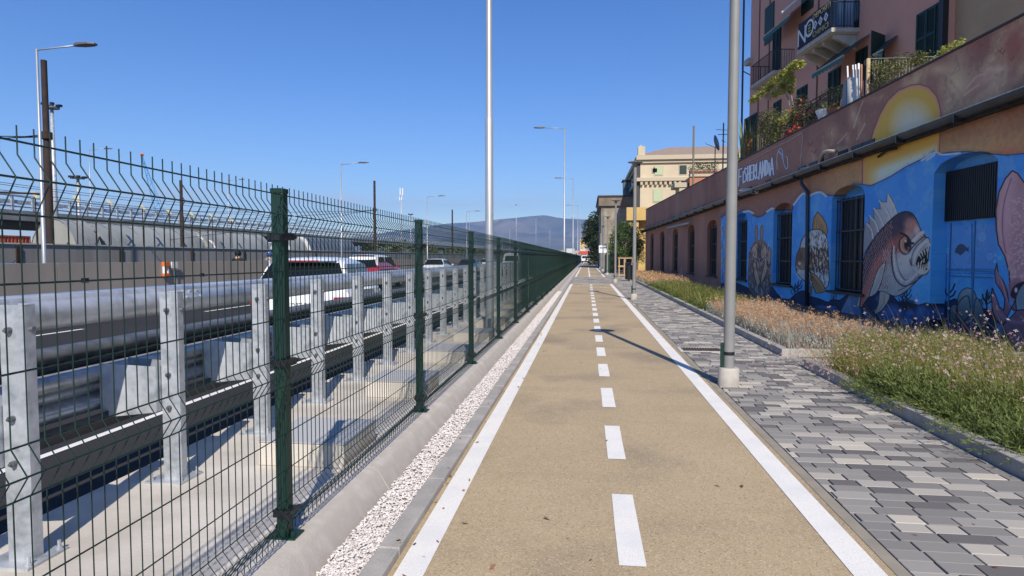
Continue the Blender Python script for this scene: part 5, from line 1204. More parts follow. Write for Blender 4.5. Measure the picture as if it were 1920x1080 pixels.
# ---------------------------------------------------------------- leaves
def leaves(name, centers, radii, n, size, m, parent=None, seed=1, flat=.35, droop=0.0, elong=2.2, shell=.0, kind=None):
    """scatter small folded leaf quads through ellipsoid clumps"""
    r = np.random.default_rng(seed); centers = np.array(centers, float); radii = np.array(radii, float); radii = radii if radii.ndim == 2 else np.repeat(radii[:, None], 3, 1)
    vol = radii.prod(1)**.8; k = r.choice(len(centers), n, p=vol/vol.sum()); d = r.normal(size=(n, 3)); d /= np.linalg.norm(d, axis=1)[:, None]; rad = r.random(n)**(.33 if not shell else shell)
    c = centers[k]+d*radii[k]*rad[:, None]; c += r.normal(0, .06, (n, 3))*radii[k]
    a = r.normal(size=(n, 3)); a[:, 2] = a[:, 2]*flat-droop; a /= np.linalg.norm(a, axis=1)[:, None]; b = np.cross(a, r.normal(size=(n, 3))*[1, 1, .3]+[0, 0, .8]); b /= np.linalg.norm(b, axis=1)[:, None]
    s = size*r.uniform(.6, 1.35, n)[:, None]; w = s/elong
    V = np.stack([c-a*s*.5, c+b*w*.5, c+a*s*.5, c-b*w*.5], 1).reshape(-1, 3); F_ = np.arange(4*n).reshape(n, 4)
    o = np_mesh(name, V, F_, m, parent, colors=np.clip(r.normal(.5, .22, n), 0, 1))
    if kind: o['kind'] = kind
    return o
def leafmat(name, a, b, c, sub=.3): return mat(name, b, .6, attr=[(0, a), (.5, b), (1, c)], sub=sub)
lf_y = leafmat('leaf_yellow_green', (.14, .17, .03), (.30, .32, .06), (.46, .44, .10)); lf_d = leafmat('leaf_dark', (.012, .025, .008), (.03, .055, .014), (.07, .10, .025)); lf_o = leafmat('leaf_olive', (.04, .055, .015), (.12, .14, .035), (.28, .27, .08))
lf_m = leafmat('leaf_mid', (.03, .065, .012), (.07, .13, .022), (.15, .22, .04)); pinkf = mat('flower_red', (.60, .05, .06), .6, sub=.3); bark = mat('bark', (.30, .24, .17), .9, 0, (.15, .12, .09), 9)
terra = mat('terracotta', (.36, .13, .07), .8, 0, (.28, .11, .06), 6)
TR = Plane(WALL.x0+.8, 0, -3.0)       # things just behind the parapet
def tp(px, py, o=0.0): return TR.at(px, py, o)
TZ = 4.45
def potted(name, px, py_top, label, cat='plant', group='potted plants on the roof terrace', pot=.16, m=lf_m, n=260, spread=.3, size=.10, hgt=None, flowers=0, off=0, pm=None, elong=3, stem=True, vert=False):
    p = tp(px, py_top, off); top = p.z; hg = hgt or max(.5, top-TZ-.2); e = empty(name, (p.x, p.y, TZ), label, cat, group)
    ph = max(.22, min(.5, top-TZ-hg)); MB().lathe([(pot*.7, 0), (pot, ph*.9), (pot*1.1, ph*.9), (pot*1.1, ph), (pot*.9, ph), (pot*.85, ph*.85)], n=14).build('pot', pm or terra, e, smooth=False)
    z1 = top-TZ
    if stem: MB().tube([(0, 0, ph*.7), (.02, .02, (ph+z1)/2), (-.02, .03, z1-spread*.5)], .018, 5).build('stem', bark, e)
    cs = [(random.uniform(-.1, .1), random.uniform(-.1, .1), z1-spread*(.5+q*.8)) for q in range(max(1, int((z1-ph)/spread)))]
    leaves('foliage', cs, [[spread, spread, spread*.6]]*len(cs), n, size, m, e, seed=int(px), elong=elong)
    if flowers: leaves('flowers', cs, [[spread*1.05]*3]*len(cs), flowers, .10, pinkf, e, seed=int(px)+1, elong=1.1, shell=.15)
    return e
# slender tree with compound leaves
p = tp(1491, 255); e = empty('small_tree', (p.x, p.y, TZ), 'slender leaning terrace tree with yellow-green compound leaves in front of the pink house', 'tree')
def rel(px, py, o=0): return tp(px, py, o)-p+Vector((0, 0, p.z-TZ))
MB().tube([(0, 0, 0), rel(1490, 240), rel(1487, 200), rel(1484, 178), rel(1476, 168)], .035, 6, r2=.018).tube([rel(1482, 205), rel(1478, 185), rel(1472, 172)], .02, 5).tube([rel(1484, 178), rel(1492, 160), rel(1488, 140), rel(1490, 125)], .016, 5).tube([rel(1476, 168), rel(1455, 162), rel(1430, 175), rel(1415, 185)], .014, 5).tube([rel(1480, 170), rel(1468, 145), rel(1456, 150)], .012, 5).build('trunk', bark, e, smooth=True)
cs = [rel(*q) for q in ((1488, 122), (1480, 132), (1496, 120), (1499, 122), (1470, 138), (1462, 145), (1478, 146), (1452, 150), (1470, 158), (1484, 152), (1440, 166), (1428, 174), (1418, 182), (1412, 188), (1446, 158), (1466, 170), (1482, 168), (1456, 176))]
leaves('foliage', cs, [[.20, .25, .15]]*len(cs), 2300, .13, lf_y, e, seed=5, elong=2.6)
def bush(name, cpx, rad, n, size, m, label, cat='bush', flowers=0, group='plants on the roof terrace', elong=2.4, off=0.0):
    c0 = tp(*cpx[len(cpx)//2], off); e = empty(name, (c0.x, c0.y, TZ), label, cat, group); b = Vector((c0.x, c0.y, TZ)); cs = [tp(*q, off+random.uniform(-.25, .15))-b for q in cpx]
    mb = MB()
    for c in cs: mb.tube([(random.uniform(-.2, .2), random.uniform(-.3, .3)+c.y*.4, 0), (c.x*.7, c.y*.8, c.z*.5), c], .014, 4)
    mb.build('stems', bark, e); leaves('foliage', cs, [[rad, rad*1.2, rad]]*len(cs), n, size, m, e, seed=n, elong=elong)
    if flowers: leaves('flowers', cs, [[rad*1.1]*3]*len(cs), flowers, .10, pinkf, e, seed=3, elong=1.15, shell=.12)
    return e
bush('olive_bush', [(1432, 222), (1440, 235), (1448, 215), (1452, 240), (1438, 255), (1446, 262), (1460, 250), (1428, 242), (1462, 232), (1445, 275)], .32, 3200, .085, lf_o, 'dense olive-green bush behind the parapet, left of the slender tree')
bush('flowering_bush', [(1502, 190), (1508, 200), (1498, 212), (1515, 215), (1508, 228), (1490, 228), (1524, 222), (1478, 240), (1496, 240)], .29, 2300, .08, lf_d, 'dark green bush with red flowers behind the parapet, right of the slender tree', flowers=60)
bush('yellow_shrub', [(1474, 215), (1482, 222), (1470, 228), (1486, 212)], .22, 500, .09, lf_y, 'small yellow-green shrub at the foot of the slender tree')
bush('geranium', [(1484, 247), (1492, 243), (1500, 238), (1476, 252)], .13, 260, .07, lf_m, 'low geranium with pink-red blooms on the edge of the parapet', flowers=70, off=.3)
bush('climbing_plant', [(1548, 180), (1560, 172), (1572, 176), (1540, 192), (1565, 188), (1530, 205), (1580, 170)], .20, 900, .06, lf_d, 'dark climbing plant over the terrace railing')
bush('climbing_plant', [(1640, 115), (1645, 130), (1655, 128), (1668, 122), (1680, 118), (1690, 112), (1700, 118), (1712, 112), (1722, 110), (1648, 145), (1660, 142), (1674, 138), (1640, 160), (1652, 158), (1690, 130), (1735, 112), (1640, 170), (1665, 152)], .20, 3000, .065, lf_o, 'yellow-green climbing plant covering the wire mesh beside the bamboo post')
bush('terrace_shrub', [(1768, 102), (1778, 94), (1786, 90), (1795, 88), (1803, 84), (1772, 98), (1790, 93)], .15, 800, .06, lf_y, 'yellow-green shrub peeping over the parapet by the beige wall')
def agave(px, py, label, pot=.2, L=.42, n=22, m=lf_m, off=.2, pm=None, up=.45, name='agave'):
    p = tp(px, py, off); e = empty(name, (p.x, p.y, TZ), label, 'plant', 'potted plants on the roof terrace'); ph = p.z-TZ
    MB().lathe([(pot*.6, 0), (pot*.7, ph-.22), (pot, ph), (pot*.88, ph), (pot*.8, ph-.05)], n=14).build('pot', pm or terra, e); mb = MB(); r = random.Random(int(px))
    for k in range(n):
        a = r.random()*6.283; u = Vector((math.cos(a), math.sin(a), 0)); s = Vector((-u.y, u.x, 0))*.022; l = L*r.uniform(.7, 1.1); e_ = r.uniform(.2, 1.2)
        q0 = Vector((0, 0, ph-.03)); q1 = q0+u*l*.5*math.cos(e_)+Vector((0, 0, l*.55*math.sin(e_)+.04)); q2 = q0+u*l*math.cos(e_)*1.05+Vector((0, 0, l*up*math.sin(e_)*1.7))
        mb.add([q0-s, q0+s, q1+s, q1-s, q2], [(0, 1, 2, 3), (3, 2, 4)])
    o = mb.build('leaves', mat('agave_leaf', (.16, .20, .07), .55, 0, (.28, .30, .12), 3, sub=.2), e, fixn=False); return e
agave(1403, 262, 'yucca in a tall terracotta pot at the far end of the terrace planting', L=.6, n=30, name='yucca'); agave(1548, 207, 'agave in a white bowl on the parapet', pm=whitep, pot=.3); agave(1563, 203, 'small agave beside the white bowl, just below the railing', L=.3)
# reeds left of olive bush
p = tp(1415, 262); e = empty('tall_grass_plant', (p.x, p.y, TZ), 'upright reed-like plant beside the yucca pot', 'plant', 'plants on the roof terrace'); mb = MB()
for k in range(40): a = random.gauss(0, .22); b = random.gauss(0, .22); h_ = random.uniform(.8, 1.5)+p.z-TZ-.4; mb.add([(a-.012, b, 0), (a+.012, b, 0), (a*1.6+.006, b*1.5, h_*.7), (a*2.2, b*2.2, h_)], [(0, 1, 2, 3)])
mb.build('blades', mat('agave_leaf', ()), e, fixn=False)
MB().lathe([(.25, 0), (.3, .5), (.26, .5)], n=14).build('pot', terra, e)
# rails and fences of the terrace
def rail_run(name, label, pts, m, r=.012, vert=None, cat='railing', group=None, off=0):
    P = [tp(a, b, off) for a, b in pts]; e = empty(name, (P[0].x, P[0].y, TZ), label, cat, group); b = Vector((P[0].x, P[0].y, TZ)); mb = MB(); mb.tube([q-b for q in P], r*1.8, 5); mb.tube([q-b-Vector((0, 0, .35)) for q in P], r, 4)
    mb.build('rail', m, e); mb = MB(); n = vert or 14
    for k in range(n+1):
        q = P[0].lerp(P[-1], k/n)-b; mb.tube([(q.x, q.y, -.0), q], r, 4)
    mb.build('bars', m, e); return e
rail_run('terrace_railing', 'thin dark metal railing on the terrace, running behind the red-flowered bush', [(1512, 205), (1545, 180), (1585, 158)], grey_bar, vert=34)
rail_run('terrace_railing', 'rusty horizontal rails above the dark railing on the roof terrace', [(1520, 190), (1560, 168), (1600, 150)], rust, vert=4)
# welded mesh panel with plants
P0, P1 = tp(1632, 110), tp(1757, 108); e = empty('terrace_mesh', (P0.x, P0.y, TZ), 'pale wire mesh standing on the terrace behind the climbing plant', 'fence'); b = Vector((P0.x, P0.y, TZ)); mb = MB(); L_ = (P1-P0).length; d_ = (P1-P0); d_.z = 0; d_.normalize(); wv = mat('pale_wire', (.45, .45, .42), .5)
n = int(L_/.15); zt0, zt1 = P0.z-TZ, P1.z-TZ+.0
for k in range(n+1): q = d_*(k*.15); zt = zt0+(zt1-zt0)*k/n; mb.tube([q, q+Vector((0, 0, zt))], .003, 3, cap=False)
for k in range(20):
    z = .3+k*.15
    if z < min(zt0, zt1): mb.tube([Vector((0, 0, z)), d_*(n*.15)+Vector((0, 0, z))], .003, 3, cap=False)
mb.tube([Vector((0, 0, zt0)), d_*(n*.15)+Vector((0, 0, zt1))], .008, 4); mb.build('mesh', wv, e)
# white curved panel (folded garden chair), sticks, bamboo
p = tp(1600, 190, .1); e = empty('garden_panel', (p.x, p.y, TZ), 'pale curved plastic panel leaning among poles on the roof terrace', 'garden panel'); b = Vector((p.x, p.y, TZ))
pts = [tp(x, y, .1)-b for x, y in ((1588, 148), (1612, 148), (1614, 195), (1590, 205))]; V = []
for t in range(9):
    a = t/8; top_ = pts[0].lerp(pts[1], a)+Vector((-.10*math.sin(a*3.14), 0, .06*math.sin(a*3.14))); bot = pts[3].lerp(pts[2], a)+Vector((-.12*math.sin(a*3.14), 0, -1.0)); V += [bot, top_]
MB().add(V, [(2*i, 2*i+2, 2*i+3, 2*i+1) for i in range(8)]).build('panel', mat('cream_plastic', (.60, .55, .48), .6), e, fixn=False, smooth=True).modifiers.new('t', 'SOLIDIFY').thickness = .03
pts = [tp(x, y, .12)-b for x, y in ((1583, 158), (1588, 150), (1591, 200), (1577, 205))]
MB().add([pts[0], pts[1], pts[2]-Vector((0, 0, .8)), pts[3]-Vector((0, 0, .8))], [(0, 1, 2, 3)]).build('grey_side', mat('grey_plastic', (.25, .26, .28), .6), e, fixn=False).modifiers.new('t', 'SOLIDIFY').thickness = .03
def stick(x0, y0, x1, y1, r, m, label, gr='poles leaning on the terrace', name='pole'):
    a, b = tp(x0, y0, .15), tp(x1, y1, .15); o = MB().tube([b-b-Vector((0, 0, max(0, b.z-TZ-.02))), a-b], r, 6).build(name, m, None, smooth=True); o.location = b; tag(o, label, 'pole', gr)
stick(1589, 124, 1598, 150, .022, whitep, 'leftmost thin white pole, leaning left, above the cream panel'); stick(1599, 122, 1609, 195, .02, whitep, 'thin white pole leaning against the middle of the cream panel'); stick(1604, 121, 1613, 190, .02, whitep, 'thin white pole leaning against the right edge of the cream panel')
stick(1610, 119, 1612, 190, .028, whitep, 'upright thicker white pole between the cream panel and the brown pole'); stick(1615, 121, 1616, 190, .03, mat('brown_pole', (.35, .16, .09), .7), 'upright brown pole next to the white ones'); stick(1621.5, 113, 1622, 188, .018, grey_bar, 'thin dark pole between the brown pole and the bamboo'); stick(1628, 110, 1628, 186, .05, mat('bamboo', (.52, .38, .20), .6, 0, (.40, .28, .14), 4), 'thick tan bamboo post at the left end of the wire mesh', name='bamboo_post')
# antenna mast and dish at the far end
p = tp(1355, 330, -.8); e = empty('aerial_mast', (p.x, p.y, TZ), 'aerial mast with crossbars behind the near lamp post, above the far end of the terrace', 'aerial'); q = tp(1361, 227, -.8); hh = q.z-TZ
MB().tube([(0, 0, 0), (0, 0, hh)], .04, 6).tube([(-.3, 0, hh*.86), (.3, 0, hh*.86)], .02, 4).tube([(-.4, 0, hh*.92), (.25, .2, hh*.92)], .015, 4).tube([(-.15, -.3, hh*.78), (.2, .4, hh*.78)], .02, 4).build('mast', galvd, e)
p = tp(1341, 275, -.6); e = empty('satellite_dish', (p.x, p.y, TZ), 'grey satellite dish on a thin mast above the terrace parapet', 'satellite dish')
MB().tube([(0, 0, 0), (0, 0, p.z-TZ)], .03, 6).build('mast', galvd, e); mb = MB(); prf = [(.02, .0), (.2, .015), (.36, .05), (.46, .10)]; mb.lathe(prf, n=20); d = mb.build('dish', mat('dish_grey', (.30, .33, .37), .5), e, smooth=True); d.location = (0, .05, p.z-TZ+.2); d.rotation_euler = (R(78), 0, R(62))
MB().tube([(0, 0, p.z-TZ-.05), (-.55, -.35, p.z-TZ+.1), (-.62, -.4, p.z-TZ+.18)], .015, 4).build('feed_arm', blackm, e)

# ================================================================ PINK APARTMENT HOUSE
pk = mat('pink_render', (.68, .34, .25), .85, 0, (.61, .30, .22), .8, (.72, .375, .28), .2, bump=.25, bscale=60)
bgm = mat('beige_render', (.48, .33, .20), .9, 0, (.41, .28, .17), 1.2, bump=1.2, bscale=22)
shut = mat('shutter_green', (.008, .028, .022), .6, 0, (.012, .04, .03), 8); ledge = mat('pale_stone', (.50, .46, .40), .8, 0, (.40, .36, .31), 3)
hs = empty('pink_apartment_house', (0, 0, 0), 'tall pink apartment house with balconies and dark green shutters behind the roof terrace', 'building')
sN, _ = FAC.sz(1775, 60); TOP = 23.0
hm = MB(); wbox(hm, sN, 0, -.4, TOP, -11, 0, FAC); hw = hm.build('wall', pk, hs)
def fs(px, py, o=0): return FAC.sz(px, py, o)
def fbox(mb, s0, s1, z0, z1, o0, o1): return wbox(mb, s0, s1, z0, z1, o0, o1, FAC)
def shutter(pxL, pxR, yT, yB, parent, name='shutter', open_=False, zb=None):
    pm_ = (pxL+pxR)/2; s1, zt = fs(pxL, yT); s0, _ = fs(pxR, yT); zb_ = fs(pm_, yB)[1] if zb is None else zb
    fr = fbox(MB(), s0-.08, s1+.08, zb_-.05, zt+.06, .0, .02).build('window', mat('shutter_green', ()), parent); mb = MB()
    n = int((zt-zb_)/.06)
    for h0, h1 in ((s0, (s0+s1)/2-.01), ((s0+s1)/2+.01, s1)):
        fbox(mb, h0, h0+.05, zb_, zt, .02, .06); fbox(mb, h1-.05, h1, zb_, zt, .02, .06); fbox(mb, h0, h1, zb_+(zt-zb_)*.45, zb_+(zt-zb_)*.5, .02, .055)
        for k in range(n): z = zb_+k*.06; mb.add([FAC.pt(h0+.05, z, .05), FAC.pt(h1-.05, z, .05), FAC.pt(h1-.05, z+.05, .025), FAC.pt(h0+.05, z+.05, .025)], [(0, 1, 2, 3)])
    mb.build('shutters', shut, fr, fixn=False); return fr
shutter(1722, 1757, 30, 110, hs); shutter(1607, 1625, 100, 150, hs); shutter(1496, 1513, 170, 195, hs); shutter(1451, 1464, 60, 130, hs); shutter(1555, 1575, 138, 165, hs, zb=4.5); shutter(1397, 1420, 225, 260, hs, zb=4.5); shutter(1452, 1464, 195, 225, hs, zb=4.5)
# shutters higher up, mostly above the frame
for sx in (-2.5, -6.6, -10.8, -15.0, -19.0):
    for z in (12.6, 15.8, 19.0):
        if sx > sN+1: fr = fbox(MB(), sx-.55, sx+.55, z, z+1.9, 0, .05).build('window', shut, hs)
# open shutter leaf and small green awning
s, z = fs(1660, 95); mb = MB(); mb.add([FAC.pt(s, z-1.2, .02), FAC.pt(s, z+.55, .02), FAC.pt(s-.2, z+.65, .62), FAC.pt(s-.2, z-1.2, .62)], [(0, 1, 2, 3)]); mb.build('open_shutter', shut, hs, fixn=False).modifiers.new('t', 'SOLIDIFY').thickness = .04
aw = mat('awning_teal', (.035, .13, .13), .7); awd = mat('awning_dark', (.02, .05, .045), .8)
def awning(x0, y0, x1, y1, drop, outd, label=None):
    """x0,y0 lower outer corner at the far end; x1,y1 outer corner at the near end"""
    sA, zA = fs(x0, y0, outd); sB, zB = fs(x1, y1, outd); z = (zA+zB)/2; mb = MB()
    w0, w1 = FAC.pt(sA, z+drop, .03), FAC.pt(sB, z+drop, .03); f0, f1 = FAC.pt(sA, z, outd), FAC.pt(sB, z, outd); mb.add([w0, w1, f1, f0], [(0, 1, 2, 3)]); o = mb.build('awning', awd, hs, fixn=False); o.modifiers.new('t', 'SOLIDIFY').thickness = .02
    mb = MB(); n = max(6, int(abs(sA-sB)/.25)); 
    for k in range(n): a, b = f0.lerp(f1, k/n), f0.lerp(f1, (k+1)/n); m_ = (a+b)/2; mb.add([a, b, b-Vector((0, 0, .16)), m_-Vector((0, 0, .22)), a-Vector((0, 0, .16))], [(0, 1, 2, 3, 4)])
    mb.build('valance', aw, o, fixn=False); MB().tube([f0+Vector((0, 0, .01)), f1+Vector((0, 0, .01))], .035, 6).build('front_bar', ledge, o); return o
awning(1431, 68, 1481, 30, .75, .9); awning(1522, 145, 1582, 98, .8, 1.0); awning(1632, 108, 1655, 92, .5, .55)
# balconies
def balcony(pxA, pyA, pxB, pyB, outd, posts, banner=False, label=None):
    sA, zA = fs(pxA, pyA, outd); sB, zB = fs(pxB, pyB, outd); z = (zA+zB)/2; e = fbox(MB(), sB, sA, z, z+.16, 0, outd).build('balcony', ledge, hs)
    if label: e['label'] = label
    fbox(MB(), sB+.06, sA-.06, z-.05, z, .002, outd-.08).build('slab_moulding', ledge, e)
    n = 4 if sA-sB > 2.5 else 3
    for k in range(n):
        s = sB+.22+(sA-sB-.44)*k/(n-1); V = []
        for zz, oo in ((z-.05, outd-.2), (z-.05-.13, outd-.2), (z-.30, outd-.45), (z-.55, .12), (z-.62, .003), (z-.05, .003)): V.append((zz, oo))
        P = [FAC.pt(s-.07, a, b) for a, b in V]+[FAC.pt(s+.07, a, b) for a, b in V]; m = len(V); MB().add(P, [tuple(range(m)), tuple(range(m, 2*m))[::-1]]+[(i, (i+1) % m, (i+1) % m+m, i+m) for i in range(m)]).build('bracket', ledge, e)
    mb = MB(); zt = z+.16+1.0; o_ = outd-.06
    for a, b in (((sB+.05, 0), (sB+.05, o_)), ((sB+.05, o_), (sA-.05, o_)), ((sA-.05, o_), (sA-.05, 0))):
        for zz, rr in ((zt, .022), (z+.26, .012)): mb.tube([FAC.pt(a[0], zz, a[1]), FAC.pt(b[0], zz, b[1])], rr, 5)
        L = math.hypot(a[0]-b[0], a[1]-b[1]); n = int(L/.11)
        for k in range(n+1): t = k/n; s = a[0]+(b[0]-a[0])*t; o = a[1]+(b[1]-a[1])*t; mb.tube([FAC.pt(s, z+.16, o), FAC.pt(s, zt, o)], .011, 4, cap=False)
    mb.build('railing', grey_bar, e); return e, sA, sB, z, o_
balcony(1405.5, 171.6, 1450, 134, 1.0, 20, label='lower balcony at the left corner')
e2, sA, sB, zB_, o_ = balcony(1494, 106, 1559, 57, 1.1, 20, label='upper balcony with the protest banner')
# banner on the balcony front
bn = empty('protest_banner', FAC.pt((sA+sB)/2, zB_, o_), 'dark banner reading NO DEPOSITI CHIMICI hung on the upper balcony railing', 'banner'); base = FAC.pt((sA+sB)/2, zB_, o_); L_ = sA-sB; bd = mat('banner_navy', (.012, .017, .04), .8)
mb = MB(); P = []
for i in range(13):
    t = i/12; s = sB+.12+(L_-.2)*t; w_ = .012*math.sin(i*1.7); P += [FAC.pt(s, zB_+.20, o_+.05+w_)-base, FAC.pt(s, zB_+.20+1.06-.02*math.sin(i*.9), o_+.045)-base]
mb.add(P, [(2*i, 2*i+2, 2*i+3, 2*i+1) for i in range(12)]); mb.build('cloth', bd, bn, fixn=False).modifiers.new('t', 'SOLIDIFY').thickness = .006
wt = mat('banner_white', (.70, .70, .74), .8); yt = mat('banner_yellow', (.55, .48, .20), .8)
def btext(txt, sc, zc, size, m, sx=1.0):
    t = text_mesh(txt, m, size, 'lettering', bn, sx=sx); p = FAC.pt(sc, zc, o_+.075)-base; t.location = p
    xa = Vector((-FAC.d[0], -FAC.d[1], 0)); za = Vector((0, 0, 1)); ya = za.cross(xa); M = Matrix((xa, za, xa.cross(za))).transposed(); t.rotation_euler = M.to_euler(); return t
# text runs from the far end (left in view) to the near end
Lx = lambda f: sA-.1-(L_-.2)*f
btext('N', Lx(.13), zB_+.62, 1.05, wt, 1.05); btext('O', Lx(.38), zB_+.72, 1.0, wt, 1.0); btext('DEPOSITI', Lx(.74), zB_+1.08, .30, yt, 1.15); btext('CHIMICI', Lx(.72), zB_+.36, .30, yt, 1.15)
mb = MB()
for k, f in enumerate((.56, .72, .88)):
    for r0, m_ in ((.19, 0), ):
        c = [Lx(f), zB_+.72]; V = [FAC.pt(c[0]+a, c[1]+b, o_+.078)-base for a, b in ((0, r0), (r0*.95, 0), (0, -r0), (-r0*.95, 0))]; I = [FAC.pt(c[0]+a, c[1]+b, o_+.078)-base for a, b in ((0, .10), (.095, 0), (0, -.10), (-.095, 0))]
        mb.add(V+I, [(i, (i+1) % 4, (i+1) % 4+4, i+4) for i in range(4)]); mb.add([FAC.pt(c[0]+a, c[1]+b, o_+.078)-base for a, b in ((-.03, -.05), (.03, -.05), (.03, .04), (-.03, .04))], [(0, 1, 2, 3)])
mb.build('diamond_symbol', wt, bn, fixn=False)
mb = MB()
for zz in (.52, .64, .76, .88): mb.add([FAC.pt(Lx(.38)+a, zB_+zz+b, o_+.078)-base for a, b in ((-.10, -.03), (.10, -.03), (.10, .03), (-.10, .03))], [(0, 1, 2, 3)])
mb.build('barrel_symbol', yt, bn, fixn=False)
# balcony door with curtains
s, z = fs(1585, 30); fbox(MB(), s-1.0, s+1.2, zB_+.16, zB_+2.6, .0, .03).build('balcony_door', glassd, hs); mb = MB(); fbox(mb, s-.7, s-.1, zB_+.2, zB_+2.5, .032, .05); fbox(mb, s+.1, s+.5, zB_+.2, zB_+2.5, .032, .05); mb.build('curtain', mat('curtain', (.3, .33, .38), .8), hs)
# white cloth pole, pipes and cables on the facade
a, b = FAC.at(1466, 24, 1.2), FAC.at(1494, 0, .5); MB().tube([a, b, b+(b-a)*.5], .06, 6).build('flag_pole', whitep, hs)
mb = MB()
for px, w_ in ((1424, .02), (1443, .02), (1534, .025)): s, _ = fs(px, 100); fbox(mb, s-w_, s+w_, 4.5, TOP-.5, .001, .05)
mb.build('thin_pipes', mat('pipe_pink', (.16, .08, .07), .7), hs)
s, _ = fs(1774, 50); fbox(MB(), s-.10, s+.10, 4, TOP, .001, .18).build('downpipe', blackm, hs)
mb = MB(); c = FAC.pt(.45, 0, .25); mb.tube([(c.x, c.y, 0), (c.x, c.y, TOP)], .055, 8); mb.tube([(c.x, c.y, 12), (c.x+.9, c.y-.2, 11.4)], .03, 5); mb.tube([(c.x, c.y, 7.6), (c.x+.8, c.y-.2, 7.9)], .03, 5); mb.build('corner_pipe', mat('pipe_dark_green', (.02, .035, .04), .5), hs)
fbox(MB(), -.35, .25, 12.2, 12.5, -.1, .25).build('corner_bracket', ledge, hs)
rebase(hs, (9, 37, 0)); rebase(tbd, WALL.pt(SW1, 0))
bh = empty('beige_house', FAC.pt(sN-.1, 0, 0), 'rough beige house wall next to the pink apartment house at the upper right', 'building'); q = FAC.pt(sN-.1, 0, 0)
mb = MB(); P = [FAC.pt(s, z, o)-q for z in (-.4, 20) for s, o in ((sN-.02, -.25), (sN-16, -.25), (sN-16, -11), (sN-.02, -11))]; mb.add(P, [(0, 1, 5, 4), (1, 2, 6, 5), (2, 3, 7, 6), (3, 0, 4, 7), (4, 5, 6, 7)]); mb.build('wall', bgm, bh)
# ================================================================ FAR RIGHT: cream palazzo and neighbours
cream = mat('cream_render', (.60, .50, .34), .8, 0, (.54, .45, .31), .6, bump=.1); creamd = mat('cream_trim', (.50, .42, .30), .8); pale_g = mat('shutter_pale_green', (.42, .50, .30), .6); yel = mat('yellow_render', (.62, .42, .14), .8, 0, (.55, .37, .13), .6)
tile = mat('roof_tile', (.36, .26, .18), .85, 0, (.28, .20, .15), 3); greyc = mat('old_render', (.34, .29, .22), .9, 0, (.20, .17, .13), .45, (.44, .38, .30), 1.2, bump=.3, bscale=8)
YB = 76.0
def bx(px, y=YB): return on_y(px, 480, y)[0]
def bz(py, px=1230, y=YB): return on_y(px, py, y)[1]
x0 = bx(1199); x1 = bx(1420); zt = bz(300); cb = empty('cream_palazzo', (x0, YB, 0), 'cream four-storey palazzo with dentil cornice at the end of the path', 'building')
W_ = x1-x0; rz = lambda py: bz(py)
MB().box(0, W_, 0, 26, -.4, zt).build('wall', cream, cb)
mb = MB(); mb.box(-.5, W_+.4, -.5, 26.4, zt, zt+.5); mb.box(-.25, W_+.2, -.25, 26.2, zt-.35, zt); mb.build('cornice', creamd, cb)
z2 = rz(340); mb = MB(); mb.box(-.45, W_+.2, -.45, 26, z2, z2+.4)
mb.build('string_course', creamd, cb); mb = MB(); k = 0
while k*.55 < W_: mb.box(k*.55, k*.55+.28, -.35, 0.0, z2-.42, z2); k += 1
mb.build('dentils', creamd, cb)
rf = MB(); zr = rz(276); xp0, xp1 = bx(1269)-x0, bx(1365)-x0; rf.add([(-.5, -.5, zt+.5), (W_+.4, -.5, zt+.5), (W_+.4, 26, zt+.5), (-.5, 26, zt+.5), (xp0, 8, zr+1.3), (xp1+2, 8, zr+1.3)], [(0, 1, 5, 4), (1, 2, 5), (2, 3, 4, 5), (3, 0, 4)]); rf.build('roof', tile, cb)
MB().box(-.3, .5, -.3, .5, zt+.5, rz(284)+.6).box(-.05, .1, 0, .15, rz(284), rz(276)+.3).build('chimney', cream, cb)
def fw(xa, xb, ya, yb, m, dep=.06, name='window', y=YB):
    a, b = bx(xa, y)-x0, bx(xb, y)-x0; z1_, z0_ = bz(ya, y=y), bz(yb, y=y); w = MB().box(a-.12, b+.12, -.04, 0, z0_-.12, z1_+.12).build('frame_'+name if 0 else 'window_surround', creamd, cb); return MB().box(a, b, -.04-dep, -.04, z0_, z1_).build(name, m, w)
fw(1226, 1240, 313, 328, pale_g); fw(1222, 1230, 316, 323, glassd, .09); fw(1272, 1285, 311, 327, shut); fw(1224, 1239, 356, 378, pale_g); fw(1272, 1285, 356, 378, pale_g)
for zz in (3.2, 6.2): 
    for a in (2.0, 5.2): MB().box(a, a+1.0, -.1, -.0, zz, zz+1.7).build('window', pale_g, cb)
mb = MB()
for r_ in range(4):
    for k in range(7): mb.box(-.05, 0, 2+k*3.4, 3.1+k*3.4, 1.2+r_*3.3, 2.9+r_*3.3)
mb.build('side_windows', glassd, cb)
mb = MB(); mb.box(-.6, 0, .1, .4, 0, zt); mb.build('corner_pilaster', mat('dark_trim', (.06, .055, .05), .8), cb)
# yellow lower house with balcony in front of palazzo
YY = 70.0; xa, xb = bx(1180, YY), bx(1215, YY); yh = empty('yellow_house', (xa, YY, 0), 'low yellow house with a projecting balcony, partly behind the green tree', 'building'); b_ = lambda py: bz(py, 1190, YY)
MB().box(.9, xb-xa+2.5, 0, 5, -.3, b_(400)).build('wall', yel, yh); MB().box(-.4, xb-xa+2.5, -1.0, 0, b_(414), b_(408)).build('balcony', yel, yh, bevel=.02); MB().box(-.4, xb-xa+2.5, -1.0, -.85, b_(408), b_(390)).build('parapet', yel, yh)
MB().box(1.4, 2.1, -.04, 0, b_(405), b_(394)).build('window', glassd, yh); MB().prism([(-.3, b_(418)), (.9, b_(440)), (.9, b_(418))], 'y', -.9, -.1).build('bracket', yel, yh)
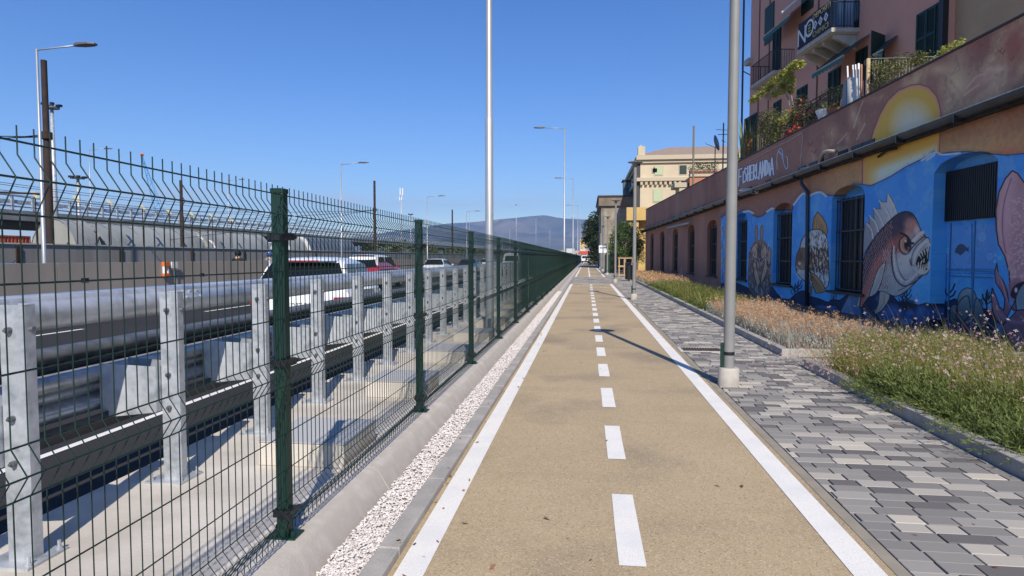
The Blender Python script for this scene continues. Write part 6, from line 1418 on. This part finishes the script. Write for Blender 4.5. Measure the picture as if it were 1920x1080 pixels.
# grey old building
YG = 84.0; ga, gb = bx(1127, YG), bx(1197, YG); gh = empty('old_grey_building', (ga, YG, 0), 'weathered grey-beige flat-roofed building behind the trees, left of the palazzo', 'building'); g_ = lambda py: bz(py, 1160, YG)
MB().box(0, gb-ga, 0, 18, -.4, g_(386)).build('wall', greyc, gh); MB().box(-.35, gb-ga+.3, -.35, 18, g_(386), g_(369)).build('attic', mat('old_attic', (.24, .19, .14), .9, 0, (.16, .13, .1), 1), gh); MB().box(-.5, gb-ga+.4, -.5, 18.2, g_(369), g_(368)+.1).build('flat_roof', mat('dark_trim', ()), gh)
mb = MB()
for xx in (1129, 1131.5): a = bx(xx, YG)-ga; mb.box(a, a+.06, -.1, -.0, 0, g_(386))
mb.build('pipes', galvd, gh); mb = MB()
for xx in (1143, 1147): a = bx(xx, YG)-ga; mb.box(a, a+.16, -.05, 0, g_(458), g_(446))
mb.build('window', glassd, gh)
# glazed lift tower
YL = 88.0; la, lb_ = bx(1167, YL), bx(1182, YL); lt = empty('lift_tower', (la, YL, 0), 'small glazed lift tower between the grey building and the palazzo', 'tower'); l_2 = bz(339, 1170, YL)
MB().box(.05, lb_-la-.05, .05, 2.5, 0, l_2-.1).build('glass', mat('blue_glass', (.10, .16, .20), .1, 0, spec=.8), lt); mb = MB()
for a in (0, (lb_-la)/2, lb_-la-.08): mb.box(a, a+.08, 0, .08, 0, l_2)
for k in range(6): mb.box(0, lb_-la, 0, .06, l_2-.15-k*1.0, l_2-.05-k*1.0)
mb.box(-.1, lb_-la+.1, -.1, 2.6, l_2, l_2+.15); mb.build('frame', blackm, lt)
# orange terrace block with potted plants (behind the mural building)
YT = 62.0; ta, tb_ = bx(1291, YT), bx(1365, YT); ot = empty('salmon_block', (ta, YT, 0), 'salmon-coloured block with a planted roof terrace, behind the parapet', 'building'); t_ = lambda py: bz(py, 1320, YT)
MB().box(0, tb_-ta+6, 0, 6, -.3, t_(331)).build('wall', mat('salmon_render', (.50, .20, .10), .85, 0, (.44, .18, .10), 1), ot); MB().box(-.1, tb_-ta+6, -.12, .0, t_(331), t_(326)).build('coping', creamd, ot)
mb = MB(); mb.box(-1.35, -.1, .2, 3, t_(350), t_(341)); mb.build('canopy', creamd, ot); MB().box(-.9, 0, .3, 3, -.3, t_(350)).build('annexe', cream, ot); MB().box(-.55, -.35, .25, .3, t_(372), t_(360)).build('window', glassd, ot)
mb = MB(); L_ = tb_-ta
for zz in (318, 324): mb.tube([(0, -.05, t_(zz)), (L_, -.05, t_(zz))], .02, 4)
for k in range(16): mb.tube([(L_*k/15, -.05, t_(326)), (L_*k/15, -.05, t_(317))], .015, 4)
mb.build('railing', galvd, ot)
wh = ['leftmost', 'second from the left', 'third from the left', 'fourth from the left', 'fifth from the left', 'rightmost']
for k in range(6):
    xx = bx(1297+k*8.5, YT); e = empty('flower_box', (xx, YT+.5, t_(329)), 'terracotta planter on the salmon block terrace, '+wh[k], 'planter', 'planters on the salmon block')
    MB().lathe([(.22, 0), (.32, .5), (.28, .5)], n=10).build('pot', terra, e); leaves('foliage', [(0, 0, .75+.1*(k % 3))], [[.4, .35, .35+.2*(k % 2)]], 160, .14, lf_d if k % 2 else lf_m, e, seed=k)
pz = on_y(1301, 236, 61.0); e = empty('wooden_pole', (pz[0], 61.0, 0), 'tall thin wooden pole rising above the salmon block', 'pole'); MB().tube([(0, 0, 0), (0, 0, pz[1])], .11, 8, r2=.09).build('shaft', mat('weathered_wood', (.20, .17, .12), .9), e)
# distant block with cream and white faces beyond the dark tree
a, z_ = on_y(1088, 446, 210); b, _ = on_y(1103, 446, 210); e = empty('far_block', (a, 210, -.3), 'far orange and white apartment block left of the big dark tree', 'building'); MB().box(0, (b-a)*.45, 0, 12, 0, z_).build('orange_wing', yel, e); MB().box((b-a)*.45, b-a, 0, 12, 0, z_-.6).build('white_wing', cream, e)
mb = MB()
for r_ in range(3):
    for k in range(2): mb.box((b-a)*(.12+.5*k), (b-a)*(.2+.5*k), -.1, 0, 1.5+r_*2.2, 2.7+r_*2.2)
mb.build('window', glassd, e)
# lorry with red canopy at the end
a, z_ = on_y(1086, 473, 150); e = empty('delivery_truck', (a, 150, 0), 'white delivery truck under a red awning at the far end of the path', 'truck'); k = (on_y(1110, 480, 150)[0]-a)
MB().box(.5, k-.4, .4, 5, .5, 1.9).build('cab', wp_, e, bevel=.1); MB().box(.7, k-.6, .36, .42, 1.2, 1.75).build('windscreen', glassd, e); MB().box(.3, k-.2, 1.6, 6, 1.0, 2.1).build('box_body', whitep, e, bevel=.03)
for q in (.8, k-.7): MB().tube([(q-.12, .9, .4), (q+.12, .9, .4)], .4, 14).build('wheel', blackp, e)
MB().box(.5, k-.4, .30, .4, .35, .6).build('bumper', blackp, e)
e = empty('red_awning', (a, 149, 0), 'red awning over the truck at the far end of the path', 'awning'); MB().prism([(-.4, 2.2), (k-.2, 2.2), (k-.5, 2.9), (0, 2.9)], 'y', 1.2, 6).build('canopy', mat('awning_red', (.50, .06, .05), .7), e); MB().prism([(.1, 2.9), (k-.4, 2.9), (k-.7, 3.5), (.4, 3.5)], 'y', 2, 6).build('roof', conc, e)
mb = MB()
for q in (-.2, k-.4): mb.tube([(q, 1.4, 0), (q, 1.4, 2.2)], .05, 6)
mb.build('post', galvd, e)
# sign board, green gate, bin, wooden crate stand
a, z_ = on_y(1123, 460, 72); b, z2_ = on_y(1140, 474, 72); e = empty('notice_board', (a, 72, 0), 'white notice board on posts in front of the old grey building', 'notice board'); MB().box(0, b-a, 0, .12, z2_, z_).build('panel', whitep, e); MB().box(.15, .2+.08, .02, .1, 0, z2_).box(b-a-.25, b-a-.15, .02, .1, 0, z2_).build('post', galvd, e); MB().box(.1, b-a-.1, -.01, 0, z_-.35, z_-.22).build('printed_line', mat('print_blue', (.1, .15, .35), .6), e)
a, z_ = on_y(1134, 477, 56); b, _ = on_y(1144, 477, 56); e = empty('green_cabinet', (a, 56, 0), 'dark green metal cabinet beside the pavement lamps', 'cabinet'); MB().box(0, b-a, 0, .6, .05, z_).build('body', green, e, bevel=.01); MB().box(.02, (b-a)/2-.005, -.02, 0, .1, z_-.05).box((b-a)/2+.005, b-a-.02, -.02, 0, .1, z_-.05).build('door', green, e); MB().box(0, b-a, 0, .6, 0, .05).build('base', conc, e)
a, z_ = on_y(1144, 480, 60); b, _ = on_y(1160, 480, 60); e = empty('slatted_fence', (a, 60, 0), 'dark green slatted fence behind the wooden crate stand', 'fence'); mb = MB()
for k in range(12): mb.box(0, b-a+1.6, 0, .04, .1+k*.15, .22+k*.15)
mb.build('slats', green, e); MB().box(0, .06, -.02, .06, 0, 1.95).box(b-a+1.55, b-a+1.61, -.02, .06, 0, 1.95).build('post', green, e)
gx_, gy_ = on_ground(1173, 519); wd_ = mat('raw_timber', (.52, .36, .18), .75, 0, (.44, .29, .14), 7, stretch=(1, 1, 6)); a = on_y(1160, 500, gy_)[0]; b = on_y(1187, 500, gy_)[0]; z_ = on_y(1170, 482.5, gy_)[1]
e = empty('crate_stand', (a, gy_, 0), 'open two-tier raw timber crate stand under the green tree', 'crate stand'); w = b-a; d = .9
mb = MB(); 
for xx in (0, w*.36, w-.08):
    for yy__ in (0, d-.08): mb.box(xx, xx+.08, yy__, yy__+.08, 0, z_-.03)
mb.build('post', wd_, e); mb = MB()
for zz in (.08, z_*.5, z_-.1):
    mb.box(-.04, w+.04, -.025, 0, zz, zz+.10); mb.box(-.04, w+.04, d, d+.025, zz, zz+.10); mb.box(-.025, 0, 0, d, zz, zz+.1); mb.box(w, w+.025, 0, d, zz, zz+.1)
mb.build('rail', wd_, e); mb = MB(); 
for k in range(6): mb.box(0, w, .02+k*.15, .14+k*.15, z_*.5+.1, z_*.5+.12); mb.box(-.06, w+.06, -.06+k*.17, .09+k*.17, z_, z_+.02)
mb.build('shelf_board', wd_, e)
bx_, by_ = on_ground(1179, 527); e = empty('litter_bin', (bx_, by_, 0), 'black cylindrical litter bin standing at the corner of the far planter', 'bin'); MB().lathe([(.20, .1), (.23, .12), (.23, .95), (.25, .97), (.25, 1.02), (.2, 1.02), (.19, .9)], n=18).build('body', blackp, e, auto=40); MB().lathe([(.05, 0), (.05, .12)], n=8).lathe([(.16, 0), (.16, .02)], n=12).build('foot', blackm, e); MB().lathe([(.26, 1.10), (.26, 1.13), (.1, 1.17)], n=16).build('lid', blackp, e); MB().box(-.24, -.21, -.02, .02, .95, 1.12).box(.21, .24, -.02, .02, .95, 1.12).build('lid_support', blackm, e)
# trees
def tree(x, y, h, cs, rad, n, size, m, label, name='tree', seed=1, trunk=.14, group=None, lean=0):
    e = empty(name, (x, y, 0), label, 'tree', group); mb = MB(); c0 = sum((Vector(c) for c in cs), Vector())/len(cs)
    mb.tube([(0, 0, -.2), (.03, .02, h*.25), (c0.x*.5+lean, 0, h*.5), (c0.x, c0.y, h*.75)], [trunk, trunk*.85, trunk*.6, trunk*.3], 8)
    for c in cs: mb.tube([(c0.x*.3, 0, h*.32), Vector(c)*.6+Vector((0, 0, h*.12)), c], trunk*.33, 5, r2=trunk*.08)
    mb.build('trunk', bark, e, smooth=True); leaves('crown', cs, [[rad*random.uniform(.7, 1.2), rad, rad*random.uniform(.6, 1)] for _ in cs], n, size, m, e, seed=seed); return e
Yt = 57.0
def tc(pts, Y, bx0): return [(on_y(px, py, Y)[0]-bx0, dy, on_y(px, py, Y)[1]) for px, py, dy in pts]
b0 = on_y(1171, 500, Yt)[0]
tree(b0, Yt, 4.6, tc([(1160, 432, 0), (1170, 424, .3), (1182, 426, -.2), (1192, 436, 0), (1152, 445, .4), (1166, 444, -.3), (1178, 442, .2), (1190, 452, -.4), (1158, 458, 0), (1170, 460, .5), (1182, 464, -.2), (1196, 466, .2), (1148, 464, .3), (1164, 472, -.2), (1186, 474, .3), (1200, 456, .1), (1176, 476, .1)], Yt, b0), .62, 5200, .17, lf_m, 'bright green young tree behind the timber crate stand', seed=11)
b0 = on_y(1194, 500, 66)[0]
tree(b0, 66, 3.6, tc([(1192, 470, 0), (1198, 462, 0), (1202, 476, .2), (1190, 480, 0), (1205, 448, .2), (1199, 486, 0)], 66, b0), .7, 1500, .16, lf_d, 'darker small tree against the corner of the painted building', seed=12)
Yd = 118.0; b0 = on_y(1117, 490, Yd)[0]
tree(b0, Yd, 8, tc([(1122, 408, 0), (1114, 418, 1), (1124, 420, -1), (1106, 424, 0), (1112, 434, 1), (1122, 436, 0), (1102, 436, -1), (1108, 448, 0), (1118, 450, 1), (1126, 452, -1), (1112, 462, 0), (1122, 466, 0), (1116, 476, 0), (1124, 480, 0), (1104, 452, 0), (1112, 486, 0)], Yd, b0), 1.5, 8000, .40, lf_d, 'big dark evergreen tree at the end of the path, left of the grey building', seed=13, trunk=.3)
b0 = on_y(1150, 500, 62)[0]
tree(b0, 62, 3.4, tc([(1143, 462, 0), (1150, 470, 0), (1156, 462, .2), (1146, 478, 0), (1158, 478, 0)], 62, b0), .6, 1400, .15, lf_m, 'small leafy tree beside the white notice board', seed=14)
gx_, gy_ = on_ground(1149, 512); e = empty('round_bush', (gx_, gy_, 0), 'pale green round bush left of the timber crate stand', 'bush'); leaves('foliage', [(0, 0, .55), (.15, .2, .9), (-.15, .1, 1.1)], [[.5, .5, .45]]*3, 900, .12, lf_y, e, seed=4); MB().tube([(0, 0, 0), (0, 0, .8)], .04, 5).build('stem', bark, e)
# vegetation bank on the left between the wall and the viaduct
r = random.Random(5); cs = []; 
for k in range(46): y = 100+k*5.5; cs.append((-36+r.uniform(-4, 4), y, 1.0+r.uniform(.2, 1.6)))
o = leaves('scrub', cs, [[3.2, 3.5, 1.5+.5*(k % 3)] for k in range(46)], 9000, .55, lf_o, seed=6, kind='stuff')
# ================================================================ PLANTER PLANTING
def wall_x(y): return 7.9-.0524*y
def blades(name, n, xf, y0, y1, h0, h1, w, m, lean=.25, dens=1.0, seed=1, curve=.5, segs=3, kdir=(-.5, -.2)):
    r = np.random.default_rng(seed); Y = r.uniform(y0, y1, n); t = r.random(n)
    xa = np.array([xf(y, q) for y, q in zip(Y, t)]); h = r.uniform(h0, h1, n)*np.clip(r.normal(1, .15, n), .5, 1.5)
    a = r.random(n)*6.283; L = np.abs(r.normal(0, lean, n)); dx = np.cos(a)*L+kdir[0]*lean; dy = np.sin(a)*L+kdir[1]*lean
    pr = a+1.57; wx, wy = np.cos(pr)*w*.5, np.sin(pr)*w*.5; V = []
    for s in range(segs+1):
        f = s/segs; k = 1-f*.85; cx = xa+dx*h*(f**(1+curve)); cy = Y+dy*h*(f**(1+curve)); cz = .04+h*f*(1-.18*f*L)
        V += [np.stack([cx-wx*k, cy-wy*k, cz], 1), np.stack([cx+wx*k, cy+wy*k, cz], 1)]
    V = np.stack(V, 1); idx = np.arange(n)[:, None, None]*(2*(segs+1)); q = np.array([[2*s, 2*s+1, 2*s+3, 2*s+2] for s in range(segs)])[None]
    o = np_mesh(name, V.reshape(-1, 3), (idx+q).reshape(-1, 4), m, colors=np.repeat(r.random(n), segs)); o['kind'] = 'stuff'
    return np.stack([xa+dx*h, Y+dy*h, .04+h*(1-.18*L)], 1), r
def flowers(name, tips, m, size, per=1, seed=2, spread=.03, petals=4, down=0.0):
    r = np.random.default_rng(seed); n = len(tips)*per; c = np.repeat(tips, per, 0)+r.normal(0, spread, (n, 3)); c[:, 2] -= np.abs(r.normal(0, down, n)) if down else 0
    Vs, Fs, Cs = [], [], []; a0 = r.random(n)*6.28
    u = r.normal(size=(n, 3)); u /= np.linalg.norm(u, axis=1)[:, None]; v = np.cross(u, r.normal(size=(n, 3))); v /= np.linalg.norm(v, axis=1)[:, None]; s = (size*r.uniform(.6, 1.2, n))[:, None]
    nn = np.cross(u, v)
    for p in range(petals):
        a = (a0+p*6.283/petals)[:, None]; d = u*np.cos(a)+v*np.sin(a); e = -u*np.sin(a)+v*np.cos(a)
        Vs.append(np.stack([c, c+d*s*.6+e*s*.26+nn*s*.15, c+d*s+nn*s*.1, c+d*s*.6-e*s*.26+nn*s*.15], 1))
    V = np.stack(Vs, 1).reshape(-1, 3); F_ = np.arange(len(V)).reshape(-1, 4); o = np_mesh(name, V, F_, m, colors=np.repeat(r.random(n), petals)); o['kind'] = 'stuff'; return o
gaura = mat('gaura_stem', (.2, .2, .05), .6, attr=[(0, (.12, .15, .025)), (.4, (.27, .28, .05)), (.8, (.40, .36, .10)), (1, (.42, .22, .13))], sub=.35)
gfl = mat('gaura_flower', (.7, .4, .42), .6, attr=[(0, (.46, .22, .18)), (.35, (.62, .36, .31)), (.7, (.76, .54, .47)), (1, (.86, .79, .72))], sub=.4)
def gx1(y, t):
    front = KX+.16+max(0, (7.4-y))*.30+max(0, y-8.3)*.55
    return front+(max(front+.6, min(5.4, wall_x(y)-1.2))-front)*t**1.05
tips, r = blades('pink_flower_meadow', 24000, gx1, 4.4, 9.9, .24, .46, .0052, gaura, lean=.38, seed=3)
sel = r.random(len(tips)) < .15; flowers('pink_blossom', tips[sel], gfl, .017, 2, 4, .045, 4, .06)
leaves('meadow_leaves', np.stack([np.array([gx1(y, t) for y, t in zip(np.linspace(4.4, 10.2, 400), np.random.default_rng(2).random(400))]), np.linspace(4.4, 10.2, 400), np.full(400, .22)], 1), [[.22, .25, .20]]*400, 30000, .045, leafmat('meadow_leaf', (.08, .10, .012), (.21, .23, .035), (.36, .33, .08)), seed=9, elong=3.4, flat=1.2, kind='stuff')
# long loose flowering stalks rising in front of the mural, and a few fallen over the kerb
tips, r = blades('tall_flower_stalks', 110, lambda y, t: 4.0+1.6*t, 5.5, 10.2, .55, .85, .006, gaura, lean=.35, seed=13, kdir=(-.9, .1)); flowers('stalk_blossom', tips, gfl, .020, 3, 14, .06, 4, .25)
tips, r = blades('leaning_flower_stalks', 200, lambda y, t: KX+.05+.3*t, 7.2, 9.2, .30, .5, .004, gaura, lean=.9, seed=15, kdir=(-.7, .1), curve=.9); flowers('leaning_blossom', tips-np.array([0, 0, .1]), gfl, .018, 3, 16, .05, 4, .12)
# trailing rosemary, front corner of the near planter
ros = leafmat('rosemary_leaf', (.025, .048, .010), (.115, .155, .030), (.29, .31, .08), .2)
def rosemary(name, spots, seed, m=ros, n_st=16, ln=.55, leaf=.022, per=34):
    r = np.random.default_rng(seed); Vs = []; Cs = []
    for (x, y, s) in spots:
        for k in range(n_st):
            a = r.random()*6.283; el = r.uniform(.35, 1.35); L = ln*s*r.uniform(.6, 1.15); d = np.array([math.cos(a)*math.cos(el), math.sin(a)*math.cos(el), math.sin(el)]); cv = r.random()
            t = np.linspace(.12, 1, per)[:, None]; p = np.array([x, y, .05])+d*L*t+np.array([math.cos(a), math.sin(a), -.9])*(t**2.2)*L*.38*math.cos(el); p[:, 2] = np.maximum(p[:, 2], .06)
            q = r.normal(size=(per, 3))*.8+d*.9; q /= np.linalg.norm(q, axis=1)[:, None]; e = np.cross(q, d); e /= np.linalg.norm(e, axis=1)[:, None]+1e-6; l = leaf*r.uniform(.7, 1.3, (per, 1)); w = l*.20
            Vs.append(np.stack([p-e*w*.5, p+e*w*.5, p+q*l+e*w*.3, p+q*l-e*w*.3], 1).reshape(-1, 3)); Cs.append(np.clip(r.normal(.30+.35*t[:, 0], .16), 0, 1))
    V = np.concatenate(Vs); o = np_mesh(name, V, np.arange(len(V)).reshape(-1, 4), m, colors=np.concatenate(Cs)); o['kind'] = 'stuff'; return o
rs = random.Random(4); sp = []
for k in range(250):
    y = rs.uniform(2.6, 7.2); x0_ = KX+.17; x = x0_+rs.random()*max(.25, (7.6-y)*.42)
    sp.append((x, y, rs.uniform(.5, .82)))
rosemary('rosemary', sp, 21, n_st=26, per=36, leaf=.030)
# helichrysum: silvery stems with dry tan flower heads
sil = mat('silver_stem', (.4, .4, .35), .8, attr=[(0, (.22, .21, .17)), (.4, (.42, .40, .33)), (.8, (.58, .56, .50)), (1, (.34, .27, .15))], sub=.2)
tan = mat('dry_flower_head', (.5, .3, .15), .85, attr=[(0, (.36, .18, .08)), (.5, (.56, .31, .145)), (1, (.68, .43, .23))], sub=.15)
hx = lambda y, t: KX+.22+(1.25+.35*math.sin(y*1.3))*t
tips, r = blades('silver_flower_shrubs', 13000, hx, 10.2, 16.6, .20, .42, .008, sil, lean=.32, seed=31, curve=.2)
sel = tips[(r.random(len(tips)) < .30) & (np.sin(tips[:, 1]*3.1+tips[:, 0]*5) > -.55)]; rr = np.random.default_rng(32); n = len(sel)
flowers('dry_flower_heads', sel, tan, .022, 5, 33, .020, 3)
hy = np.random.default_rng(34).uniform(10.2, 16.8, 300); leaves('silver_leaves', np.stack([np.array([hx(y, t) for y, t in zip(hy, np.random.default_rng(35).random(300))]), hy, np.full(300, .17)], 1), [[.22, .26, .15]]*300, 13000, .045, leafmat('silver_leaf', (.20, .215, .19), (.40, .41, .36), (.60, .60, .55), .1), seed=36, elong=4, flat=1.5, kind='stuff')
# green trailing shrubs farther on, then dry tan ones again near the end of the bed
mid = leafmat('green_shrub_leaf', (.035, .055, .012), (.10, .14, .025), (.24, .26, .06), .25); sp = []
for k in range(260): y = rs.uniform(16.5, 31); sp.append((KX+.2+rs.random()*1.5, y, rs.uniform(.5, .85)))
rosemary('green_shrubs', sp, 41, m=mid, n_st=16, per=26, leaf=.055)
tips, r = blades('green_shrub_stalks', 2600, lambda y, t: KX+.2+1.5*t, 16.5, 31, .25, .5, .012, gaura, lean=.3, seed=42)
tips, r = blades('far_dry_shrubs', 8000, lambda y, t: KX+.15+min(1.7, wall_x(y)-KX-.6)*t, 30, 49.7, .25, .45, .018, sil, lean=.3, seed=43); flowers('far_dry_heads', tips[r.random(len(tips)) < .4], tan, .045, 3, 44, .05, 3)
tips, r = blades('far_green_tufts', 5000, lambda y, t: KX+.15+min(1.8, wall_x(y)-KX-.5)*t, 29, 49.7, .2, .42, .016, gaura, lean=.3, seed=45)
# fallen leaves
def litter():
    r = np.random.default_rng(77); n = 150; Y = 2.5+r.random(n)**1.5*26; X = np.where(r.random(n) < .5, r.normal(-.86, .10, n), r.uniform(-1.2, 2.8, n)); a = r.random(n)*6.283; s = r.uniform(.008, .024, n)
    u = np.stack([np.cos(a)*s, np.sin(a)*s, r.uniform(0, .4, n)*s], 1); v = np.stack([-np.sin(a)*s*.5, np.cos(a)*s*.5, r.uniform(0, .5, n)*s], 1); c = np.stack([X, Y, np.where((X < -.925) & (X > -1.035), .052, .012)], 1)
    V = np.stack([c-u, c+v, c+u, c-v], 1).reshape(-1, 3); o = np_mesh('fallen_leaves', V, np.arange(4*n).reshape(-1, 4), mat('dead_leaf', (.2, .1, .05), .8, attr=[(0, (.10, .05, .03)), (.6, (.28, .13, .07)), (1, (.40, .26, .12))]), colors=r.random(n)); o['kind'] = 'stuff'
litter()
# ================================================================ HAZE
HAZE = True
if HAZE:
    mb = MB(); mb.box(-7800, 7800, -250, 7800, -3.0, 640); o = mb.build('haze', [], fixn=True); o['kind'] = 'stuff'
    hm_ = bpy.data.materials.new('haze_air'); hm_.use_nodes = True; nn = hm_.node_tree.nodes; nn.clear(); out = nn.new('ShaderNodeOutputMaterial'); pv = nn.new('ShaderNodeVolumePrincipled'); pv.inputs['Color'].default_value = (.42, .62, 1, 1); pv.inputs['Density'].default_value = .00013; pv.inputs['Anisotropy'].default_value = .2
    hm_.node_tree.links.new(pv.outputs[0], out.inputs['Volume']); o.data.materials.append(hm_)
bpy.context.view_layer.update()
